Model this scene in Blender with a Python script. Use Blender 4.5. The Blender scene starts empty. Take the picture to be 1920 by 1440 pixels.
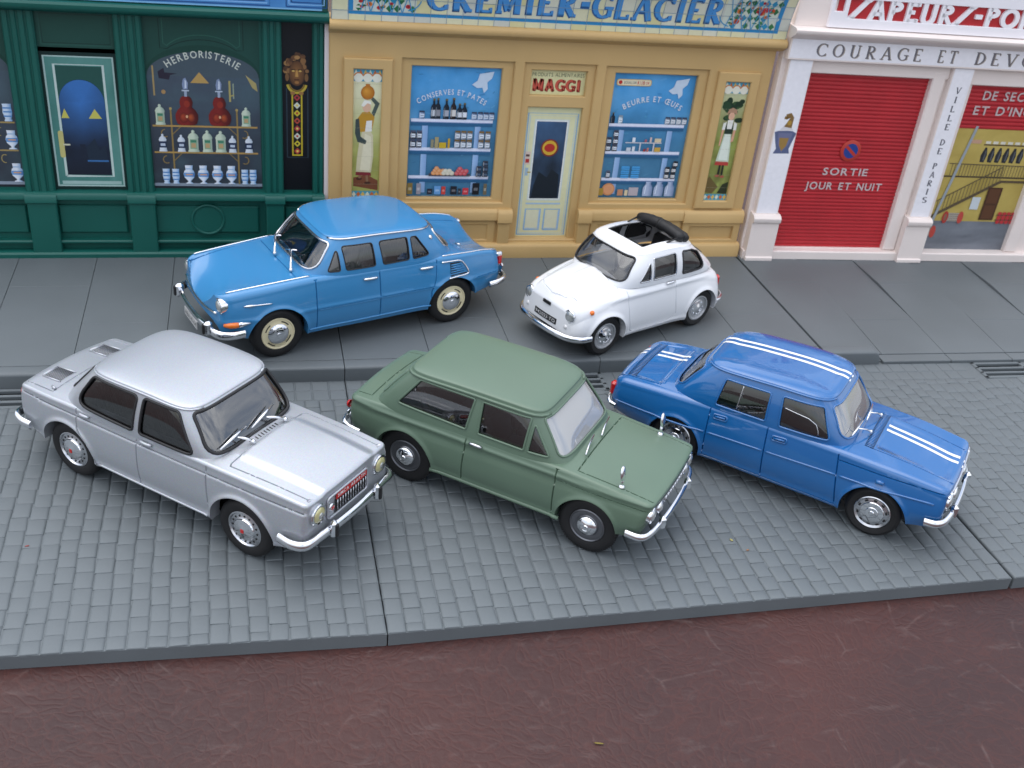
import bpy, math, random
from math import sin, cos, pi, radians, sqrt, hypot, atan2
from mathutils import Vector, Matrix, geometry
import numpy as np

S = 0.001                     # everything below is laid out in millimetres
scn = bpy.context.scene
COL = scn.collection
random.seed(7)

# ------------------------------------------------------------------ camera
cam_d = bpy.data.cameras.new('camera')
cam = bpy.data.objects.new('camera', cam_d)
COL.objects.link(cam)
scn.camera = cam
cam_d.sensor_width = 36.0
cam_d.lens = 36.0 * 2000.4372 / 1920.0
cam_d.clip_start = 0.01
cam_d.clip_end = 50.0
_rx, _ry, _rz = radians(58.84391479), radians(-5.42911523), radians(-12.62645164)
_R = Matrix.Rotation(_rz, 3, 'Z') @ Matrix.Rotation(_ry, 3, 'Y') @ Matrix.Rotation(_rx, 3, 'X')
cam.matrix_world = Matrix.Translation(Vector((-25.3162, -161.8237, 161.2338)) * S) @ _R.to_4x4()
cam_d.dof.use_dof = True
cam_d.dof.focus_distance = 0.255
cam_d.dof.aperture_fstop = 55.0

# ------------------------------------------------------------------ sky, sun, exposure
SUN_EL, SUN_AZ = 74.0, 150.0          # degrees; azimuth of the sun measured from +X towards +Y
world = bpy.data.worlds.new('World')
scn.world = world
world.use_nodes = True
wn, wl = world.node_tree.nodes, world.node_tree.links
wn.clear()
w_out = wn.new('ShaderNodeOutputWorld')
w_bg = wn.new('ShaderNodeBackground')
w_sky = wn.new('ShaderNodeTexSky')
w_sky.sky_type = 'NISHITA'
w_sky.sun_disc = False
w_sky.sun_elevation = radians(SUN_EL)
w_sky.sun_rotation = radians(90.0 - SUN_AZ)
w_sky.air_density = 1.0
w_sky.dust_density = 2.0
# an overcast that thins to blue here and there; overcast is brightest overhead (1 + 2 sin(elevation)) / 3
w_tc = wn.new('ShaderNodeTexCoord')
w_map = wn.new('ShaderNodeMapping')
w_map.inputs['Scale'].default_value = (1.0, 1.0, 1.6)
w_noise = wn.new('ShaderNodeTexNoise')
w_noise.inputs['Scale'].default_value = 2.6
w_noise.inputs['Detail'].default_value = 7.0
w_noise.inputs['Roughness'].default_value = 0.58
w_ramp = wn.new('ShaderNodeValToRGB')
w_ramp.color_ramp.elements[0].position = 0.38
w_ramp.color_ramp.elements[1].position = 0.56
w_ramp.color_ramp.elements[0].color = (0.25, 0.25, 0.25, 1)
w_sep = wn.new('ShaderNodeSeparateXYZ')
w_cie = wn.new('ShaderNodeMapRange')
w_cie.inputs['From Min'].default_value = 0.0
w_cie.inputs['From Max'].default_value = 1.0
w_cie.inputs['To Min'].default_value = 0.333
w_cie.inputs['To Max'].default_value = 1.0
w_cl = wn.new('ShaderNodeMix')
w_cl.data_type = 'RGBA'
w_cl.blend_type = 'MULTIPLY'
w_cl.inputs['Factor'].default_value = 1.0
w_cl.inputs['A'].default_value = (10.6, 11.0, 11.8, 1.0)
w_mix = wn.new('ShaderNodeMix')
w_mix.data_type = 'RGBA'
wl.new(w_tc.outputs['Generated'], w_map.inputs['Vector'])
wl.new(w_map.outputs['Vector'], w_noise.inputs['Vector'])
wl.new(w_noise.outputs['Fac'], w_ramp.inputs['Fac'])
wl.new(w_tc.outputs['Generated'], w_sep.inputs['Vector'])
wl.new(w_sep.outputs['Z'], w_cie.inputs['Value'])
wl.new(w_cie.outputs['Result'], w_cl.inputs['B'])
wl.new(w_ramp.outputs['Color'], w_mix.inputs['Factor'])
wl.new(w_sky.outputs['Color'], w_mix.inputs['A'])
wl.new(w_cl.outputs['Result'], w_mix.inputs['B'])
wl.new(w_mix.outputs['Result'], w_bg.inputs['Color'])
w_bg.inputs['Strength'].default_value = 0.135
wl.new(w_bg.outputs['Background'], w_out.inputs['Surface'])

sun_d = bpy.data.lights.new('sun', 'SUN')
sun_d.energy = 0.65
sun_d.angle = radians(60.0)
sun_d.color = (1.0, 0.97, 0.92)
sun = bpy.data.objects.new('sun', sun_d)
COL.objects.link(sun)
_sd = Vector((cos(radians(SUN_EL)) * cos(radians(SUN_AZ)), cos(radians(SUN_EL)) * sin(radians(SUN_AZ)), sin(radians(SUN_EL))))
sun.rotation_euler = _sd.to_track_quat('Z', 'Y').to_euler()
sun.location = _sd * 2.0

scn.view_settings.view_transform = 'Standard'
scn.view_settings.look = 'None'
scn.view_settings.gamma = 1.0
scn.view_settings.exposure = 0.64
scn.view_settings.use_curve_mapping = False
scn.render.engine = 'CYCLES'
scn.cycles.max_bounces = 10
scn.cycles.transparent_max_bounces = 16
scn.cycles.caustics_reflective = False
scn.cycles.caustics_refractive = False
scn.cycles.use_denoising = True

# ------------------------------------------------------------------ materials
def srgb(h):
    if isinstance(h, str):
        h = h.lstrip('#')
        c = [int(h[i:i + 2], 16) / 255.0 for i in (0, 2, 4)]
    else:
        c = list(h)
    return tuple(x / 12.92 if x <= 0.04045 else ((x + 0.055) / 1.055) ** 2.4 for x in c[:3])


MATS = {}


def mat(name, col, rough=0.5, metal=0.0, spec=0.5, coat=0.0, coat_rough=0.03, var=0.0, var_scale=120.0,
        bump=0.0, bump_scale=1500.0, flake=0.0):
    if name in MATS:
        return MATS[name]
    m = bpy.data.materials.new(name)
    m.use_nodes = True
    nt = m.node_tree
    b = nt.nodes['Principled BSDF']
    if isinstance(col, str):
        col = srgb(col)
    b.inputs['Base Color'].default_value = (*col, 1)
    b.inputs['Roughness'].default_value = rough
    b.inputs['Metallic'].default_value = metal
    b.inputs['Specular IOR Level'].default_value = spec
    b.inputs['Coat Weight'].default_value = coat
    b.inputs['Coat Roughness'].default_value = coat_rough
    tc = None
    if var > 0 or bump > 0 or flake > 0:
        tc = nt.nodes.new('ShaderNodeTexCoord')
    if var > 0:
        n = nt.nodes.new('ShaderNodeTexNoise')
        n.inputs['Scale'].default_value = var_scale
        n.inputs['Detail'].default_value = 6
        r = nt.nodes.new('ShaderNodeMapRange')
        r.inputs['From Min'].default_value = 0.25
        r.inputs['From Max'].default_value = 0.75
        r.inputs['To Min'].default_value = 1 - var
        r.inputs['To Max'].default_value = 1 + var
        mx = nt.nodes.new('ShaderNodeMix')
        mx.data_type = 'RGBA'
        mx.blend_type = 'MULTIPLY'
        mx.inputs['Factor'].default_value = 1
        mx.inputs['A'].default_value = (*col, 1)
        nt.links.new(tc.outputs['Object'], n.inputs['Vector'])
        nt.links.new(n.outputs['Fac'], r.inputs['Value'])
        nt.links.new(r.outputs['Result'], mx.inputs['B'])
        nt.links.new(mx.outputs['Result'], b.inputs['Base Color'])
        r2 = nt.nodes.new('ShaderNodeMapRange')
        r2.inputs['To Min'].default_value = max(0.02, rough * 0.8)
        r2.inputs['To Max'].default_value = min(1.0, rough * 1.2)
        nt.links.new(n.outputs['Fac'], r2.inputs['Value'])
        nt.links.new(r2.outputs['Result'], b.inputs['Roughness'])
    if bump > 0:
        n = nt.nodes.new('ShaderNodeTexNoise')
        n.inputs['Scale'].default_value = bump_scale
        n.inputs['Detail'].default_value = 3
        bp = nt.nodes.new('ShaderNodeBump')
        bp.inputs['Strength'].default_value = bump
        bp.inputs['Distance'].default_value = 0.0002
        nt.links.new(tc.outputs['Object'], n.inputs['Vector'])
        nt.links.new(n.outputs['Fac'], bp.inputs['Height'])
        nt.links.new(bp.outputs['Normal'], b.inputs['Normal'])
    if flake > 0:
        n = nt.nodes.new('ShaderNodeTexVoronoi')
        n.inputs['Scale'].default_value = 6000
        bp = nt.nodes.new('ShaderNodeMix')
        bp.data_type = 'RGBA'
        bp.blend_type = 'MULTIPLY'
        bp.inputs['Factor'].default_value = flake
        bp.inputs['A'].default_value = (*col, 1)
        nt.links.new(tc.outputs['Object'], n.inputs['Vector'])
        nt.links.new(n.outputs['Color'], bp.inputs['B'])
        nt.links.new(bp.outputs['Result'], b.inputs['Base Color'])
    MATS[name] = m
    return m


def glass_mat(name, tint, gloss=1.0, rough=0.02, haze=0.0, haze_col=(0.8, 0.82, 0.85), extra=0.04):
    """a thin pane: what is behind shows through a tint, the sky mirrors in it by fresnel"""
    if name in MATS:
        return MATS[name]
    m = bpy.data.materials.new(name)
    m.use_nodes = True
    nt = m.node_tree
    nt.nodes.clear()
    o = nt.nodes.new('ShaderNodeOutputMaterial')
    tr = nt.nodes.new('ShaderNodeBsdfTransparent')
    tr.inputs['Color'].default_value = (*tint, 1)
    gl = nt.nodes.new('ShaderNodeBsdfGlossy')
    gl.inputs['Roughness'].default_value = rough
    gl.inputs['Color'].default_value = (gloss, gloss, gloss, 1)
    fr = nt.nodes.new('ShaderNodeFresnel')
    fr.inputs['IOR'].default_value = 1.75
    mx = nt.nodes.new('ShaderNodeMixShader')
    ma = nt.nodes.new('ShaderNodeMath')
    ma.inputs[1].default_value = extra
    ma.use_clamp = True
    nt.links.new(fr.outputs['Fac'], ma.inputs[0])
    nt.links.new(ma.outputs['Value'], mx.inputs['Fac'])
    last = tr
    if haze > 0:  # sky glare painted into the pane as an even diffuse white
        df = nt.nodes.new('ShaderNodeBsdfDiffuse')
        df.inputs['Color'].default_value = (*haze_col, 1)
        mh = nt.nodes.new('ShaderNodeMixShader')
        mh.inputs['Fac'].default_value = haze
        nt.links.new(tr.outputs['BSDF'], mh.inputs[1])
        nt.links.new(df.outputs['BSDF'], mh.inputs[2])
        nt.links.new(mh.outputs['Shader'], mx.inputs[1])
    else:
        nt.links.new(tr.outputs['BSDF'], mx.inputs[1])
    nt.links.new(gl.outputs['BSDF'], mx.inputs[2])
    nt.links.new(mx.outputs['Shader'], o.inputs['Surface'])
    MATS[name] = m
    return m


def print_mat(name, rough=0.45):
    """printed card: the ink colours are stored on the sheet itself"""
    if name in MATS:
        return MATS[name]
    m = bpy.data.materials.new(name)
    m.use_nodes = True
    nt = m.node_tree
    b = nt.nodes['Principled BSDF']
    a = nt.nodes.new('ShaderNodeAttribute')
    a.attribute_name = 'ink'
    tc = nt.nodes.new('ShaderNodeTexCoord')
    n = nt.nodes.new('ShaderNodeTexNoise')
    n.inputs['Scale'].default_value = 700
    n.inputs['Detail'].default_value = 5
    r = nt.nodes.new('ShaderNodeMapRange')
    r.inputs['From Min'].default_value = 0.3
    r.inputs['From Max'].default_value = 0.7
    r.inputs['To Min'].default_value = 0.97
    r.inputs['To Max'].default_value = 1.03
    mx = nt.nodes.new('ShaderNodeMix')
    mx.data_type = 'RGBA'
    mx.blend_type = 'MULTIPLY'
    mx.inputs['Factor'].default_value = 1
    nt.links.new(tc.outputs['Object'], n.inputs['Vector'])
    nt.links.new(n.outputs['Fac'], r.inputs['Value'])
    nt.links.new(a.outputs['Color'], mx.inputs['A'])
    nt.links.new(r.outputs['Result'], mx.inputs['B'])
    nt.links.new(mx.outputs['Result'], b.inputs['Base Color'])
    b.inputs['Roughness'].default_value = rough
    b.inputs['Specular IOR Level'].default_value = 0.35
    MATS[name] = m
    return m


# ------------------------------------------------------------------ objects
def empty(name, loc=(0, 0, 0), rotz=0.0, label=None, cat=None, group=None, parent=None, kind=None):
    o = bpy.data.objects.new(name, None)
    COL.objects.link(o)
    o.empty_display_size = 0.01
    o.location = Vector(loc) * S
    o.rotation_euler = (0, 0, rotz)
    tag(o, label, cat, group, kind)
    if parent:
        o.parent = parent
    return o


def tag(o, label=None, cat=None, group=None, kind=None):
    if label:
        o['label'] = label
    if cat:
        o['category'] = cat
    if group:
        o['group'] = group
    if kind:
        o['kind'] = kind
    return o


def make_mesh(name, V, F, mats, smooth=False, angle=None, fmat=None, vnorm=None, flat_faces=None):
    me = bpy.data.meshes.new(name)
    V = np.asarray(V, float) * S
    me.from_pydata([tuple(v) for v in V], [], [tuple(f) for f in F])
    if not isinstance(mats, (list, tuple)):
        mats = [mats]
    for m in mats:
        me.materials.append(m)
    if fmat is not None:
        me.polygons.foreach_set('material_index', list(fmat))
    if smooth or vnorm is not None or angle is not None:
        me.polygons.foreach_set('use_smooth', [True] * len(me.polygons))
    if angle is not None:
        me.set_sharp_from_angle(angle=radians(angle))
    if vnorm is not None:
        vn = [tuple(n) for n in vnorm]
        if flat_faces:
            ln = []
            for p in me.polygons:
                if p.index in flat_faces:
                    nn = tuple(p.normal)
                    ln += [nn] * p.loop_total
                else:
                    ln += [vn[v] for v in p.vertices]
            me.normals_split_custom_set(ln)
        else:
            me.normals_split_custom_set_from_vertices(vn)
    return me


def obj(name, V, F, mats, parent=None, **kw):
    if isinstance(mats, (list, tuple)) and len(mats) == 0:
        mats = [mat('default', (0.5, 0.5, 0.5))]
    me = make_mesh(name, V, F, mats, **kw)
    return link(name, me, parent)


def link(name, me, parent=None):
    o = bpy.data.objects.new(name, me)
    COL.objects.link(o)
    if parent:
        o.parent = parent
    return o


class MB:
    """collects shapes (in mm) and links them as ONE mesh object"""

    def __init__(self):
        self.V, self.F, self.M = [], [], []
        self.mats = []

    def add(self, V, F, m=0):
        k = len(self.V)
        self.V += [tuple(v) for v in V]
        self.F += [tuple(i + k for i in f) for f in F]
        self.M += [m] * len(F)
        return self

    def box(self, x0, y0, z0, x1, y1, z1, m=0, c=0.0):
        if c <= 0:
            V = [(x, y, z) for z in (z0, z1) for y in (y0, y1) for x in (x0, x1)]
            F = [(0, 2, 3, 1), (4, 5, 7, 6), (0, 1, 5, 4), (2, 6, 7, 3), (0, 4, 6, 2), (1, 3, 7, 5)]
            return self.add(V, F, m)
        V, F = cbox(x0, y0, z0, x1, y1, z1, c)
        return self.add(V, F, m)

    def tube(self, pts, r, n=8, m=0, closed=False, caps=True):
        V, F = tube(pts, r, n, closed, caps)
        return self.add(V, F, m)

    def build(self, name, mats, parent=None, **kw):
        return obj(name, self.V, self.F, mats, parent, fmat=self.M, **kw)


def cbox(x0, y0, z0, x1, y1, z1, c):
    """box with all twelve edges chamfered"""
    c = min(c, abs(x1 - x0) * 0.45, abs(y1 - y0) * 0.45, abs(z1 - z0) * 0.45)
    V, idx = [], {}
    for sx in (0, 1):
        for sy in (0, 1):
            for sz in (0, 1):
                X = (x0, x1)[sx]
                Y = (y0, y1)[sy]
                Z = (z0, z1)[sz]
                dx, dy, dz = (c, -c)[sx], (c, -c)[sy], (c, -c)[sz]
                for ax in range(3):
                    p = [X + dx, Y + dy, Z + dz]
                    p[ax] = (X, Y, Z)[ax]
                    idx[(sx, sy, sz, ax)] = len(V)
                    V.append(tuple(p))
    F = []
    for ax in range(3):
        a, b = [k for k in range(3) if k != ax]
        for s in (0, 1):
            q = []
            for u, v in ((0, 0), (1, 0), (1, 1), (0, 1)):
                k = [0, 0, 0]
                k[ax] = s
                k[a] = u
                k[b] = v
                q.append(idx[(*k, ax)])
            flip = (s == 0) != (ax == 1)
            F.append(q[::-1] if flip else q)
        # edges parallel to ax
        for u in (0, 1):
            for v in (0, 1):
                k0 = [0, 0, 0]
                k0[a] = u
                k0[b] = v
                k1 = list(k0)
                k1[ax] = 1
                F.append([idx[(*k0, a)], idx[(*k0, b)], idx[(*k1, b)], idx[(*k1, a)]])
    for sx in (0, 1):
        for sy in (0, 1):
            for sz in (0, 1):
                F.append([idx[(sx, sy, sz, k)] for k in range(3)])
    # orient outwards
    ctr = Vector(((x0 + x1) / 2, (y0 + y1) / 2, (z0 + z1) / 2))
    out = []
    for f in F:
        p = [Vector(V[i]) for i in f]
        n = (p[1] - p[0]).cross(p[2] - p[0])
        m = sum(p, Vector()) / len(p)
        out.append(tuple(f) if n.dot(m - ctr) > 0 else tuple(f[::-1]))
    return V, out


def frames(P, closed=False, up=None):
    n = len(P)
    T = []
    for i in range(n):
        if closed:
            t = P[(i + 1) % n] - P[i - 1]
        else:
            t = P[min(i + 1, n - 1)] - P[max(i - 1, 0)]
        T.append(t.normalized())
    if up is None:
        a = Vector((0, 0, 1)) if abs(T[0].z) < 0.9 else Vector((1, 0, 0))
    else:
        a = Vector(up)
    U = []
    u = (a - T[0] * a.dot(T[0])).normalized()
    for t in T:
        if up is not None:
            u = (a - t * a.dot(t)).normalized()
        else:
            u = (u - t * u.dot(t)).normalized()
        U.append(u)
    return T, U


def tube(pts, r, n=8, closed=False, caps=True):
    P = [Vector(p) for p in pts]
    T, U = frames(P, closed)
    V, F = [], []
    rr = r if isinstance(r, (list, tuple)) else [r] * len(P)
    for p, t, u, q in zip(P, T, U, rr):
        w = t.cross(u)
        for k in range(n):
            a = 2 * pi * k / n
            V.append(p + (u * cos(a) + w * sin(a)) * q)
    m = len(P)
    for i in range(m if closed else m - 1):
        for k in range(n):
            a, b = i * n + k, i * n + (k + 1) % n
            c, d = ((i + 1) % m) * n + (k + 1) % n, ((i + 1) % m) * n + k
            F.append((a, b, c, d))
    if caps and not closed:
        F.append(tuple(range(n))[::-1])
        F.append(tuple((m - 1) * n + k for k in range(n)))
    return V, F


def sweep(pts, prof, up=(0, 0, 1), closed=False, caps=True, scale=None):
    """prof: list of (side, up) offsets; side points to the right of travel"""
    P = [Vector(p) for p in pts]
    T, U = frames(P, closed, up)
    V, F = [], []
    n = len(prof)
    for i, (p, t, u) in enumerate(zip(P, T, U)):
        w = t.cross(u)
        k = scale[i] if scale else 1.0
        for a, b in prof:
            V.append(p + w * a * k + u * b * k)
    m = len(P)
    for i in range(m if closed else m - 1):
        for k in range(n):
            F.append((i * n + k, i * n + (k + 1) % n, ((i + 1) % m) * n + (k + 1) % n, ((i + 1) % m) * n + k))
    if caps and not closed:
        F.append(tuple(range(n))[::-1])
        F.append(tuple((m - 1) * n + k for k in range(n)))
    return V, F


def lathe(prof, n=32, axis='Y'):
    """prof: list of (radius, along); revolve about Y (or X, Z); +along faces outwards"""
    V, F = [], []
    for r, h in prof:
        for k in range(n):
            a = 2 * pi * k / n
            c, s = r * cos(a), r * sin(a)
            V.append({'Y': (c, h, s), 'X': (h, c, s), 'Z': (c, s, h)}[axis])
    m = len(prof)
    for i in range(m - 1):
        for k in range(n):
            f = (i * n + k, i * n + (k + 1) % n, (i + 1) * n + (k + 1) % n, (i + 1) * n + k)
            F.append(f)
    if prof[-1][0] > 1e-6:
        F.append(tuple((m - 1) * n + k for k in range(n)))
    return V, F


def xf(V, M):
    return [M @ Vector(v) for v in V]


def arc(cx, cy, r, a0, a1, n=12, ry=None):
    ry = r if ry is None else ry
    return [(cx + r * cos(radians(a0 + (a1 - a0) * i / n)), cy + ry * sin(radians(a0 + (a1 - a0) * i / n))) for i in range(n + 1)]


def pchip(xs, ys):
    """monotone cubic through the control points"""
    xs = np.asarray(xs, float)
    ys = np.asarray(ys, float)
    h = np.diff(xs)
    d = np.diff(ys) / h
    m = np.zeros(len(xs))
    m[0], m[-1] = d[0], d[-1]
    for i in range(1, len(xs) - 1):
        if d[i - 1] * d[i] > 0:
            w1, w2 = 2 * h[i] + h[i - 1], h[i] + 2 * h[i - 1]
            m[i] = (w1 + w2) / (w1 / d[i - 1] + w2 / d[i])

    def g(x):
        i = int(np.searchsorted(xs, x)) - 1
        i = max(0, min(i, len(h) - 1))
        t = (x - xs[i]) / h[i]
        return float((1 + 2 * t) * (1 - t) ** 2 * ys[i] + t * (1 - t) ** 2 * h[i] * m[i] + t * t * (3 - 2 * t) * ys[i + 1] + t * t * (t - 1) * h[i] * m[i + 1])
    N = 1600
    lo, hi = float(xs[0]), float(xs[-1])
    tab = [g(lo + (hi - lo) * k / N) for k in range(N + 1)]
    sc = N / (hi - lo)

    def f(x):
        q = (x - lo) * sc
        if q <= 0:
            return tab[0]
        if q >= N:
            return tab[N]
        i = int(q)
        q -= i
        return tab[i] + (tab[i + 1] - tab[i]) * q
    return f


def round_poly(P, r, seg=5):
    """round the corners of a polygon; r is one radius or one per corner"""
    n = len(P)
    out = []
    rs = r if isinstance(r, (list, tuple)) else [r] * n
    for i in range(n):
        p0, p1, p2 = Vector(P[i - 1]), Vector(P[i]), Vector(P[(i + 1) % n])
        a, b = (p0 - p1), (p2 - p1)
        la, lb = a.length, b.length
        a.normalize()
        b.normalize()
        ang = a.angle(b)
        q = rs[i]
        if q <= 0 or ang > radians(176):
            out.append(tuple(p1))
            continue
        t = min(q / math.tan(ang / 2), la * 0.48, lb * 0.48)
        s, e = p1 + a * t, p1 + b * t
        for k in range(seg + 1):
            u = k / seg
            out.append(tuple(s * (1 - u) ** 2 + p1 * 2 * u * (1 - u) + e * u * u))
    return out


def resample(P, step, closed=True):
    out = []
    n = len(P)
    for i in range(n if closed else n - 1):
        a, b = np.array(P[i], float), np.array(P[(i + 1) % n], float)
        k = max(1, int(math.ceil(np.linalg.norm(b - a) / step)))
        for j in range(k):
            out.append(tuple(a + (b - a) * j / k))
    if not closed:
        out.append(tuple(P[-1]))
    return out


def inside(P, x, y):
    c = False
    n = len(P)
    j = n - 1
    for i in range(n):
        xi, yi = P[i]
        xj, yj = P[j]
        if (yi > y) != (yj > y) and x < (xj - xi) * (y - yi) / (yj - yi) + xi:
            c = not c
        j = i
    return c


def inside_np(P, px, py):
    P = np.asarray(P, float)
    c = np.zeros(len(px), bool)
    xi, yi = P[:, 0], P[:, 1]
    xj, yj = np.roll(xi, 1), np.roll(yi, 1)
    for a, b, d, e in zip(xi, yi, xj, yj):
        if b == e:
            continue
        m = ((b > py) != (e > py)) & (px < (d - a) * (py - b) / (e - b) + a)
        c ^= m
    return c


def seg_dist(px, py, A, B):
    """distance of points (arrays) from segment AB"""
    ax, ay = A
    bx, by = B
    dx, dy = bx - ax, by - ay
    L = dx * dx + dy * dy + 1e-12
    t = np.clip(((px - ax) * dx + (py - ay) * dy) / L, 0, 1)
    return np.hypot(px - ax - t * dx, py - ay - t * dy)


def patch2d(outer, holes, lines, xs, ys, clear=0.28, extra=()):
    """constrained triangulation of a flat domain; lines are open polylines that must be edges.
    returns points, triangles, and for each point the index of the line it lies on (or -1)"""
    pts, edges = [], []

    def ring(R, closed=True):
        k = len(pts)
        pts.extend(R)
        n = len(R)
        for i in range(n if closed else n - 1):
            edges.append((k + i, k + (i + 1) % n))
    ring(outer)
    for h in holes:
        ring(h)
    tags = {}
    for li, L in enumerate(lines):
        for p in L:
            tags[(round(p[0], 5), round(p[1], 5))] = li
        ring(L, False)
    gx, gy = np.meshgrid(np.asarray(xs), np.asarray(ys))
    gx, gy = gx.ravel(), gy.ravel()
    ok = np.ones(len(gx), bool)
    for R, c in [(outer, True)] + [(h, True) for h in holes] + [(L, False) for L in lines]:
        n = len(R)
        for i in range(n if c else n - 1):
            ok &= seg_dist(gx, gy, R[i], R[(i + 1) % n]) > clear
    if len(gx):
        ok &= inside_np(outer, gx, gy)
        for h in holes:
            ok &= ~inside_np(h, gx, gy)
        pts += [(float(x), float(y)) for x, y, k in zip(gx, gy, ok) if k]
    for p in extra:
        pts.append(p)
    v, e, f, ov, oe, of = geometry.delaunay_2d_cdt([Vector(p) for p in pts], edges, [], 0, 1e-6)
    v = [(p.x, p.y) for p in v]
    va = np.array(v)
    fa = np.array([list(t) for t in f if len(t) == 3], int)
    cx, cy = va[fa, 0].mean(axis=1), va[fa, 1].mean(axis=1)
    keep = inside_np(outer, cx, cy)
    for h in holes:
        keep &= ~inside_np(h, cx, cy)
    F = [tuple(int(i) for i in t) for t, k in zip(fa, keep) if k]
    tg = [tags.get((round(p[0], 5), round(p[1], 5)), -1) for p in v]
    return v, F, tg

# ------------------------------------------------------------------ lettering
_TXT = {}


def glyphs(body, bold=0.0):
    """flat outline of a line of text in the plain built-in face: verts, faces, normalised to cap height 1"""
    bold = 0.0 if bold < 0.005 else 0.012 if bold < 0.02 else 0.02
    key = (body, bold)
    if key in _TXT:
        return _TXT[key]
    cu = bpy.data.curves.new('lettering', 'FONT')
    cu.body = body
    cu.size = 1.0
    cu.resolution_u = 3
    cu.offset = bold
    o = bpy.data.objects.new('lettering', cu)
    COL.objects.link(o)
    dg = bpy.context.evaluated_depsgraph_get()
    dg.update()
    me = bpy.data.meshes.new_from_object(o.evaluated_get(dg))
    V = [(v.co.x, v.co.y) for v in me.vertices]
    F = [tuple(p.vertices) for p in me.polygons]
    bpy.data.objects.remove(o)
    bpy.data.curves.remove(cu)
    bpy.data.meshes.remove(me)
    if V:
        x0 = min(v[0] for v in V)
        y0 = min(v[1] for v in V)
        V = [((x - x0) / 0.70, (y - 0) / 0.70) for x, y in V]
    W = max((v[0] for v in V), default=0.3)
    _TXT[key] = (V, F, W)
    return _TXT[key]


for _c in "ABCDEFGHIJKLMNOPRSTU0123469-'·Œ":
    glyphs(_c, 0.0)
    glyphs(_c, 0.012)
    glyphs(_c, 0.02)


def text_flat(body, x0, x1, y0, h, bold=0.0, arc_rise=0.0, spread=True):
    """letters laid from x0 to x1 on baseline y0, cap height h; arc_rise lifts the middle. 2D verts and faces"""
    words = [c for c in body]
    wd = []
    for c in words:
        wd.append(0.45 if c == ' ' else glyphs(c, bold)[2])
    gap = 0.22
    tot = sum(wd) + gap * (len(wd) - 1)
    k = (x1 - x0) / tot
    V, F = [], []
    pos = 0.0
    L = x1 - x0
    for c, w in zip(words, wd):
        if c != ' ':
            gv, gf, gw = glyphs(c, bold)
            cx = x0 + (pos + w / 2) * k
            u = (cx - x0) / L * 2 - 1
            rise = arc_rise * (1 - u * u)
            ang = math.atan(-arc_rise * 2 * u / (L / 2)) if arc_rise else 0.0
            b = len(V)
            for x, y in gv:
                px, py = (x - gw / 2) * k, y * h
                V.append((cx + px * cos(ang) - py * sin(ang), y0 + rise + px * sin(ang) + py * cos(ang)))
            F += [tuple(i + b for i in f) for f in gf]
        pos += w + gap
    return V, F


def _rib(P, wd):
    """ribbon of varying width along a 2D polyline"""
    V, F = [], []
    n = len(P)
    for i in range(n):
        a = np.array(P[max(i - 1, 0)])
        b = np.array(P[min(i + 1, n - 1)])
        t = b - a
        t = t / (np.linalg.norm(t) + 1e-9)
        q = np.array([-t[1], t[0]]) * (wd[i] if isinstance(wd, list) else wd) / 2
        V += [tuple(np.array(P[i]) + q), tuple(np.array(P[i]) - q)]
    for i in range(n - 1):
        F.append((2 * i, 2 * i + 1, 2 * i + 3, 2 * i + 2))
    return V, F


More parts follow.
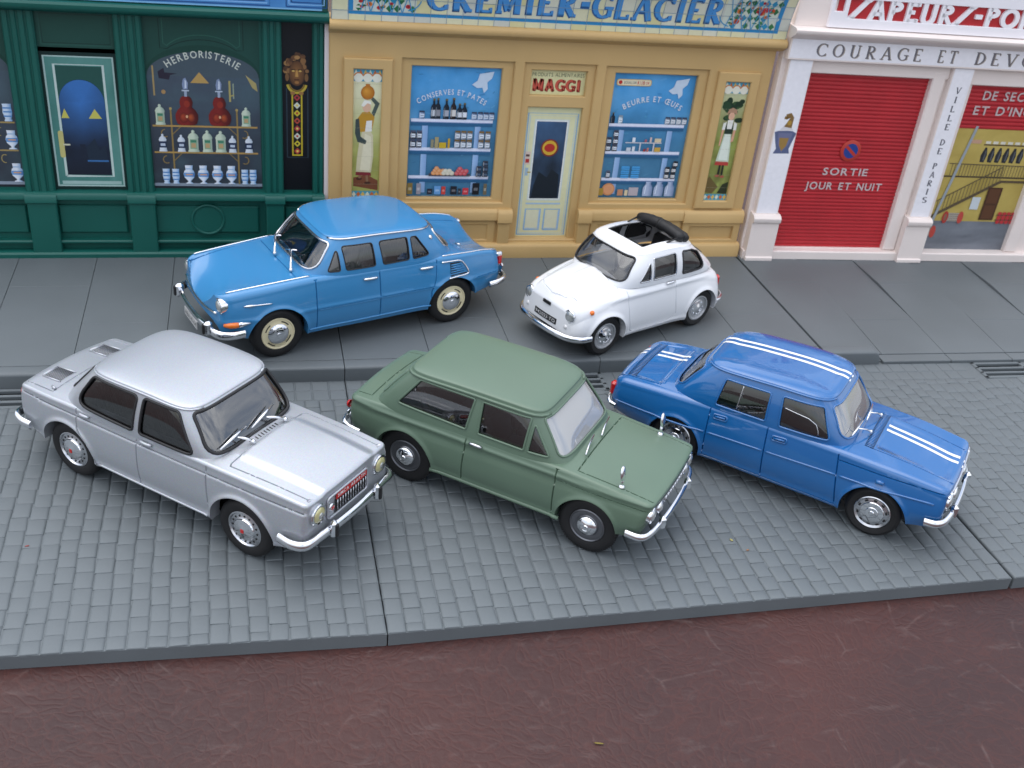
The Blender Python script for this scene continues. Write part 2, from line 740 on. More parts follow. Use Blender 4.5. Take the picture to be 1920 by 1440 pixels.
def _glyph(c, T, t, sf):
    """one drawn capital in a 0..w by 0..1 box: stems T, hairlines t, serif length sf"""
    out = []

    def L(x0, y0, x1, y1, w):
        out.append(_rib([(x0, y0), (x1, y1)], w))

    def A(cx, cy, rx, ry, a0, a1, n=16):
        P, W = [], []
        for i in range(n + 1):
            a = radians(a0 + (a1 - a0) * i / n)
            P.append((cx + rx * cos(a), cy + ry * sin(a)))
            W.append(t + (T - t) * abs(cos(a)) ** 1.5)
        out.append(_rib(P, W))

    def SF(x, y):
        if sf > 0:
            L(x - sf, y, x + sf, y, t)
    h = t / 2
    w = 0.7
    if c == 'C' or c == 'G':
        w = 0.8
        A(0.45, 0.5, 0.38, 0.5 - h, 48, 312)
        L(0.72, 0.72, 0.72, 0.95, t)
        if c == 'G':
            L(0.72, 0.08, 0.72, 0.42, T * 0.8)
            L(0.5, 0.42, 0.86, 0.42, t)
        else:
            L(0.72, 0.06, 0.72, 0.24, t)
    elif c == 'O':
        w = 0.85
        A(0.42, 0.5, 0.36, 0.5 - h, 0, 360, 28)
    elif c == 'U':
        w = 0.82
        L(0.16, 1, 0.16, 0.3, T)
        A(0.41, 0.3, 0.25, 0.28, 180, 360)
        L(0.66, 0.3, 0.66, 1, t * 1.3 if sf else T)
        SF(0.16, 1 - h)
        SF(0.66, 1 - h)
    elif c in 'RPBD':
        w = 0.75
        L(0.16, 0, 0.16, 1, T)
        SF(0.16, h)
        SF(0.16, 1 - h)
        if c == 'D':
            A(0.22, 0.5, 0.46, 0.5 - h, -90, 90)
            L(0.16, 1 - h, 0.24, 1 - h, t)
            L(0.16, h, 0.24, h, t)
        else:
            A(0.3, 0.74, 0.26, 0.26 - h, -90, 90)
            L(0.16, 1 - h, 0.3, 1 - h, t)
            L(0.16, 0.48, 0.32, 0.48, t)
            if c == 'R':
                L(0.3, 0.48, 0.62, 0.02, T * 0.9)
                SF(0.64, h)
            if c == 'B':
                A(0.3, 0.25, 0.3, 0.25 - h, -90, 90)
                L(0.16, h, 0.3, h, t)
    elif c == 'A':
        w = 0.82
        L(0.08, 0, 0.4, 0.98, t * 1.3 if sf else T)
        L(0.4, 1, 0.72, 0, T)
        L(0.2, 0.33, 0.62, 0.33, t)
        SF(0.08, h)
        SF(0.72, h)
    elif c == 'V':
        w = 0.8
        L(0.08, 1, 0.4, 0.0, T)
        L(0.4, 0.0, 0.72, 1, t * 1.3 if sf else T)
        SF(0.08, 1 - h)
        SF(0.72, 1 - h)
    elif c in 'EFL':
        w = 0.68
        L(0.16, 0, 0.16, 1, T)
        SF(0.16, 1 - h)
        if c != 'F':
            L(0.16, h, 0.62, h, t)
            L(0.6, 0, 0.6, 0.2, t)
        if c != 'L':
            L(0.16, 1 - h, 0.58, 1 - h, t)
            L(0.57, 1, 0.57, 0.82, t)
            L(0.16, 0.52, 0.46, 0.52, t)
    elif c == 'T':
        w = 0.75
        L(0.37, 0, 0.37, 1, T)
        L(0.04, 1 - h, 0.7, 1 - h, t)
        L(0.05, 1, 0.05, 0.8, t)
        L(0.69, 1, 0.69, 0.8, t)
        SF(0.37, h)
    elif c == 'I':
        w = 0.36
        L(0.18, 0, 0.18, 1, T)
        SF(0.18, h)
        SF(0.18, 1 - h)
    elif c == 'N':
        w = 0.85
        L(0.14, 0, 0.14, 1, t * 1.4 if sf else T)
        L(0.14, 1, 0.68, 0, T)
        L(0.68, 0, 0.68, 1, t * 1.4 if sf else T)
    elif c == 'M':
        w = 0.98
        L(0.12, 0, 0.14, 1, t * 1.4 if sf else T)
        L(0.14, 1, 0.46, 0.12, T)
        L(0.46, 0.12, 0.8, 1, t * 1.4 if sf else T)
        L(0.8, 1, 0.82, 0, T)
        SF(0.12, h)
        SF(0.82, h)
    elif c == 'S':
        w = 0.62
        A(0.31, 0.74, 0.22, 0.26 - h, 30, 270)
        A(0.31, 0.26, 0.24, 0.26 - h, 90, -150)
    elif c == 's':                      # slanting stroke with curled ends
        w = 0.82
        L(0.1, 0.08, 0.72, 0.92, T)
        A(0.02, 0.1, 0.12, 0.07, 200, 380, 8)
        A(0.8, 0.9, 0.12, 0.07, 20, 200, 8)
    elif c == '-':
        w = 0.5
        L(0.08, 0.5, 0.42, 0.5, T)
    elif c == ' ':
        w = 0.6
    return out, w


def drawn_text(body, x0, x1, y0, h, T=0.18, t=0.06, sf=0.1, gap=0.14):
    gl = [_glyph(c, T, t, sf) for c in body]
    tot = sum(g[1] for g in gl) + gap * (len(gl) - 1)
    k = (x1 - x0) / tot
    V, F = [], []
    pos = 0.0
    for shapes, w in gl:
        for gv, gf in shapes:
            b = len(V)
            V += [(x0 + (pos + x) * k, y0 + y * h) for x, y in gv]
            F += [tuple(i + b for i in f) for f in gf]
        pos += w + gap
    return V, F


def raised(name, V2, F2, place, m, parent, t=0.0):
    """put flat lettering into 3D; place(x, y, d) gives the point, d the distance off the surface"""
    if t <= 0:
        return obj(name, [place(x, y, 0.0) for x, y in V2], F2, m, parent)
    V = [place(x, y, t) for x, y in V2]
    n = len(V)
    V += [place(x, y, 0.0) for x, y in V2]
    from collections import Counter
    E = Counter()
    for f in F2:
        for i in range(len(f)):
            E[tuple(sorted((f[i], f[(i + 1) % len(f)])))] += 1
    F = list(F2)
    for f in F2:
        for i in range(len(f)):
            a, b = f[i], f[(i + 1) % len(f)]
            if E[tuple(sorted((a, b)))] == 1:
                F.append((b, a, a + n, b + n))
    return obj(name, V, F, m, parent)


# ------------------------------------------------------------------ flat print
class Print:
    """a printed sheet: coloured shapes in the sheet's own x, y; later shapes lie over earlier ones"""

    def __init__(self):
        self.V, self.F, self.C, self.lay = [], [], [], 0

    def _c(self, c):
        return srgb(c)

    def faces(self, V, F, col):
        b = len(self.V)
        self.lay += 1
        cols = [self._c(col)] * len(V) if isinstance(col, (str, tuple)) and not (isinstance(col, list)) else [self._c(c) for c in col]
        self.V += [(x, y, self.lay) for x, y in V]
        self.C += cols
        self.F += [tuple(i + b for i in f) for f in F]
        return self

    def poly(self, P, col):
        P = [tuple(p) for p in P]
        tri = geometry.tessellate_polygon([[Vector((x, y, 0)) for x, y in P]])
        return self.faces(P, [tuple(t) for t in tri], col)

    def rect(self, x0, y0, x1, y1, col):
        return self.faces([(x0, y0), (x1, y0), (x1, y1), (x0, y1)], [(0, 1, 2, 3)], col)

    def vgrad(self, x0, y0, x1, y1, cb, ct):
        return self.faces([(x0, y0), (x1, y0), (x1, y1), (x0, y1)], [(0, 1, 2, 3)], [cb, cb, ct, ct])

    def hgrad(self, x0, y0, x1, y1, cl, cr):
        return self.faces([(x0, y0), (x1, y0), (x1, y1), (x0, y1)], [(0, 1, 2, 3)], [cl, cr, cr, cl])

    def field(self, x0, y0, x1, y1, fn, nx=24, ny=32):
        V, C, F = [], [], []
        for j in range(ny + 1):
            for i in range(nx + 1):
                x, y = x0 + (x1 - x0) * i / nx, y0 + (y1 - y0) * j / ny
                V.append((x, y))
                C.append(fn(i / nx, j / ny))
        for j in range(ny):
            for i in range(nx):
                a = j * (nx + 1) + i
                F.append((a, a + 1, a + nx + 2, a + nx + 1))
        return self.faces(V, F, C)

    def ell(self, cx, cy, rx, ry, col, n=20, a0=0, a1=360):
        return self.poly(arc(cx, cy, rx, a0, a1, n, ry)[:n if a1 - a0 >= 360 else None], col)

    def shade_ell(self, cx, cy, rx, ry, ci, co, n=18, hx=-0.3, hy=0.3):
        V = [(cx + hx * rx, cy + hy * ry)] + arc(cx, cy, rx, 0, 360, n, ry)[:n]
        F = [(0, i + 1, (i + 1) % n + 1) for i in range(n)]
        return self.faces(V, F, [ci] + [co] * n)

    def line(self, P, w, col, closed=False):
        if closed:
            P = list(P) + [P[0]]
        V, F = _rib([tuple(p) for p in P], w)
        return self.faces(V, F, col)

    def profile(self, cx, y0, prof, col_l, col_r=None):
        """a turned shape: prof of (half width, height), shaded left to right"""
        V, C, F = [], [], []
        col_r = col_r or col_l
        for r, h in prof:
            V += [(cx - r, y0 + h), (cx, y0 + h), (cx + r, y0 + h)]
            C += [col_l, col_l, col_r]
        for i in range(len(prof) - 1):
            a = 3 * i
            F += [(a, a + 1, a + 4, a + 3), (a + 1, a + 2, a + 5, a + 4)]
        return self.faces(V, F, C)

    def text(self, body, x0, x1, y0, h, col, bold=0.0, rise=0.0):
        V, F = text_flat(body, x0, x1, y0, h, bold, rise)
        return self.faces(V, F, col)

    def drawn(self, body, x0, x1, y0, h, col, **k):
        V, F = drawn_text(body, x0, x1, y0, h, **k)
        return self.faces(V, F, col)

    def build(self, name, parent, place, m=None, step=0.004):
        V = [place(x, y, l * step) for x, y, l in self.V]
        me = make_mesh(name, V, self.F, m or print_mat('printed_card'))
        at = me.color_attributes.new('ink', 'FLOAT_COLOR', 'POINT')
        flat = []
        for c in self.C:
            flat += [c[0], c[1], c[2], 1.0]
        at.data.foreach_set('color', flat)
        return link(name, me, parent)


_rn = np.random.RandomState(5)
_ntab = _rn.rand(64, 64)


def vnoise(x, y):
    xi, yi = int(math.floor(x)), int(math.floor(y))
    fx, fy = x - xi, y - yi
    fx, fy = fx * fx * (3 - 2 * fx), fy * fy * (3 - 2 * fy)
    t = lambda i, j: _ntab[i % 64, j % 64]
    return (t(xi, yi) * (1 - fx) + t(xi + 1, yi) * fx) * (1 - fy) + (t(xi, yi + 1) * (1 - fx) + t(xi + 1, yi + 1) * fx) * fy


def fbm(x, y):
    return 0.55 * vnoise(x, y) + 0.3 * vnoise(2 * x + 7, 2 * y + 3) + 0.15 * vnoise(4 * x + 1, 4 * y + 9)


def lerpc(a, b, t):
    t = max(0.0, min(1.0, t))
    A = a if not isinstance(a, str) else tuple(int(a.lstrip('#')[i:i + 2], 16) / 255 for i in (0, 2, 4))
    B = b if not isinstance(b, str) else tuple(int(b.lstrip('#')[i:i + 2], 16) / 255 for i in (0, 2, 4))
    return tuple(x + (y - x) * t for x, y in zip(A, B))

# ------------------------------------------------------------------ table and street bases
HK = 4.17      # pavement above road
HT = 3.63      # thickness of the bases below the road surface
YK, YF = 101.6, 176.6
W2 = 151.24

# leather-topped table
LEA = bpy.data.materials.new('brown_leather')
LEA.use_nodes = True
_n, _l = LEA.node_tree.nodes, LEA.node_tree.links
_b = _n['Principled BSDF']
_tc = _n.new('ShaderNodeTexCoord')
_big = _n.new('ShaderNodeTexNoise')
_big.inputs['Scale'].default_value = 16
_big.inputs['Detail'].default_value = 5
_big.inputs['Roughness'].default_value = 0.6
_wrp = _n.new('ShaderNodeTexNoise')
_wrp.inputs['Scale'].default_value = 26
_wrp.inputs['Detail'].default_value = 4
_mapw = _n.new('ShaderNodeMix')
_mapw.data_type = 'VECTOR'
_mapw.inputs['Factor'].default_value = 0.06
_l.new(_tc.outputs['Object'], _mapw.inputs['A'])
_l.new(_wrp.outputs['Color'], _mapw.inputs['B'])
_l.new(_tc.outputs['Object'], _wrp.inputs['Vector'])
_l.new(_tc.outputs['Object'], _big.inputs['Vector'])
_vor = _n.new('ShaderNodeTexVoronoi')
_vor.feature = 'DISTANCE_TO_EDGE'
_vor.inputs['Scale'].default_value = 330
_l.new(_mapw.outputs['Result'], _vor.inputs['Vector'])
_fine = _n.new('ShaderNodeTexNoise')
_fine.inputs['Scale'].default_value = 900
_fine.inputs['Detail'].default_value = 6
_l.new(_tc.outputs['Object'], _fine.inputs['Vector'])
_r1 = _n.new('ShaderNodeValToRGB')
_r1.color_ramp.elements[0].position = 0.3
_r1.color_ramp.elements[0].color = (0.034, 0.0165, 0.0170, 1)
_r1.color_ramp.elements[1].position = 0.72
_r1.color_ramp.elements[1].color = (0.064, 0.0230, 0.0195, 1)
_l.new(_big.outputs['Fac'], _r1.inputs['Fac'])
# rubbed, paler streaks
_ms = _n.new('ShaderNodeMapping')
_ms.inputs['Rotation'].default_value = (0, 0, 0.9)
_ms.inputs['Scale'].default_value = (90, 300, 1)
_l.new(_tc.outputs['Object'], _ms.inputs['Vector'])
_st = _n.new('ShaderNodeTexNoise')
_st.inputs['Scale'].default_value = 1.0
_st.inputs['Detail'].default_value = 7
_st.inputs['Roughness'].default_value = 0.7
_l.new(_ms.outputs['Vector'], _st.inputs['Vector'])
_r2 = _n.new('ShaderNodeMapRange')
_r2.inputs['From Min'].default_value = 0.56
_r2.inputs['From Max'].default_value = 0.74
_r2.inputs['To Max'].default_value = 0.4
_l.new(_st.outputs['Fac'], _r2.inputs['Value'])
_mx = _n.new('ShaderNodeMix')
_mx.data_type = 'RGBA'
_mx.inputs['B'].default_value = (0.12, 0.085, 0.08, 1)
_l.new(_r2.outputs['Result'], _mx.inputs['Factor'])
_l.new(_r1.outputs['Color'], _mx.inputs['A'])
# redder creases
_r3 = _n.new('ShaderNodeMapRange')
_r3.inputs['From Min'].default_value = 0.0
_r3.inputs['From Max'].default_value = 0.09
_r3.inputs['To Min'].default_value = 0.12
_r3.inputs['To Max'].default_value = 0.0
_l.new(_vor.outputs['Distance'], _r3.inputs['Value'])
_mx2 = _n.new('ShaderNodeMix')
_mx2.data_type = 'RGBA'
_mx2.inputs['B'].default_value = (0.14, 0.035, 0.022, 1)
_l.new(_r3.outputs['Result'], _mx2.inputs['Factor'])
_l.new(_mx.outputs['Result'], _mx2.inputs['A'])
# thin pale scratches, here and there
_sw = _n.new('ShaderNodeTexNoise')
_sw.inputs['Scale'].default_value = 14
_sw.inputs['Detail'].default_value = 3
_l.new(_tc.outputs['Object'], _sw.inputs['Vector'])
_smv = _n.new('ShaderNodeMix')
_smv.data_type = 'VECTOR'
_smv.inputs['Factor'].default_value = 0.03
_l.new(_tc.outputs['Object'], _smv.inputs['A'])
_l.new(_sw.outputs['Color'], _smv.inputs['B'])
_sv = _n.new('ShaderNodeTexVoronoi')
_sv.feature = 'DISTANCE_TO_EDGE'
_sv.inputs['Scale'].default_value = 70
_l.new(_smv.outputs['Result'], _sv.inputs['Vector'])
_sr = _n.new('ShaderNodeMapRange')
_sr.inputs['From Min'].default_value = 0.0
_sr.inputs['From Max'].default_value = 0.03
_sr.inputs['To Min'].default_value = 1.0
_sr.inputs['To Max'].default_value = 0.0
_l.new(_sv.outputs['Distance'], _sr.inputs['Value'])
_sk = _n.new('ShaderNodeTexNoise')
_sk.inputs['Scale'].default_value = 85
_sk.inputs['Detail'].default_value = 6
_sk.inputs['Roughness'].default_value = 0.7
_l.new(_tc.outputs['Object'], _sk.inputs['Vector'])
_sk2 = _n.new('ShaderNodeMapRange')
_sk2.inputs['From Min'].default_value = 0.53
_sk2.inputs['From Max'].default_value = 0.66
_sk2.inputs['To Max'].default_value = 0.26
_l.new(_sk.outputs['Fac'], _sk2.inputs['Value'])
_sm = _n.new('ShaderNodeMath')
_sm.operation = 'MULTIPLY'
_l.new(_sr.outputs['Result'], _sm.inputs[0])
_l.new(_sk2.outputs['Result'], _sm.inputs[1])
_mx3 = _n.new('ShaderNodeMix')
_mx3.data_type = 'RGBA'
_mx3.inputs['B'].default_value = (0.20, 0.15, 0.14, 1)
_l.new(_sm.outputs['Value'], _mx3.inputs['Factor'])
_l.new(_mx2.outputs['Result'], _mx3.inputs['A'])
_l.new(_mx3.outputs['Result'], _b.inputs['Base Color'])
_b.inputs['Roughness'].default_value = 0.42
_rr = _n.new('ShaderNodeMapRange')
_rr.inputs['To Min'].default_value = 0.4
_rr.inputs['To Max'].default_value = 0.66
_l.new(_fine.outputs['Fac'], _rr.inputs['Value'])
_l.new(_rr.outputs['Result'], _b.inputs['Roughness'])
_b.inputs['Specular IOR Level'].default_value = 0.36
_add = _n.new('ShaderNodeMath')
_add.operation = 'MULTIPLY_ADD'
_add.inputs[1].default_value = 0.5
_l.new(_fine.outputs['Fac'], _add.inputs[0])
_cap = _n.new('ShaderNodeMath')
_cap.operation = 'MINIMUM'
_cap.inputs[1].default_value = 0.22
_l.new(_vor.outputs['Distance'], _cap.inputs[0])
_l.new(_cap.outputs['Value'], _add.inputs[2])
_bp = _n.new('ShaderNodeBump')
_bp.inputs['Strength'].default_value = 0.42
_bp.inputs['Distance'].default_value = 0.0006
_l.new(_add.outputs['Value'], _bp.inputs['Height'])
_l.new(_bp.outputs['Normal'], _b.inputs['Normal'])
_nx, _ny = 44, 36
_V, _F = [], []
for j in range(_ny + 1):
    for i in range(_nx + 1):
        x, y = -700 + 1500 * i / _nx, -420 + 1100 * j / _ny
        z = -HT - 0.02 - (0.5 * (fbm(x / 90.0 + 5, y / 90.0) - 0.5) + 0.25) * (1 if y < -6 else 0)
        _V.append((x, y, z))
for j in range(_ny):
    for i in range(_nx):
        a = j * (_nx + 1) + i
        _F.append((a, a + 1, a + _nx + 2, a + _nx + 1))
tag(obj('ground', _V, _F, LEA, smooth=True), 'scuffed dark brown leather table top under the street bases', kind='structure')

PLASTIC = mat('grey_base_plastic', (0.126, 0.144, 0.154), rough=0.55, spec=0.4, var=0.10, var_scale=45, bump=0.22, bump_scale=3000)
PAVE = mat('grey_pavement_plastic', (0.124, 0.141, 0.151), rough=0.54, spec=0.38, var=0.10, var_scale=30, bump=0.18, bump_scale=3500)


def warp1(x, y):
    return x, y - x * 0.041 * (1 - y / 177.0)


def warp2(x, y):
    return x, y


def warp3(x, y):
    u = x - 151.6
    return 151.9 + u * 0.945, y - u * 0.045 * (y / 173.0)


def cobble_mesh(k):
    """a worn sett: barrel-backed across its course, its ends just eased"""
    rs = random.Random(100 + k)
    hx, hy = 1.95, 2.47
    V, F = [], []
    gx = ((-1, -0.40), (-0.91, -0.13), (-0.7, -0.015), (0.7, -0.015), (0.91, -0.13), (1, -0.40))
    gy = ((-1, -0.20), (-0.955, -0.035), (-0.86, 0.0), (0.86, 0.0), (0.955, -0.035), (1, -0.20))
    tw = rs.uniform(-.05, .05)
    for v, dz in gy:
        jx = rs.uniform(-.06, .06)
        for u, z in gx:
            cut = 0.08 if abs(v) == 1 and abs(u) > 0.8 else 0.0
            V.append((u * hx + jx + tw * v, v * hy * (1 - cut * 0.5) + rs.uniform(-.03, .03), z + dz + rs.uniform(-.01, .01)))
    for j in range(5):
        for i in range(5):
            a = j * 6 + i
            F.append((a, a + 1, a + 7, a + 6))
    n = len(V)
    rim = [0, 1, 2, 3, 4, 5, 11, 17, 23, 29, 35, 34, 33, 32, 31, 30, 24, 18, 12, 6]
    for i in rim:
        V.append((V[i][0], V[i][1], -0.8))
    m = len(rim)
    for i in range(m):
        F.append((rim[(i + 1) % m], rim[i], n + i, n + (i + 1) % m))
    return V, F


COB = [cobble_mesh(k) for k in range(10)]
COBM = [make_mesh('cobble', V, F, PLASTIC, angle=62) for V, F in COB]


def street_base(label, x0, x1, warp, seed, slabs, kerbs, grate, slope=None, y_end=180.0, cover=None):
    rs = random.Random(seed)
    root = empty('street_base', (0, 0, 0), 0, label, 'model base', 'cobbled street bases')
    # bed: road slab and pavement block
    mb = MB()

    def warped(bx0, by0, z0, bx1, by1, z1, nx=1, c=0.0):
        V, F = [], []
        for i in range(nx + 1):
            x = bx0 + (bx1 - bx0) * i / nx
            for y, z in ((by0, z0), (by1, z0), (by1, z1), (by0, z1)):
                X, Y = warp(x, y)
                V.append((X, Y, z))
        for i in range(nx):
            a = 4 * i
            for k in range(4):
                F.append((a + k, a + (k + 1) % 4, a + 4 + (k + 1) % 4, a + 4 + k))
        F += [(0, 3, 2, 1), tuple(4 * nx + k for k in range(4))]
        return V, F
    gx0, gx1 = grate
    V, F = warped(x0 + 0.04, 0.0, -HT, x1 - 0.04, 91.4, -0.36, 20)
    mb.add(V, F)
    for qa, qb, qz in ((x0 + 0.04, gx0 + 0.6, -0.36), (gx1 - 0.6, x1 - 0.04, -0.36), (gx0 + 0.6, gx1 - 0.6, -3.2)):
        V, F = warped(qa, 91.4, -HT, qb, YK + 1.2, qz, 8)
        mb.add(V, F)
    V, F = warped(x0 + 0.04, YK + 1.2, -HT, x1 - 0.04, y_end, 0.2 if slope else HK - 0.7, 8)
    mb.add(V, F)
    mb.build('base_slab', PLASTIC, root)
    # cobbles
    px, py = 3.95, 4.95
    n = int((x1 - x0) / px)
    px = (x1 - x0) / n
    stones = []
    for i in range(n):
        cx = x0 + px * (i + 0.5)
        y = 0.05 + rs.uniform(0, 0.8) * 0
        first = True
        while True:
            ln = py * rs.uniform(0.86, 1.14)
            if first:
                ln = py * rs.uniform(0.45, 1.15)
                first = False
            if y + ln > 91.2:
                ln = 91.2 - y
                if ln < 1.6:
                    break
            yc = y + ln / 2
            wob = 0.42 * sin(yc / 17.0 + seed) + 0.25 * sin(yc / 6.3 + i * 0.25) + 0.3 * (vnoise(i * 0.35, yc / 9.0 + seed) - 0.5)
            wob *= 0.55
            if i in (0, n - 1):
                wob = 0.0
            stones.append((cx + wob, yc, px / 3.95, (ln - 0.02) / 4.95))
            y += ln
            if y > 90.9:
                break
    cp = Vector((-25.3, -161.8, 161.2))
    vis = []
    for s in stones:
        X, Y = warp(s[0], s[1])
        d = (Vector((X, Y, 0)) - cp)
        show = True
        if cover:
            show = cover(X, Y)
        vis.append((0 if show else 1, d.length))
    order = sorted(range(len(stones)), key=lambda k: vis[k])
    single = set(order[:300])
    mbx = MB()
    for k, (sx, sy, ax, ay) in enumerate(stones):
        X, Y = warp(sx, sy)
        ang = rs.uniform(-0.035, 0.035)
        z = rs.uniform(-0.08, 0.03)
        q = rs.randrange(10)
        tx, ty = rs.uniform(-0.02, 0.02), 0.015 + rs.uniform(-0.022, 0.022)
        if k in single:
            o = bpy.data.objects.new('cobble', COBM[q])
            COL.objects.link(o)
            o.parent = root
            o.location = Vector((X, Y, z)) * S
            o.rotation_euler = (tx, ty, ang)
            o.scale = (ax, ay, 1)
        else:
            M = Matrix.Translation((X, Y, z)) @ Matrix.Rotation(ang, 4, 'Z') @ Matrix.Rotation(ty, 4, 'Y') @ Matrix.Rotation(tx, 4, 'X') @ Matrix.Diagonal((ax, ay, 1, 1))
            mbx.add(xf(COB[q][0], M), COB[q][1])
    tag(mbx.build('cobbles', PLASTIC, root, angle=62), kind='stuff')
    # flat gutter setts, two rows along the kerb
    nt = int((x1 - x0) / 4.6)
    pw = (x1 - x0) / nt
    sett = None
    for r, (ya, yb) in enumerate(((91.35, 96.2), (96.35, 101.3))):
        for i in range(nt):
            xa = x0 + pw * i
            if gx0 - 2.0 < xa + pw / 2 < gx1 + 2.0:
                continue
            X, Y = warp(xa + pw / 2, (ya + yb) / 2)
            if X > 320:
                continue
            if sett is None:
                V, F = cbox(-pw / 2 + 0.12, -2.38, -1, pw / 2 - 0.12, 2.38, 0, 0.22)
                sett = make_mesh('gutter_sett', V, F, PLASTIC)
            o = link('gutter_sett', sett, root)
            o.location = Vector((X, Y, -0.12 + rs.uniform(-0.07, 0.04))) * S
            o.rotation_euler = (rs.uniform(-.012, .012), rs.uniform(-.015, .015), rs.uniform(-0.012, 0.012) + (-0.045 if warp is warp3 else 0))
    # drain
    mb = MB()
    for bx0, by0, bx1, by1 in ((gx0, 91.3, gx0 + 1.3, 101.3), (gx1 - 1.3, 91.3, gx1, 101.3), (gx0, 91.3, gx1, 92.6), (gx0, 94.3, gx1, 95.3), (gx0, 97.2, gx1, 98.2), (gx0, 100.2, gx1, 101.3)):
        V, F = cbox(bx0, by0, -1.2, bx1, by1, -0.02, 0.2)
        V = [(*warp(v[0], v[1]), v[2]) for v in V]
        mb.add(V, F)
    mb.build('drain_grate', PLASTIC, root)
    # kerb
    pr = [(YK + 4.3, -0.4), (YK + 4.3, HK - 0.05), (YK + 4.1, HK)] + [(YK + 0.9 + 0.9 * cos(radians(a)), HK - 0.9 + 0.9 * sin(radians(a))) for a in (100, 120, 140, 160, 175)] + [(YK, 0.6), (YK - 0.05, -0.4)]
    for ka, kb, endround in kerbs:
        V, F = [], []
        xs = list(np.linspace(ka + 0.09, kb - 0.09, 7))
        for x in xs:
            for y, z in pr:
                X, Y = warp(x, y)
                V.append((X, Y, z))
        m = len(pr)
        for i in range(len(xs) - 1):
            for k in range(m - 1):
                F.append((i * m + k, i * m + k + 1, (i + 1) * m + k + 1, (i + 1) * m + k))
        F += [tuple(range(m))[::-1], tuple((len(xs) - 1) * m + k for k in range(m))]
        if endround:
            # quarter-round end that dips to the road
            k0 = len(V)
            cx = kb - 0.14
            for t in range(1, 6):
                a = radians(18 * t)
                for y, z in pr:
                    X, Y = warp(cx + 2.2 * sin(a), YK + 4.3 - (YK + 4.3 - y) * cos(a) ** 0.5 if False else y)
                    V.append((X, Y, 0.5 + (z - 0.5) * cos(a) if z > 0.5 else z))
            for t in range(5):
                b0 = (len(xs) - 1) * m if t == 0 else k0 + (t - 1) * m
                b1 = k0 + t * m
                for k in range(m - 1):
                    F.append((b0 + k, b0 + k + 1, b1 + k + 1, b1 + k))
        obj('kerb_stone', V, F, PAVE, root, angle=40)
    # paving slabs
    for a, b, ya, yb in slabs:
        if warp(a, yb)[0] > 320:
            continue
        V, F = cbox(a + 0.07, ya + 0.035, HK - 1.3, b - 0.07, yb - 0.035, HK, 0.08)
        out = []
        for x, y, z in V:
            X, Y = warp(x, y)
            if slope:
                z += slope(x, y)
            out.append((X, Y, z))
        obj('paving_slab', out, F, PAVE, root)
    return root


def cols(xs, joints, y0=106.1, y1=178.5):
    out = []
    for (a, b), j in zip(zip(xs[:-1], xs[1:]), joints):
        out += [(a, b, y0, j), (a, b, j, y1)]
    return out


street_base('grey cobbled street base under the silver model car, leftmost of the row', -151.4, -0.12, warp1, 3,
            cols([-151.3, -122.0, -97.2, -73.6, -49.4, -25.0, -0.08], [155.3, 130.5, 155.3, 130.4, 155.3, 130.4], y1=180.5),
            [(-151.4, -75.9, False), (-75.9, -0.06, False)], (-95.2, -75.2), y_end=185, cover=lambda X, Y: X > -112 + Y * -0.1)
street_base('grey cobbled street base under the green and striped blue cars, middle of the row', 0.1, W2 - 0.05, warp2, 11,
            cols([0.02, 25.4, 50.7, 75.9, 101.6, 126.8, W2], [155, 130, 155, 130, 155, 129]),
            [(0.0, 76.6, False), (76.6, W2, False)], (57.0, 77.0))
_xs3 = [151.7, 176.0, 200.4, 224.6, 249.0, 273.0, 301.6]


def _slope3(x, y):
    if x < 174.5:
        return 0.0
    t = max(0.0, min(1.0, (152.0 - y) / 48.0))
    return -(HK - 0.75) * t


street_base('grey cobbled street base with a dropped kerb in front of the red shutter', 151.7, 302.0, warp3, 23,
            cols(_xs3, [152.5, 127, 152.5, 127, 152.5, 127], y0=106.1), [(151.7, 170.5, True)], (207.6, 227.6), slope=_slope3,
            y_end=180, cover=lambda X, Y: X < 152 + Y * 0.75)
# flush strip of the dropped kerb belongs to that base
_root3 = [o for o in bpy.data.objects if o.name.startswith('street_base')][-1]
for a, b in zip([174.0] + _xs3[2:-1], _xs3[2:]):
    V, F = cbox(a + 0.13, 101.5, -0.6, b - 0.13, 106.0, 0.72, 0.16)
    obj('kerb_stone', [(*warp3(x, y), z) for x, y, z in V], F, PAVE, _root3)

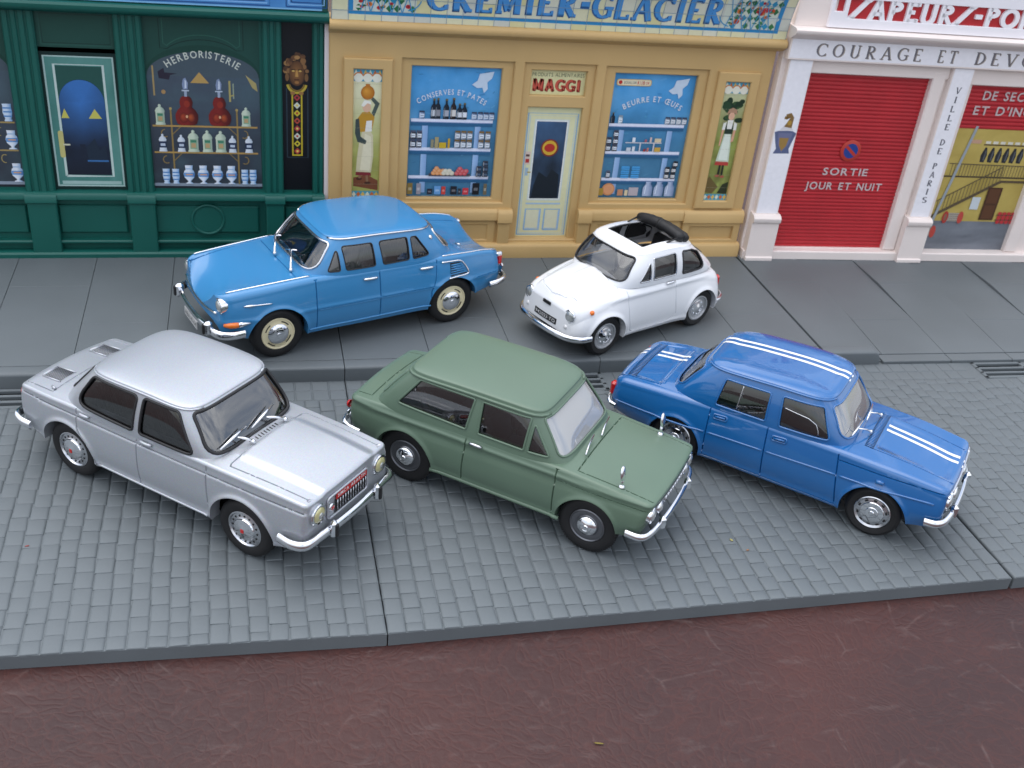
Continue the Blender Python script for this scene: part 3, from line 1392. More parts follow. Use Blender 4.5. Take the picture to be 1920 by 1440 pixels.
# ------------------------------------------------------------------ shop fronts
def plate(mb, x0, z0, x1, z1, d0, d1, holes=(), c=0.3, m=0):
    """upright board from depth d0 (back) to d1 (front, towards the viewer) with rectangular openings, edges chamfered"""
    def grid(X0, Z0, X1, Z1, H, d):
        xs = sorted({X0, X1, *[h[0] for h in H], *[h[2] for h in H]})
        zs = sorted({Z0, Z1, *[h[1] for h in H], *[h[3] for h in H]})
        V = [(x, -d, z) for z in zs for x in xs]
        F = []
        n = len(xs)
        for j in range(len(zs) - 1):
            for i in range(n - 1):
                mx, mz = (xs[i] + xs[i + 1]) / 2, (zs[j] + zs[j + 1]) / 2
                if any(h[0] < mx < h[2] and h[1] < mz < h[3] for h in H):
                    continue
                a = j * n + i
                F.append((a, a + 1, a + n + 1, a + n))
        return V, F
    H = [(h[0] - c, h[1] - c, h[2] + c, h[3] + c) for h in holes]
    V, F = grid(x0 + c, z0 + c, x1 - c, z1 - c, H, d1)
    mb.add(V, F, m)

    def ring(a, b, da, db, flip):
        P = [(a[0], a[1]), (a[2], a[1]), (a[2], a[3]), (a[0], a[3])]
        Q = [(b[0], b[1]), (b[2], b[1]), (b[2], b[3]), (b[0], b[3])]
        V = [(x, -da, z) for x, z in P] + [(x, -db, z) for x, z in Q]
        F = []
        for k in range(4):
            f = (k, (k + 1) % 4, 4 + (k + 1) % 4, 4 + k)
            F.append(f[::-1] if flip else f)
        mb.add(V, F, m)
    o, oi = (x0, z0, x1, z1), (x0 + c, z0 + c, x1 - c, z1 - c)
    if c > 0:
        ring(o, oi, d1 - c, d1, False)
    ring(o, o, d0, d1 - c, False)
    for h, hi in zip(holes, H):
        if c > 0:
            ring(h, hi, d1 - c, d1, True)
        ring(h, h, d0, d1 - c, True)
    return mb


def moulding(parent, name, m, x0, x1, prof):
    """prof: (d, z) outline swept along x"""
    n = len(prof)
    V = [(x0, -d, z) for d, z in prof] + [(x1, -d, z) for d, z in prof]
    F = [(k, (k + 1) % n, n + (k + 1) % n, n + k) for k in range(n)]
    F += [tuple(range(n)), tuple(n + k for k in range(n))[::-1]]
    return obj(name, V, F, m, parent, angle=35)


def board(parent, name, m, *a, **k):
    mb = MB()
    plate(mb, *a, **k)
    return mb.build(name, m, parent)


# shapes used in the prints, x, y in mm
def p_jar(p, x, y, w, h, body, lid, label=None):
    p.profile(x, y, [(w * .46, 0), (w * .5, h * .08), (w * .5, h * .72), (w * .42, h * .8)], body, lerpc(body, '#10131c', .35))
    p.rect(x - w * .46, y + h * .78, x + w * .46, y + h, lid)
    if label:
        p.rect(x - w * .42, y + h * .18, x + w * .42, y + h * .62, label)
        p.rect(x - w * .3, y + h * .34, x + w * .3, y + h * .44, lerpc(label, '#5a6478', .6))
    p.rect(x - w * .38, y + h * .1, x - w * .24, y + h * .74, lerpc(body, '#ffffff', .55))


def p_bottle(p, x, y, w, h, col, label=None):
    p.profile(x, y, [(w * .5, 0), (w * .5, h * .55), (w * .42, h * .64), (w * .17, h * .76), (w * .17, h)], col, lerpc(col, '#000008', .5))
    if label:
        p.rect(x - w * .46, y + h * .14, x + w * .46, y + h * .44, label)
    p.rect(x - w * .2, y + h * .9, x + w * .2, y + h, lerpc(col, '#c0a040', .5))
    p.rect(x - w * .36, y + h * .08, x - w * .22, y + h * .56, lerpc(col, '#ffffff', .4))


def p_urn(p, x, y, w, h, a='#dfe6f2', b='#8fb2d8'):
    p.profile(x, y, [(w * .34, 0), (w * .3, h * .05), (w * .12, h * .1), (w * .14, h * .16), (w * .42, h * .34), (w * .5, h * .52), (w * .42, h * .7), (w * .3, h * .76), (w * .34, h)], a, b)
    p.profile(x, y, [(w * .44, h * .38), (w * .49, h * .5), (w * .46, h * .6)], '#6b9bd0', '#4a78b4')
    p.rect(x - w * .3, y + h * .47, x + w * .3, y + h * .53, '#d9a070')
    p.rect(x - w * .3, y + h * .78, x + w * .3, y + h * .84, '#9fbfe0')


def p_pot(p, x, y, w, h):
    p.profile(x, y, [(w * .36, 0), (w * .4, h * .06), (w * .3, h * .14), (w * .48, h * .5), (w * .42, h * .84), (w * .46, h)], '#c9daee', '#6f9fd0')
    for k in (.25, .5, .72):
        p.rect(x - w * .42, y + h * k, x + w * .42, y + h * (k + .08), '#4b86c4')


def p_lidjar(p, x, y, w, h, dark=False):
    a, b = ('#d6dde6', '#aebccb') if dark else ('#c6d2bd', '#8fa396')
    p.profile(x, y, [(w * .5, 0), (w * .5, h * .06), (w * .44, h * .1), (w * .44, h * .62), (w * .5, h * .66), (w * .36, h * .8), (w * .12, h * .88), (w * .16, h * .95), (w * .04, h)], a, b)
    if dark:
        p.rect(x - w * .44, y + h * .22, x + w * .44, y + h * .58, '#20304e')
        p.rect(x - w * .3, y + h * .32, x + w * .3, y + h * .46, '#b9c4d4')
    else:
        p.rect(x - w * .3, y + h * .14, x + w * .3, y + h * .58, '#86a588')
        p.rect(x - w * .2, y + h * .2, x + w * .2, y + h * .4, '#b89a70')
        p.rect(x - w * .26, y + h * .44, x + w * .26, y + h * .54, '#3f7f66')


# ================================================================== yellow dairy
def yellow_shop():
    root = empty('shop_front', (0, YF, 0), 0, 'mustard yellow dairy shop front with blue lettered tile sign above the door', 'shop front', 'model shop fronts behind the street')
    Y = mat('mustard_plastic', srgb('#c7a670'), rough=0.5, spec=0.4, var=0.05, var_scale=60, bump=0.2, bump_scale=2500)
    mb = MB()
    plate(mb, 0.8, HK, 151.2, 84.0, -6, 0, holes=[(23.7, 24.0, 60.3, 72.2), (63.8, 10.2, 88.2, 72.2), (91.7, 24.0, 128.3, 72.0)], c=0.35)
    mb.build('wall', Y, root)
    for a, b, w0, w1 in ((23.4, 60.6, 27.0, 56.6), (91.4, 128.6, 95.4, 125.0)):
        board(root, 'window_frame', Y, a, 23.6, b, 72.6, -5, -1.1, holes=[(w0, 25.2, w1, 69.7)], c=0.3)
    board(root, 'door_surround', Y, 63.4, 9.8, 88.6, 72.6, -5, -1.1, holes=[(66.5, 61.4, 85.5, 69.7), (66.5, 10.4, 85.5, 57.4)], c=0.3)
    for a, b in ((5.2, 20.6), (131.4, 146.8)):
        board(root, 'poster_frame', Y, a, 22.6, b, 72.0, -0.1, 1.3, holes=[(a + 3.2, 25.6, b - 3.2, 68.6)], c=0.35)
    moulding(root, 'cornice', Y, 0.6, 152.6, [(-5, 79.4), (0.3, 79.4), (1.6, 79.9), (2.6, 80.9), (3.6, 81.2), (4.0, 81.9), (4.0, 82.9), (3.6, 83.5), (2.2, 84.2), (-5, 84.2)])
    for a, b in ((0.7, 59.0), (93.0, 128.2)):
        moulding(root, 'sill_band', Y, a, b, [(-1, 17.6), (1.1, 17.6), (1.5, 18.0), (1.5, 20.6), (1.2, 21.2), (0.5, 21.8), (-1, 21.8)])
    for a, b, d in ((58.9, 64.0, 2.3), (88.0, 93.1, 2.3), (128.2, 151.6, 2.0)):
        moulding(root, 'sill_block', Y, a, b, [(-1, 16.9), (d - 0.4, 16.9), (d, 17.3), (d, 20.4), (d - 0.5, 21.2), (d - 1.2, 21.8), (-1, 21.8)])
        board(root, 'pier', Y, a + 0.4, 9.0, b - 0.4, 17.0, -1, d - 0.8, holes=[(a + 3, 10.6, b - 3, 15.6)] if b - a > 10 else [], c=0.25)
    for a, b in ((0.8, 58.6), (93.4, 128.0)):
        board(root, 'lower_panel', Y, a, 9.0, b, 17.7, -1.5, 0.4, holes=[(a + 3.0, 10.4, b - 3.0, 15.8)], c=0.3)
    moulding(root, 'plinth', Y, 0.7, 152.0, [(-5, HK), (2.6, HK), (2.6, 8.2), (2.2, 8.9), (1.4, 9.3), (-5, 9.3)])

    # tiled sign on its coved board
    def cove(x, y, d):
        z = 84.0 + 0.97 * y
        dd = 2.9 + 0.01 * y + 0.0155 * y * y
        return (x, -(dd + d), z)
    p = Print()
    rn = random.Random(4)
    tw = 5.02
    for j in range(4):
        for i in range(30):
            p.lay = 0
            c = rn.choice(['#d9d6b4', '#d2d2bc', '#dcd9b2', '#c9cbc0', '#d6cf9e', '#d8d8c4'])
            p.faces([(1.2 + tw * i, 4.1 * j - 1.2 if j else 0), (1.2 + tw * (i + 1), 4.1 * j - 1.2 if j else 0), (1.2 + tw * (i + 1), min(15.6, 4.1 * j + 2.9)), (1.2 + tw * i, min(15.6, 4.1 * j + 2.9))], [(0, 1, 2, 3)], c)
    p.lay = 2
    BL = '#2f86bd'
    p.rect(6.0, 1.7, 148.4, 2.9, BL)
    p.rect(6.0, 13.4, 148.4, 14.6, BL)
    p.rect(6.0, 2.9, 7.6, 13.4, BL)
    p.rect(146.8, 2.9, 148.4, 13.4, BL)
    for x0, sg in ((7.8, 1), (146.6, -1)):
        xe = x0 + sg * 19
        a, b = min(x0, xe), max(x0, xe)
        p.lay = 3
        p.rect(a, 2.9, b, 13.3, '#cfd6c8')
        for k in range(8):
            for q in range(4):
                cx, cy = a + 1.4 + k * 2.35 + (q % 2) * 1.1, 4.0 + q * 2.6
                if sg * (cx - x0) > 15.5 and q in (1, 2):
                    continue
                p.poly([(cx - 1.1, cy), (cx, cy - 1.2), (cx + 1.1, cy), (cx, cy + 1.2)], rn.choice(['#2f8fb5', '#3c7a4e', '#2e6d48', '#c9d4d0']))
        for k in range(20):
            cx, cy = a + 1.5 + rn.random() * 15, 3.8 + rn.random() * 8.5
            r = rn.uniform(0.5, 1.2)
            col = rn.choice(['#c9502a', '#c23a3a', '#d27838', '#b8323c', '#d08a40'])
            p.ell(cx, cy, r, r * 0.8, col, 9)
            p.ell(cx, cy, r * 0.4, r * 0.35, lerpc(col, '#4a1010', 0.5), 7)
        for k in range(14):
            cx, cy = a + 1.5 + rn.random() * 16, 3.6 + rn.random() * 9
            p.poly([(cx - .9, cy), (cx, cy + .35), (cx + .9, cy), (cx, cy - .35)], rn.choice(['#37784c', '#4a8a5a', '#2b5f45']))
        for k in range(5):
            u = x0 + sg * (2 + k * 3.2)
            p.line([(u, 3.0), (u + sg * 3, 13.2)], .28, '#3d95c4')
            p.line([(u + sg * 3, 3.0), (u, 13.2)], .28, '#3d95c4')
        p.line([(x0 + sg * 16, 4 + 0.9 * sin(t)) if False else (x0 + sg * (16 + 4.5 * sin(t)), 8 - 4.4 * cos(t)) for t in np.linspace(0.1, 1.3, 10)], .35, '#3d95c4')
    p.lay = 30
    for body, xa, xb in (('CREMIER', 30.3, 77.6), ('-', 78.2, 82.4), ('GLACIER', 83.0, 127.0)):
        p.drawn(body, xa - 0.25, xb - 0.25, 3.95, 8.4, '#23558c', T=0.27, t=0.13, sf=0.13, gap=0.12)
        p.drawn(body, xa, xb, 4.2, 8.4, '#4a90cf', T=0.23, t=0.10, sf=0.11, gap=0.12)
    for i in range(31):
        p.line([(1.2 + tw * i, 0), (1.2 + tw * i, 15.6)], .16, '#7d95a8')
    for j in range(4):
        p.line([(1.0, 4.1 * j + 2.9 - 0.0), (151.8, 4.1 * j + 2.9)], .16, '#7d95a8')
    sg_ = MB()
    V, F = [], []
    ys = np.linspace(-0.3, 15.8, 12)
    for x in (1.0, 151.9):
        for y in ys:
            V.append(cove(x, y, -0.03))
        for y in ys[::-1]:
            V.append(cove(x, y, -1.2))
    n = 24
    for k in range(n):
        F.append((k, (k + 1) % n, n + (k + 1) % n, n + k))
    F += [tuple(range(n)), tuple(n + k for k in range(n))[::-1]]
    sign = obj('sign_board', V, F, Y, root, angle=50)
    # the print is cut into short strips so that it follows the cove
    q = Print()
    cuts = np.linspace(0, 15.6, 14)
    for f in p.F:
        P = [(p.V[i][0], p.V[i][1]) for i in f]
        cs = [p.C[i] for i in f]
        l = p.V[f[0]][2]
        for a, b in zip(cuts[:-1], cuts[1:]):
            Q = clip_band(P, a, b)
            if len(Q) >= 3:
                k = len(q.V)
                q.V += [(x, y, l) for x, y in Q]
                q.C += [cs[0]] * len(Q)
                q.F.append(tuple(range(k, k + len(Q))))
    q.build('tile_print', sign, cove, step=0.0022)

    # shop windows
    def win_print(w0, kind):
        W, Hh = 29.6, 44.5
        p = Print()

        def bg(u, v):
            n = fbm(u * 4 + kind * 9, v * 5)
            c = lerpc('#447a9e', '#4c9cd8', (v - 0.35) / 0.5)
            c = lerpc(c, '#7ab8ea', 1.0 * max(0, n - 0.45) * (1.4 if v > .6 else .3))
            return lerpc(c, '#2a5a80', 0.9 * max(0, 0.45 - n))
        p.field(0, 0, W, Hh, bg, 26, 36)
        X = lambda u: u * W
        Zz = lambda v: v * Hh
        R = random.Random(8 + kind)
        # brushwork on the back wall
        for k in range(60):
            u, v = R.uniform(.03, .93), R.uniform(.02, .97)
            w_, a_ = R.uniform(.6, 2.2), R.uniform(-.6, .9)
            cc = lerpc(lerpc('#447a9e', '#4c9cd8', (v - .35) / .5), R.choice(['#8cc4ec', '#24587e', '#5aa8b8']), R.uniform(.12, .35))
            p.line([(X(u), Zz(v)), (min(X(u) + w_, W), Zz(v) + a_)], R.uniform(.2, .6), cc)
        # pale cut-out shape
        pts = [(.68, .87), (.74, .9), (.76, .95), (.84, .96), (.92, .97), (.90, .92), (.85, .89), (.86, .84), (.82, .81), (.80, .85), (.74, .845)]
        p.poly([(X(u), Zz(v)) for u, v in pts], '#c8d8ea')
        if kind == 0:
            p.text('CONSERVES ET PATES', X(.09), X(.84), Zz(.715), 1.75, '#dfe3ea', 0.012, 3.4)
        else:
            p.text('BEURRE ET ŒUFS', X(.17), X(.86), Zz(.715), 1.9, '#dfe3ea', 0.012, 3.0)
            p.poly(round_poly([(X(.04), Zz(.9)), (X(.46), Zz(.9)), (X(.46), Zz(.95)), (X(.04), Zz(.95))], 0.9), '#d8b060')
            p.poly(round_poly([(X(.05), Zz(.905)), (X(.45), Zz(.905)), (X(.45), Zz(.945)), (X(.05), Zz(.945))], 0.7), '#e4dcc0')
            p.ell(X(.085), Zz(.925), .7, .7, '#c03028', 10)
            p.text('BOUILLON', X(.13), X(.275), Zz(.915), .85, '#23304a', 0.01)
            p.text('KUB', X(.29), X(.38), Zz(.912), 1.15, '#b82a24', 0.02)
            p.text('OR', X(.39), X(.435), Zz(.912), 1.0, '#b82a24', 0.012)
        for u in (.15, .75):
            p.hgrad(X(u), Zz(0.03), X(u + .065), Zz(.6), '#9fbfe6', '#86a8d6')
        for v in (.585, .365, .145):
            p.rect(X(.02), Zz(v), X(.95), Zz(v + .022), '#dfe4f6')
            p.rect(X(.02), Zz(v - .006), X(.95), Zz(v), '#7f93bc')
        R = random.Random(8 + kind)
        for v in (.585, .365, .145):
            p.rect(X(.02), Zz(v - .03), X(.95), Zz(v - .006), '#2c5f88')
        s1, s2, s3, s0 = Zz(.607), Zz(.387), Zz(.167), Zz(.015)
        if kind == 0:
            for u, h, c, lb in ((.27, 6.8, '#1d2634', '#c8ccd4'), (.315, 7.0, '#202a36', '#8f9098'), (.41, 6.8, '#1a2530', '#a8acb8'), (.49, 7.2, '#2a2020', '#d8d4d0'), (.56, 5.4, '#1c2836', '#d8dce4'), (.615, 5.6, '#1c2836', '#e0e4ec')):
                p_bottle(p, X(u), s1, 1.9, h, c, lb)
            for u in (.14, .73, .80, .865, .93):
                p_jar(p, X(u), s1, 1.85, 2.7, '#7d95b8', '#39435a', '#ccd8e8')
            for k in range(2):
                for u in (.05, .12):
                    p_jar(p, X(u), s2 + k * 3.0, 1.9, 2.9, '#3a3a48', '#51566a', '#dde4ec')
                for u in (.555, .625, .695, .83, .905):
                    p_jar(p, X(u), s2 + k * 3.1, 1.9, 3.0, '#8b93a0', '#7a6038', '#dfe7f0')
            for u, w, h, c in ((.27, 1.0, 3.0, '#8f8a70'), (.32, 1.3, 3.8, '#a89a70'), (.39, 2.4, 2.0, '#c9a92c'), (.46, .7, 3.4, '#caa22c')):
                p.rect(X(u) - w / 2, s2, X(u) + w / 2, s2 + h, c)
            p.rect(X(.25), s3, X(.73), s3 + 1.0, '#4c4650')
            for cx, n, c0 in ((.35, 7, '#d88a48'), (.47, 5, '#d0c8b0'), (.62, 7, '#c03a40')):
                for k in range(n):
                    yy = s3 + 1.1 + (k // 3) * .8
                    p.shade_ell(X(cx) + ((k % 3) - 1) * 1.35 + (k // 3) * .5, yy, .85, .8, lerpc(c0, '#ffffff', .4), c0, 10)
            for k in range(3):
                for u in ((.83, .905) if k < 2 else (.9,)):
                    p_jar(p, X(u), s3 + k * 1.9, 1.9, 1.9, '#20242e', '#3a4050', '#4a5a70')
            for u, w, h, c in ((.04, 1.8, 4, '#8a7440'), (.14, 1.5, 3.9, '#9a96a0'), (.27, 1.7, 2, '#2c2c3a'), (.36, 2.2, 3, '#6aa0d8'), (.43, 1.4, 2.9, '#c8443c'), (.55, 2.2, 3, '#20222c'), (.62, 1, 2.2, '#30343e'), (.69, 2, 2.4, '#c83c44'), (.81, 2.4, 4.2, '#16181f'), (.92, 1.2, 4, '#6f6550')):
                p.rect(X(u) - w / 2, s0 + .3, X(u) + w / 2, s0 + .3 + h, c)
                p.rect(X(u) - w * .3, s0 + .3 + h * .35, X(u) + w * .3, s0 + .3 + h * .6, lerpc(c, '#ffffff', .35))
        else:
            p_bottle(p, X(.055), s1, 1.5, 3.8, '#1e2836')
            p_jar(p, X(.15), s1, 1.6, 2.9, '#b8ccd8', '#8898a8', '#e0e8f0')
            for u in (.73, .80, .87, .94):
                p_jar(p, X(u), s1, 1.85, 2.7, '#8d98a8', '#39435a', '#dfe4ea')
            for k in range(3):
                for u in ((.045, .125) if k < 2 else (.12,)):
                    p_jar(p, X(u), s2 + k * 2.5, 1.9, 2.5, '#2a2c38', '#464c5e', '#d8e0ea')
            p.rect(X(.25), s2 + 3.0, X(.7), s2 + 3.3, '#d8d4d8')
            p.rect(X(.43), s2, X(.445), s2 + 3.0, '#d8d4d8')
            p.rect(X(.60), s2, X(.615), s2 + 3.0, '#d8d4d8')
            for u, w, h, c, dz in ((.3, 1.6, 1.4, '#c8d0dc', 0), (.36, 1, 1.8, '#dde2ea', 0), (.5, .8, 1, '#a03a3a', 0), (.54, .7, 1.4, '#c87a6a', 0), (.66, 2.2, 1.6, '#c9a24a', 0), (.35, 1.1, 1.6, '#dce4ec', 3.4), (.5, .8, 1.0, '#b0606a', 3.4), (.56, .7, 1.8, '#d8c0b8', 3.4), (.65, 2.4, 1.4, '#d8c8a8', 3.4)):
                p.rect(X(u) - w / 2, s2 + dz, X(u) + w / 2, s2 + dz + h, c)
            for k in range(3):
                for u in (.30, .43):
                    p.poly(round_poly([(X(u) - 1.6, s3 + k * 1.55), (X(u) + 1.6, s3 + k * 1.55), (X(u) + 1.5, s3 + k * 1.55 + 1.3), (X(u) - 1.5, s3 + k * 1.55 + 1.3)], .4), '#4ba0dc')
                    p.rect(X(u) - 1.5, s3 + k * 1.55 + .5, X(u) + 1.5, s3 + k * 1.55 + .75, '#2f78b4')
            p_jar(p, X(.09), s3, 1.6, 2.8, '#3a4254', '#545c70', '#cfd6e0')
            for k in range(3):
                for u in ((.83, .91) if k < 2 else (.92,)):
                    p_jar(p, X(u), s3 + k * 2.2, 1.9, 2.2, '#1c1f28', '#30343e', '#e0e0e0')
            p.ell(X(.12), s0 + 2.6, 2.4, 2.3, '#c88a5c', 18)
            p.ell(X(.125), s0 + 2.6, 1.9, 1.8, '#d99a70', 18)
            p.rect(X(.0), s0 + .3, X(.06), s0 + 3.0, '#a88a3c')
            p.rect(X(.24), s0 + .3, X(.31), s0 + 2.6, '#c08a6a')
            p.rect(X(.33), s0 + .3, X(.37), s0 + 2.4, '#dccca8')
            p.rect(X(.38), s0 + .3, X(.50), s0 + 3.4, '#b8aeb4')
            for u in (.62, .76, .9):
                p.profile(X(u), s0 + .2, [(1.7, 0), (1.8, 1), (1.8, 3.2), (1.0, 4.4), (.9, 5.0), (1.2, 5.4)], '#a9b8d4', '#7286ac')
                p.line([(X(u) - 1.0, s0 + 1), (X(u) - .8, s0 + 4.2)], .3, '#dbe4f2')
        return p.build('window_print', root, lambda x, y, d: (w0 + x, -(-2.75 + d), 25.2 + y))
    win_print(27.0, 0)
    win_print(95.4, 1)
    for w0 in (27.0, 95.4):
        board(root, 'print_backing', Y, w0 - 1, 24.2, w0 + 30.6, 70.7, -4.4, -2.8, c=0.0)
    # name board over the door
    p = Print()
    p.field(0, 0, 19, 8.3, lambda u, v: lerpc('#dcd8a8', '#cfc996', fbm(u * 6, v * 3)), 12, 6)
    p.text('PRODUITS ALIMENTAIRES', .6, 18.5, 6.0, 1.25, '#2c3a34', 0.0)
    p.drawn('MAGGI', 1.3, 17.7, 1.0, 4.0, '#7e2422', T=.27, t=.2, sf=.05, gap=.16)
    p.drawn('MAGGI', 1.0, 17.4, 1.2, 4.0, '#c55646', T=.25, t=.18, sf=.05, gap=.16)
    p.build('name_print', root, lambda x, y, d: (66.5 + x, -(-2.6 + d), 61.4 + y))
    # door
    p = Print()
    p.field(0, 0, 19, 47, lambda u, v: lerpc('#d6d6ac', '#e2e0b8', fbm(u * 3, v * 6)), 8, 16)
    p.line([(.8, .6), (18.2, .6), (18.2, 44.6), (.8, 44.6)], .5, '#8fb4d4', True)
    p.line([(1.5, 1.2), (17.5, 1.2), (17.5, 43.8), (1.5, 43.8)], .25, '#b8cfdc', True)
    p.rect(3.2, 13.4, 15.4, 42.6, '#cfd8d4')
    p.rect(3.7, 13.9, 14.9, 42.2, '#e8ebe8')
    p.field(4.0, 14.2, 14.6, 41.8, lambda u, v: lerpc(lerpc('#1c2836', '#38506e', fbm(u * 3, v * 5) * 1.2 - .1), '#4a6f9c', max(0, (v - .45)) * 1.3 * (1 - .4 * u)), 12, 24)
    p.poly([(4.6, 14.4), (14.2, 14.4), (13.8, 23), (11, 25), (9.5, 22), (6.5, 24), (5, 19)], '#18222c')
    p.ell(9.4, 32.6, 3.1, 3.1, '#7a2a28', 22)
    p.ell(9.4, 32.6, 2.6, 2.6, '#cfa63a', 22)
    p.ell(9.4, 32.6, 1.9, 1.5, '#b0302a', 14)
    for a, b in ((3.2, 8.6), (10.2, 15.6)):
        p.line([(a, 2.4), (b, 2.4), (b, 10.2), (a, 10.2)], .55, '#8fb6de', True)
        p.rect(a + .5, 3.0, b - .5, 9.7, '#dcdcc0')
        p.line([(a + .5, 2.9), (b - .3, 2.9), (b - .3, 9.8)], .35, '#a9c6e4')
    p.rect(3.0, 12.0, 15.6, 12.6, '#a9c4dc')
    p.rect(1.0, 26.6, 2.9, 31.2, '#d6c4b8')
    p.rect(1.3, 27.2, 2.6, 28.6, '#b03030')
    p.rect(1.3, 29.4, 2.6, 30.2, '#5a4040')
    p.rect(1.6, 22.6, 2.6, 25.4, '#9fb9cc')
    p.rect(2.2, 23.6, 3.6, 24.0, '#b09a50')
    p.build('door_print', root, lambda x, y, d: (66.5 + x, -(-2.7 + d), 10.4 + y))
    board(root, 'print_backing', Y, 65.6, 9.8, 86.4, 70.6, -4.4, -2.8, c=0.0)

    # painted panels of two women
    def poster(x0, kind):
        W, Hh = 9.0, 43.0
        p = Print()
        if kind == 0:
            p.field(0, 0, W, Hh, lambda u, v: lerpc(lerpc('#8a8a48', '#b9bd6c', fbm(u * 3, v * 8)), '#dcd9b4', max(0, (v - .35) * 2.2)), 8, 24)
            p.poly([(.5, 4), (8.6, 2.6), (8.6, 6), (5, 8), (.5, 7)], '#7a4a34')
        else:
            p.field(0, 0, W, Hh, lambda u, v: lerpc(lerpc('#5c5a30', '#a9b860', fbm(u * 4, v * 9) * 1.1), '#d0d4b0', max(0, (v - .55) * 2.4)), 8, 24)
            for k in range(16):
                R = random.Random(k)
                p.ell(4.8 + R.uniform(-3.2, 3.2), 33.5 + R.uniform(-4, 3), R.uniform(1, 2), R.uniform(.8, 1.6), R.choice(['#1e3524', '#27432c', '#33502f']), 9)
            p.poly([(.3, 3), (3, 2.4), (5, 5), (1, 9), (.3, 8)], '#6a5a34')
            p.poly([(5, 2.6), (8.7, 2.4), (8.7, 7), (6.5, 6)], '#2e3420')
        # figure
        if kind == 0:
            p.poly([(1.2, 7.8), (6.4, 7.6), (6.0, 9.6), (1.4, 9.8)], '#7d2f34')
            p.poly([(1.3, 9.0), (6.3, 8.8), (6.9, 15), (6.6, 21.5), (5.4, 23.5), (3.4, 23.5), (2.2, 19), (1.6, 14)], '#cfc6a4')
            p.poly([(2.6, 9.6), (5.8, 9.2), (6.3, 15), (6.0, 21), (4.0, 22)], '#ddd6ba')
            p.poly([(2.2, 22.5), (6.2, 22.8), (7.0, 27.5), (5.2, 29.4), (3.0, 29), (1.2, 26.5)], '#b98a2c')
            p.poly([(4.0, 22.6), (6.2, 22.8), (6.2, 26.4), (4.4, 26.2)], '#e4e2da')
            p.poly([(.9, 26.6), (2.0, 27), (2.6, 21), (4.6, 19.6), (4.2, 18.4), (1.6, 19.2), (.8, 22)], '#3e4a48')
            p.poly([(6.8, 27.6), (8.5, 32.0), (6.2, 34.2), (5.7, 33.2), (7.0, 31.6), (6.0, 28.8)], '#4a5650')
            p.ell(4.4, 30.6, 1.35, 1.6, '#d8b094', 14)
            p.poly([(2.6, 31.2), (3.6, 33), (5.6, 32.6), (5.9, 31.6), (4.6, 32.0), (3.4, 30.8)], '#e8e6da')
            p.shade_ell(4.6, 35.4, 2.2, 2.3, '#d99a3c', '#a8641c', 16)
            p.rect(3.9, 37.3, 5.3, 38.2, '#b8722a')
            p.ell(2.4, 6.6, 1.0, .5, '#4a2c22', 10)
            p.ell(5.2, 5.2, 1.1, .5, '#4a2c22', 10)
            p.line([(2.6, 7.8), (2.5, 6.8)], .8, '#8a6a50')
            p.line([(4.9, 7.8), (5.1, 5.6)], .8, '#8a6a50')
        else:
            p.poly([(2.0, 13.2), (7.2, 13.0), (7.0, 14.8), (2.2, 15.0)], '#b8433c')
            p.poly([(2.1, 14.6), (7.1, 14.4), (6.6, 20), (6.0, 24.8), (3.4, 24.8), (2.8, 20)], '#c8d4c0')
            p.poly([(3.0, 15.2), (6.4, 15.0), (6.1, 20), (5.7, 24.4), (3.8, 24.4), (3.2, 20)], '#e0e8dc')
            p.poly([(3.3, 24.6), (6.2, 24.6), (6.2, 27), (5.8, 29), (3.8, 29), (3.3, 27)], '#26382c')
            p.poly([(3.9, 26.4), (5.7, 26.4), (5.9, 29.6), (3.7, 29.6)], '#e8e8e0')
            p.poly([(3.4, 29.0), (2.3, 28.4), (2.1, 26.0), (3.2, 26.0)], '#e2e4dc')
            p.poly([(6.2, 29.0), (7.4, 28.4), (7.5, 26.0), (6.4, 26.0)], '#e2e4dc')
            p.poly([(2.2, 26.1), (3.0, 26.1), (2.6, 20.4), (2.0, 20.2)], '#d8a488')
            p.poly([(6.6, 26.1), (7.4, 26.1), (7.2, 22), (6.2, 21.6)], '#d8a488')
            p.ell(4.8, 31.0, 1.15, 1.45, '#dcae92', 14)
            p.poly([(2.9, 31.6), (3.4, 33.4), (4.8, 34.0), (6.4, 33.2), (6.7, 31.4), (5.6, 32.2), (4.0, 32.2)], '#b08a70')
            p.line([(4.1, 13.2), (4.0, 9.6)], .7, '#22281f')
            p.line([(5.3, 13.2), (5.4, 9.4)], .7, '#22281f')
            p.ell(3.7, 9.2, .9, .45, '#a85a48', 10)
            p.ell(5.7, 8.9, .9, .45, '#a85a48', 10)
        # tile borders
        for y0, y1 in ((0, 2.3), (39.0, 43.0)):
            p.rect(0, y0, W, y1, '#4a9ab4')
            n = 6
            for k in range(n):
                cx = W * (k + .5) / n
                p.poly([(cx - .7, (y0 + y1) / 2), (cx, y0 + .2), (cx + .7, (y0 + y1) / 2), (cx, y1 - .2)], ['#d8dcc8', '#c86a34', '#d8b45a'][k % 3])
        for s in (-1, 0, 1):
            p.ell(W / 2 + s * 2.9, 40.2, 1.5, 1.5, '#e4e2d2', 16)
            p.line(arc(W / 2 + s * 2.9, 40.2, 1.5, 20, 160, 8), .35, '#c8793a')
        for k in range(1, 9):
            p.line([(0, 43.0 * k / 9), (W, 43.0 * k / 9)], .05, '#a8a488')
        p.build('poster_print', root, lambda x, y, d: (x0 + x, -(0.06 + d), 25.6 + y))
    poster(8.4, 0)
    poster(134.6, 1)
    # pale backing card that shows as a strip beside the wall
    WH = mat('white_card', (0.72, 0.66, 0.66), rough=0.6)
    board(root, 'backing_card', WH, -0.55, HK, 0.8, 110, -4.5, -1.2, c=0.0)
    return root


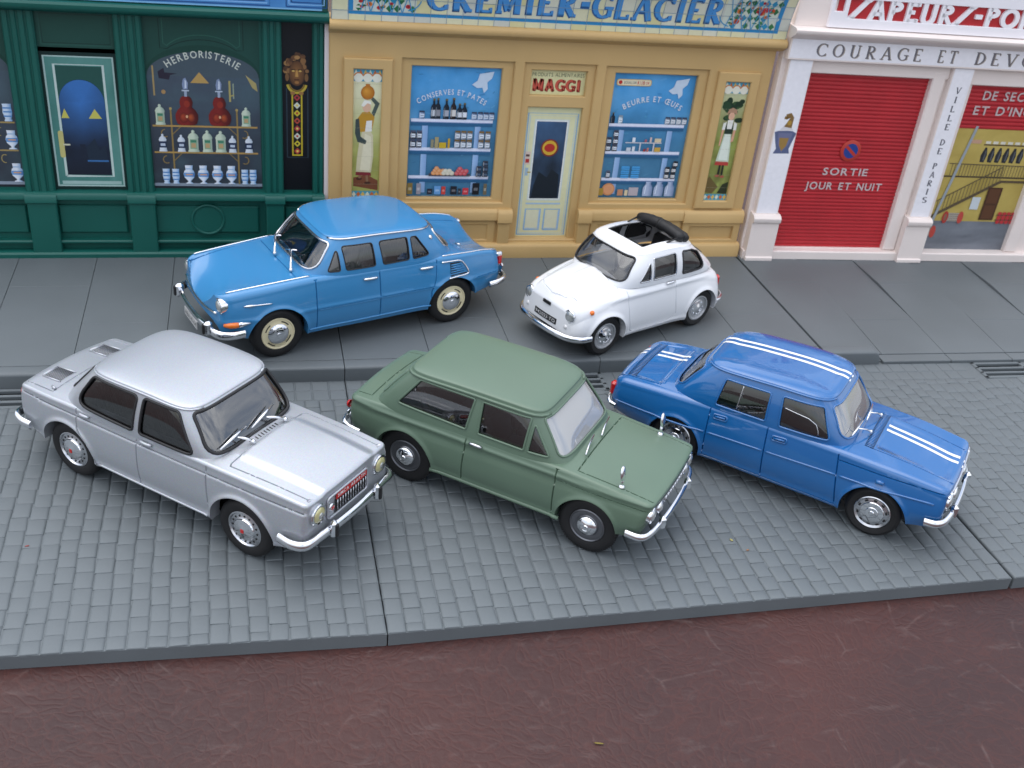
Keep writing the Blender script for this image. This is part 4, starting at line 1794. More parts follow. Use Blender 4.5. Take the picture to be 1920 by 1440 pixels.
def clip_band(P, a, b):
    """clip a polygon to a <= y <= b"""
    for s, lim in ((1, a), (-1, b)):
        out = []
        n = len(P)
        for i in range(n):
            p, q = P[i], P[(i + 1) % n]
            ip, iq = s * (p[1] - lim) >= 0, s * (q[1] - lim) >= 0
            if ip:
                out.append(p)
            if ip != iq:
                t = (lim - p[1]) / (q[1] - p[1])
                out.append((p[0] + t * (q[0] - p[0]), lim))
        P = out
        if not P:
            break
    return P


# ================================================================== green herbalist
def green_shop():
    root = empty('shop_front', (0, 177.5, 0), 0, 'dark green herbalist shop front with jars in its arched window', 'shop front', 'model shop fronts behind the street')
    G = mat('dark_green_plastic', srgb('#10584f'), rough=0.42, spec=0.45, var=0.06, var_scale=60, bump=0.18, bump_scale=2500)
    xl = -150.0
    board(root, 'wall', G, xl, HK, -0.9, 85.0, -7, -2.4, c=0.2)
    # fluted pilasters
    for a, b in ((-134.6, -126.0), (-92.7, -84.0), (-62.3, -54.3), (-19.4, -13.6), (-4.1, -0.7)):
        w = b - a
        mb = MB()
        plate(mb, a, 25.0, b, 82.0, -2.4, -0.9, c=0.25)
        n = max(2, int(w / 1.9))
        for i in range(n):
            x0 = a + w * (i + 0.14) / n
            x1 = a + w * (i + 0.86) / n
            plate(mb, x0, 25.4, x1, 82.0, -0.95, -0.25 if i % 2 == 0 else -0.5, c=0.22)
        mb.build('pilaster', G, root)
        moulding(root, 'pilaster_base', G, a - 0.3, b + 0.3, [(-2.4, 22.9), (1.3, 22.9), (1.6, 23.2), (1.6, 25.0), (1.2, 25.6), (0.6, 26.0), (-2.4, 26.0)])
        board(root, 'pier', G, a, 4.4, b, 23.0, -2.4, 0.8, c=0.3)
    moulding(root, 'sill_band', G, xl, -0.8, [(-2.4, 23.8), (0.7, 23.8), (1.0, 24.1), (1.0, 25.4), (0.6, 26.0), (0.0, 26.3), (-2.4, 26.3)])
    moulding(root, 'plinth', G, xl, -0.6, [(-2.4, HK), (1.4, HK), (1.4, 5.4), (1.0, 5.9), (0.5, 6.1), (-2.4, 6.1)])
    moulding(root, 'plinth_band', G, xl, -0.8, [(-2.4, 8.6), (-0.2, 8.6), (0.1, 8.9), (0.1, 9.4), (-0.2, 9.7), (-2.4, 9.7)])
    for a, b in ((-125.6, -93.4), (-83.9, -63.4), (-54.6, -21.8), (-13.3, -4.6)):
        board(root, 'lower_panel', G, a, 11.8, b, 21.2, -2.4, -1.3, c=0.45)
    mb = MB()
    mb.tube([(-38.2 + 5.0 * cos(t), 1.3, 16.6 + 5.0 * sin(t)) for t in np.linspace(0, 2 * pi, 49)[:-1]], 0.5, 8, closed=True)
    mb.build('panel_ring', G, root, smooth=True)
    moulding(root, 'cornice', G, xl, 0.6, [(-5, 81.6), (0.6, 81.6), (1.4, 82.0), (2.4, 82.2), (3.4, 82.9), (3.7, 83.6), (3.7, 84.4), (3.2, 85.1), (2.6, 85.3), (-5, 85.3)])
    # blue fascia above the cornice
    FB = mat('green_fascia_edge', srgb('#0f4a44'), rough=0.45)
    board(root, 'fascia', FB, xl, 85.3, 0.3, 100.0, -5, 2.0, c=0.2)
    p = Print()
    p.field(0, 0, 147, 14, lambda u, v: lerpc('#3a76b4', '#5592cc', fbm(u * 30, v * 4)), 60, 6)
    for x0, x1 in ((-110, -65), (-61, -18.4), (-13.6, -1.6)):
        a, b = x0 - xl, x1 - xl
        for k, col in ((0, '#26538c'), (.8, '#7fb2e2'), (1.5, '#24508a')):
            p.line([(a + k, .9 + k * .9), (b - k, .9 + k * .9), (b - k, 15), (a + k, 15)], .4, col, True)
    p.line([(0, .25), (147, .25)], .4, '#7fb6e0')
    p.build('fascia_print', root, lambda x, y, d: (xl + x + 1.5, -(2.03 + d), 85.7 + y))
    # panels over door and window
    p = Print()
    p.rect(0, 0, 24, 13, '#1f4a42')
    p.line([(2.2, 2.6), (21.0, 2.6), (21.0, 11), (2.2, 11)], .22, '#12332e', True)
    p.line([(1.7, 2.1), (21.5, 2.1), (21.5, 11.5), (1.7, 11.5)], .2, '#2c5c52', True)
    p.build('door_head_print', root, lambda x, y, d: (-84.6 + x, -(-2.36 + d), 69.5 + y))
    # door
    p = Print()
    p.rect(-.8, -1, 23, 43.6, '#0b2a28')
    p.poly([(.2, .2), (20.2, .2), (20.2, 41.2), (.2, 41.2)], '#a9c4c0')
    p.field(.7, .7, 19.7, 40.8, lambda u, v: lerpc('#2f6862', '#5f938c', .35 + .65 * fbm(u * 5, v * 4) * (1.2 if u > .8 or v > .85 else .6)), 14, 24)
    p.rect(1.6, .9, 19.2, 2.0, '#9fbcb8')
    p.line([(3.1, 3.6), (17.0, 3.6), (17.0, 38.6), (3.1, 38.6)], .7, '#bfd0cc', True)
    p.rect(3.5, 4.0, 16.6, 38.2, '#24504a')
    top = arc(10.05, 27.2, 6.55, 0, 180, 20, 7.0)
    p.poly([(3.5, 4.0), (16.6, 4.0)] + top, '#16283e')

    def dg(u, v):
        n = fbm(u * 3 + 2, v * 6)
        c = lerpc('#161d2c', '#2a4468', n * 1.2 * v)
        return lerpc(c, '#3a70b4', max(0, v - .38) * 1.5 * (1.15 - abs(u - .45)))
    p.field(3.55, 4.05, 16.55, 27.2, dg, 16, 26)
    q = arc(10.05, 27.2, 6.5, 0, 180, 20, 6.9)
    p.faces(q + [(10.05, 27.2)], [(i, i + 1, len(q)) for i in range(len(q) - 1)], [dg((x - 3.55) / 13.0, 1.0 + .15 * (y - 27.2) / 7) for x, y in q] + [dg(.5, 1.0)])
    for cx, w in ((4.7, 2.4), (13.4, 3.8)):
        x0, x1 = max(3.6, cx - w / 2), cx + w / 2
        p.poly([(x0, 22.2), (x1, 22.2), (min(max(cx, x0), x1), 25.2)], '#c3bd5c')
    p.rect(8.0, 9.5, 9.6, 14.0, '#1a2436')
    p.poly([(9.8, 13), (12.6, 16), (13.6, 12), (15.6, 14), (15.8, 8), (10.2, 8)], '#1d2b3c')
    p.rect(9.8, 8.4, 16, 8.9, '#3b6ea8')
    p.poly(round_poly([(2.0, 9.6), (3.5, 9.6), (3.5, 18.2), (2.0, 18.2)], .7), '#bfb878')
    p.line([(3.2, 13.8), (5.2, 13.8)], .5, '#c8c8b0')
    p.build('door_print', root, lambda x, y, d: (-83.4 + x, -(-2.36 + d), 27.2 + y))

    # arched window
    def window(x0, x1, full):
        W = x1 - x0
        p = Print()
        p.rect(0, 0, W, 55.5, '#1d4840')
        p.line([(W * .14, 53.5), (W * .14, 44.6), (W * .2, 44.4)] + [(W / 2 + W * .37 * cos(t), 40.2 + 7.2 * sin(t)) for t in np.linspace(2.5, .64, 18)] + [(W * .86, 44.6), (W * .86, 53.5)], .28, '#12302c')
        p.line([(W * .17, 53.5), (W * .17, 46.0)] + [(W / 2 + W * .35 * cos(t), 41.6 + 7.2 * sin(t)) for t in np.linspace(2.6, .54, 18)] + [(W * .83, 46.0), (W * .83, 53.5)], .28, '#2b5c50')
        ar = [(W / 2 + W * .5 * cos(t), 36.6 + 9.2 * sin(t)) for t in np.linspace(0, pi, 24)]
        p.poly([(0, 0), (W, 0)] + ar, '#174038')
        ar2 = [(W / 2 + W * .49 * cos(t), 36.2 + 7.6 * sin(t)) for t in np.linspace(0, pi, 24)]
        p.poly([(0.2, .9), (W - .2, .9)] + ar2, '#47555f')

        def bg(u, v):
            n = fbm(u * 4 + 1, v * 5)
            c = lerpc('#323842', '#465260', v + .4 * (n - .5))
            return lerpc(c, '#4c6a70', max(0, n - .5) * 1.2)
        p.field(.25, 1.4, W - .25, 36.2, bg, 20, 24)
        p.rect(.2, .5, W - .2, 1.6, '#8b96a6')
        p.rect(.2, -.2, W - .2, .6, '#20262e')
        if full:
            p.text('HERBORISTERIE', 6.4, 27.4, 38.6, 2.15, '#c9cfc4', 0.006, 3.4)
            p.poly([(13.0, 34.2), (18.6, 34.2), (15.8, 37.6)], '#b39257')
            p.rect(1.9, 30.0, 2.4, 39.2, '#a58e60')
            p.poly([(3.6, 37.4), (5.4, 38.6), (5.6, 37.2), (9.2, 37.0), (7.2, 36.4), (6.8, 35.0), (3.8, 35.4)], '#2a2636')
            p.poly([(29.6, 37.2), (32.8, 34.6), (33.2, 32.0), (31.6, 33.2)], '#a89a66')
            p.rect(24.4, 28.6, 25.0, 35.2, '#a59a62')
            p.rect(25.6, 29.6, 26.0, 34.4, '#8f9a86')
            p.poly([(24.4, 30), (26, 30.6), (26, 31), (24.4, 30.5)], '#a59a62')
            p.ell(4.9, 31.2, .65, .7, '#a58458', 10)
            # brass shelves and brackets
            for x in (6.6, 26.6):
                p.rect(x - .25, 1.4, x + .25, 25.6, '#8c7647')
                p.ell(x, 26.0, .45, .45, '#a8935c', 9)
            for yy in (20.2, 11.6):
                p.rect(.9, yy, W - 1.2, yy + .55, '#b08e52')
                for x, s in ((6.6, -1), (26.6, 1)):
                    p.line([(x + s * 2.1 + s * 1.1 * cos(t), yy - 2.1 + 1.2 * sin(t)) for t in np.linspace(-2.2, 1.6, 14)], .3, '#8c7647')
                    p.line([(x - s * .2, yy - 2.4), (x - s * 2.6, yy)], .25, '#8c7647')
            # red glass flasks
            for x in (11.4, 21.4):
                b = 20.8
                p.profile(x, b, [(2.0, 0), (2.9, .5), (3.4, 2.0), (3.4, 3.4), (2.7, 4.8), (1.7, 5.8), (1.9, 6.6), (2.0, 7.4), (1.6, 8.6), (1.0, 9.2)], '#7a2420', '#431514')
                p.shade_ell(x - .9, b + 2.4, 1.4, 1.7, '#a8452c', '#5e1b18', 12)
                p.shade_ell(x + 1.3, b + 2.4, 1.2, 1.6, '#b8562e', '#54181a', 12)
                p.ell(x + .2, b + 6.8, .9, 1.1, '#8c3024', 12)
                p.ell(x, b + 2.8, .35, .5, '#d8a880', 8)
                p.rect(x - .4, b + 9.1, x + .4, b + 11.0, '#9aa6bc')
                p.rect(x - 1.1, b + 10.8, x + 1.1, b + 11.2, '#b4c0d0')
                p.poly([(x - .7, b + 11.4), (x + .7, b + 11.4), (x + .9, b + 13.4), (x + .2, b + 15), (x - .5, b + 14.6), (x - .9, b + 13)], '#7f8eac')
                p.poly([(x - .2, b + 11.6), (x + .4, b + 11.8), (x + .4, b + 14), (x, b + 14.4)], '#c4cede')
            p_lidjar(p, 3.4, 20.8, 3.0, 6.6)
            p_lidjar(p, 29.4, 20.8, 2.9, 6.2)
            for x, d, w, h in ((3.6, 1, 2.4, 5.8), (9.2, 1, 2.4, 5.6), (12.9, 0, 3.4, 7.2), (17.2, 0, 3.2, 7.2), (21.3, 0, 3.4, 7.1), (24.9, 1, 2.4, 5.6), (30.0, 1, 2.4, 5.6)):
                p_lidjar(p, x, 12.15, w, h, bool(d))
            for x in (11.0, 15.4, 19.8, 24.2):
                p_urn(p, x, 1.5, 3.5, 6.2)
            for x in (4.0, 6.9, 28.4, 31.0):
                p_pot(p, x, 1.5, 2.4, 5.0)
        else:
            p.rect(W - 6.6, 34.8, W - 4.4, 40.4, '#a8a24e')
            for yy in (20.2, 11.4):
                p.rect(2, yy, W - 1.0, yy + .5, '#a08a58')
            p_pot(p, W - 2.6, 20.8, 2.8, 5.4)
            p_urn(p, W - 1.9 - .6, 12.0, 3.6, 6.0)
            p_urn(p, W - 2.1 - .2, 1.5, 3.6, 6.0)
            p.line([(W - 5.6 + cos(t), 17.6 + 1.3 * sin(t)) for t in np.linspace(1, 5, 12)], .3, '#9a8a5a')
            p.line([(W - 5.2 + cos(t), 9.0 + 1.3 * sin(t)) for t in np.linspace(1, 5, 12)], .3, '#9a8a5a')
        p.build('window_print', root, lambda x, y, d: (x0 + x, -(-2.36 + d), 27.2 + y))
    window(-54.3, -20.3, True)
    window(-126.0, -92.3, False)
    # black panel with a gilt mask and drop ornament
    p = Print()
    p.rect(0, 0, 9.6, 54.5, '#0e1016')
    p.line([(1.7, 11.2), (8.3, 11.2), (8.3, 34)], .35, '#2e3c46')
    p.line([(1.7, 11.2), (1.7, 34)], .35, '#2e3c46')
    cx = 4.9
    p.ell(cx, 39.6, 3.3, 4.9, '#3a2a20', 22)
    R = random.Random(2)
    for k in range(30):
        a = radians(R.uniform(-25, 205))
        rr = R.uniform(2.5, 3.9)
        p.ell(cx + rr * cos(a) * .95, 40.2 + rr * sin(a) * 1.15, R.uniform(.5, .95), R.uniform(.5, .9), R.choice(['#8a6440', '#6a4830', '#a57c4e', '#543a2a']), 9)
    p.shade_ell(cx, 38.6, 2.35, 3.9, '#8a6038', '#5a3c28', 22, 0, .1)
    p.rect(cx - 1.7, 39.5, cx - .45, 39.95, '#3a2416')
    p.rect(cx + .45, 39.5, cx + 1.7, 39.95, '#3a2416')
    p.ell(cx - 1.05, 39.4, .5, .28, '#c8a45c', 10)
    p.ell(cx + 1.05, 39.4, .5, .28, '#c8a45c', 10)
    p.poly([(cx - .25, 39.6), (cx + .25, 39.6), (cx + .5, 37.6), (cx - .5, 37.6)], '#b88a4c')
    p.rect(cx - .8, 36.5, cx + .8, 36.85, '#4a2c1c')
    p.ell(cx, 35.8, .7, .45, '#9a6c3e', 10)
    for s in (-1, 1):
        p.ell(cx + s * 3.0, 37.4, .6, 1.3, '#7a5838', 10)
    p.line([(cx + 3.0 * cos(t), 35.9 + 3.4 * sin(t)) for t in np.linspace(-2.9, -.25, 16)], .75, '#b8a23e')
    p.line([(cx + 2.4 * cos(t), 36.2 + 3.0 * sin(t)) for t in np.linspace(-2.8, -.35, 16)], .35, '#8a6c34')
    p.rect(cx - 1.7, 11.8, cx + 1.7, 32.6, '#b8a52e')
    p.rect(cx - 1.2, 12.3, cx + 1.2, 32.2, '#1a1614')
    for k, yy in enumerate(np.linspace(13.4, 31.0, 8)):
        p.poly([(cx - 1.1, yy), (cx, yy - 1.1), (cx + 1.1, yy), (cx, yy + 1.1)], ['#b04a3a', '#c8b83a', '#c9ccbe', '#a83c40'][k % 4])
        p.ell(cx, yy, .4, .4, ['#d8c060', '#2a2018', '#b0402e'][k % 3], 8)
    for s in (-1, 1):
        p.ell(cx + s * 1.3, 32.4, .8, .6, '#9a7040', 10)
    p.build('mask_print', root, lambda x, y, d: (-13.9 + x, -(-2.36 + d), 26.8 + y))
    return root


# ================================================================== fire station
def fire_station():
    a3 = radians(-2.6)
    root = empty('shop_front', (152, 173, 0), a3, 'pinkish white fire station front with a red roller shutter', 'shop front', 'model shop fronts behind the street')
    P = mat('pink_white_plastic', srgb('#ebdfd9'), rough=0.5, spec=0.4, var=0.04, var_scale=60, bump=0.15, bump_scale=2500)
    WP = mat('white_label_card', srgb('#f0eef3'), rough=0.5, var=0.03, var_scale=80)
    xr = 146.0
    mb = MB()
    plate(mb, 1.0, HK, xr, 90.0, -6, -2.2, holes=[(12.6, 7.6, 60.0, 73.4), (75.4, 6.9, 112.0, 72.0)], c=0.3)
    mb.build('wall', P, root)
    board(root, 'jamb', P, 58.6, 7.6, 63.6, 75.6, -5, -1.2, c=0.4)
    board(root, 'jamb', P, 111.0, 7.6, 116.0, 75.6, -5, -1.2, c=0.4)
    board(root, 'lintel', P, 11.0, 73.2, 64.6, 77.9, -5, -1.3, c=0.3)
    board(root, 'lintel', P, 72.5, 71.8, 112.4, 77.6, -5, -1.3, c=0.3)
    moulding(root, 'step', P, 1.0, xr, [(-5, HK), (0.6, HK), (0.6, 7.0), (0.2, 7.4), (-5, 7.5)])
    # pilasters with plinth blocks
    for u0, u1 in ((2.6, 11.4), (64.6, 72.8)):
        board(root, 'pilaster', P, u0, 20.0, u1, 78.6, -3, 0.3, c=0.25)
        p = Print()
        p.rect(u0 + .35, 22.2, u1 - .35, 78.0, '#f0eef3')
        if u0 < 10:
            cx = (u0 + u1) / 2
            # arms: a blue and gilt shield under a crested helmet
            p.poly([(cx - 4.0, 52.6), (cx - 2.4, 53.2), (cx + 2.4, 53.2), (cx + 4.2, 52.4), (cx + 3.2, 49), (cx + 2.6, 46.6), (cx + 3.2, 45), (cx - 3.0, 44.8), (cx - 2.2, 46.6), (cx - 3.2, 49.6)], '#5b6486')
            p.poly([(cx - 2.6, 52.4), (cx + 2.8, 52.4), (cx + 2.2, 48.4), (cx, 45.4), (cx - 1.9, 48.4)], '#6e7292')
            p.poly([(cx - 1.8, 50.6), (cx + 1.8, 50.6), (cx + 1.4, 47.8), (cx, 45.8), (cx - 1.3, 47.8)], '#9c7c44')
            p.poly([(cx - 2.6, 53.0), (cx, 56.4), (cx + 2.8, 53.4), (cx, 53.2)], '#d9d4d6')
            p.poly([(cx - 1.0, 54.6), (cx + .6, 57.8), (cx - 1.4, 58.4), (cx - 1.6, 57.4), (cx - .6, 57.2), (cx - 1.2, 59.0), (cx + .6, 59.6), (cx + 2.0, 58.0), (cx + 1.9, 54.2)], '#86683e')
            p.ell(cx + .7, 56.0, .8, .9, '#b08a3c', 10)
        else:
            cx = (u0 + u1) / 2
            yy = 68.9
            for ch in 'VILLE DE PARIS':
                if ch != ' ':
                    V, F = drawn_text(ch, cx - (.95 if ch != 'I' else .5), cx + (.95 if ch != 'I' else .5), yy, 2.3, T=.2, t=.1, sf=.12)
                    p.faces(V, F, '#5d5c66')
                    yy -= 3.3
                else:
                    yy -= 2.4
        p.build('pilaster_print', root, lambda x, y, d: (x, -(0.33 + d), y))
        moulding(root, 'plinth_block', P, u0 - 0.9, u1 + 0.9, [(-3, HK), (2.4, HK), (2.4, 5.2), (1.8, 5.6), (1.6, 18.6), (2.2, 19.0), (2.6, 19.6), (2.6, 20.8), (2.0, 21.4), (1.0, 21.9), (-3, 22.0)])
    # beam with its motto, cornice, upper board
    board(root, 'beam', P, 1.2, 77.9, xr, 85.2, -4, 1.2, c=0.25)
    p = Print()
    p.rect(1.6, 78.6, xr - 1, 84.9, '#f0eef3')
    for body, ua, ub in (('COURAGE', 10.9, 50.2), ('ET', 56.2, 63.6), ('DEVOIR', 70.6, 104.0)):
        p.drawn(body, ua + .25, ub + .25, 79.45, 4.3, '#b3a79a', T=.17, t=.07, sf=.13, gap=.42)
        p.drawn(body, ua, ub, 79.6, 4.3, '#6f6c72', T=.15, t=.06, sf=.13, gap=.42)
    p.build('motto_print', root, lambda x, y, d: (x, -(1.23 + d), y))
    moulding(root, 'cornice', P, 0.4, xr, [(-4, 85.0), (1.4, 85.0), (3.6, 86.4), (4.8, 87.2), (5.2, 87.9), (5.2, 88.5), (4.4, 89.0), (-4, 89.2)])
    board(root, 'upper_wall', P, 1.2, 89.0, xr, 112, -5, 0.6, c=0.2)
    mb = MB()
    plate(mb, 12.4, 89.4, xr, 112, 0.5, 2.0, holes=[(13.6, 94.6, 17.0, 98.8), (18.6, 92.5, 112, 98.8)], c=0.12)
    mb.build('sign_board', WP, root)
    RED = mat('red_sign_card', srgb('#b8262c'), rough=0.45, var=0.05, var_scale=120)
    board(root, 'sign_field', RED, 15.0, 91.2, 110, 109, 0.4, 0.95, c=0.0)
    V, F = drawn_text('sAPEURs-PO', 19.4, 82.0, 92.3, 6.6, T=.22, t=.19, sf=0.0, gap=.08)
    V2, F2 = drawn_text('MPIERs', 83.0, 117.0, 92.3, 6.6, T=.22, t=.19, sf=0.0, gap=.08)
    F += [tuple(i + len(V) for i in f) for f in F2]
    V += V2
    raised('sign_lettering', V, F, lambda x, y, d: (x, -(0.9 + d), y), WP, root, t=1.0)

    # red roller shutter: corrugated sheet
    SH = mat('red_shutter', srgb('#b72b33'), rough=0.42, spec=0.45, var=0.10, var_scale=90)

    def shutter(name, u0, u1, z0, z1, d):
        mb = MB()
        V, F = [], []
        n = int((z1 - z0) / 1.38)
        ph = (z1 - z0) / n
        zs = []
        for k in range(n):
            b = z0 + k * ph
            zs += [(b, -0.32), (b + ph * .14, -0.05), (b + ph * .5, 0.1), (b + ph * .84, -0.02), (b + ph * .93, -0.3)]
        zs.append((z1, -.32))
        for z, q in zs:
            V += [(u0, -(d + q), z), (u1, -(d + q), z)]
        for k in range(len(zs) - 1):
            F.append((2 * k, 2 * k + 1, 2 * k + 3, 2 * k + 2))
        return obj(name, V, F, SH, root, angle=50)
    s1 = shutter('roller_shutter', 11.4, 61.2, 7.2, 74.2, -3.6)
    p = Print()
    p.text('SORTIE', 27.0, 44.8, 36.2, 2.7, '#c8b8b8', .035)
    p.text('JOUR ET NUIT', 21.4, 52.0, 30.6, 2.8, '#c8b8b8', .035)
    p.build('shutter_lettering', s1, lambda x, y, d: (x, -(-3.42 + d), y))
    V, F = lathe([(4.0, 0), (4.0, .3), (3.7, .45), (0.01, .45)], 36)
    M = Matrix.Translation((35.6, 3.45, 45.6)) @ Matrix.Rotation(pi, 4, 'Z')
    ds = obj('no_parking_disc', xf(V, M), F, mat('red_disc', srgb('#b8382c'), rough=.4), root, angle=30)
    p = Print()
    p.ell(35.6, 45.6, 2.75, 2.75, '#27408a', 30)
    p.poly([(33.2, 46.9), (33.9, 47.7), (38.0, 44.3), (37.3, 43.5)], '#b8382c')
    p.build('disc_print', ds, lambda x, y, d: (x, -(-2.97 + d), y))
    # second bay: raised shutter over a painted engine hall
    s2 = shutter('raised_shutter', 74.4, 113.5, 55.4, 73.0, -3.4)
    p = Print()
    p.text('DE SECOURS', 81.6, 112.0, 66.3, 3.2, '#c4b4b4', .03)
    p.text("ET D'INCENDIE", 79.6, 119.0, 60.8, 3.2, '#c4b4b4', .03)
    keep = Print()
    for f in p.F:
        if max(p.V[i][0] for i in f) < 110:
            k = len(keep.V)
            keep.V += [p.V[i] for i in f]
            keep.C += [p.C[i] for i in f]
            keep.F.append(tuple(range(k, k + len(f))))
    keep.build('shutter_lettering', s2, lambda x, y, d: (x, -(-3.22 + d), y))
    p = Print()
    W, Hh = 24.0, 50.0
    p.field(0, 12.5, W, Hh, lambda u, v: lerpc('#a8934a', '#c9b468', fbm(u * 4, v * 5)), 14, 20)
    p.field(0, 0, W, 12.6, lambda u, v: lerpc('#5c6068', '#858a92', fbm(u * 4 + 3, v * 6)), 14, 10)
    for k in range(6):
        x = 9.2 + k * 1.9
        p.rect(x, 43.4, x + 1.3, 44.4, '#d8d4c4')
        p.poly([(x - .1, 36.4), (x + 1.0, 36.2), (x + 1.3, 39.0), (x + .8, 42.0), (x + .3, 42), (x - .3, 39)], '#2a2c30')
        p.poly([(x + .5, 37), (x + .9, 37), (x + .9, 40.8), (x + .6, 40.8)], '#565a60')
    p.rect(8.8, 42.8, 20.6, 43.3, '#5a4a30')
    p.rect(5.2, 43.4, 8.0, 44.8, '#c09a80')
    # gallery and stair
    p.rect(1, 30.2, W, 30.8, '#4a4030')
    for k in range(30):
        p.rect(2.4 + k * .78, 30.6, 2.55 + k * .78, 35.4, '#6a5f45')
    p.line([(1.5, 35.5), (W, 35.2)], .3, '#5a5140')
    p.line([(.8, 14.2), (16.4, 29.0), (W, 29.0)], 1.0, '#5a4d3a')
    p.line([(1.2, 20.6), (15.8, 34.8)], .3, '#5a5140')
    for k in range(18):
        x = 1.6 + k * .84
        p.rect(x, 15.0 + k * .80, x + .16, 21.0 + k * .80, '#6a5f45')
    p.line([(1.6, 11.6), (5.6, 50)], .7, '#9aa2a8')
    p.rect(13.8, 13.4, 17.6, 26.6, '#4a3020')
    p.rect(14.3, 14, 17.1, 19.4, '#5c3c28')
    p.rect(14.3, 20.2, 17.1, 26, '#5c3c28')
    p.rect(10.4, 17.6, 12.6, 22.6, '#c8d0d4')
    for cx, cy, r in ((6.6, 14.2, 1.0), (.4, 8.2, 1.0)):
        p.rect(cx - 1.6, cy - 1.6, cx + 2.0, cy + 1.8, '#a8a094')
        for k in range(4):
            p.rect(cx - 1.4, cy - 1.3 + k * .8, cx + 1.8, cy - 1.0 + k * .8, '#7f786c')
        p.ell(cx - 1.8, cy, .75, 2.5, '#a83a34', 14)
        p.ell(cx + 2.2, cy, .75, 2.5, '#b84a40', 14)
        p.ell(cx - 1.8, cy, .35, 1.5, '#8a6050', 10)
    for k in range(4):
        p.poly(round_poly([(18.6 + k * 1.2, 12.0), (19.6 + k * 1.2, 12.0), (19.6 + k * 1.2, 16.8), (18.6 + k * 1.2, 16.8)], .4), '#b8363a')
    p.rect(18.2, 13.4, 23.6, 13.7, '#4a3a38')
    p.rect(18.2, 15.4, 23.6, 15.7, '#4a3a38')
    p.build('engine_hall_print', root, lambda x, y, d: (74.4 + x * 1.6, -(-3.6 + d), 6.6 + y))
    board(root, 'print_backing', P, 74.0, 6.0, 114.0, 73.5, -5, -3.9, c=0.0)
    RE = mat('red_edge', srgb('#b02a2c'), rough=.45)
    return root


yellow_shop()
green_shop()
fire_station()

# ------------------------------------------------------------------ car builder
WS, WH, WT = 15.0, 18.0, 33.0      # side 0..15, shoulder 15..18, top 18..33 of the section coordinate


def smooth01(t):
    t = max(0.0, min(1.0, t))
    return t * t * (3 - 2 * t)


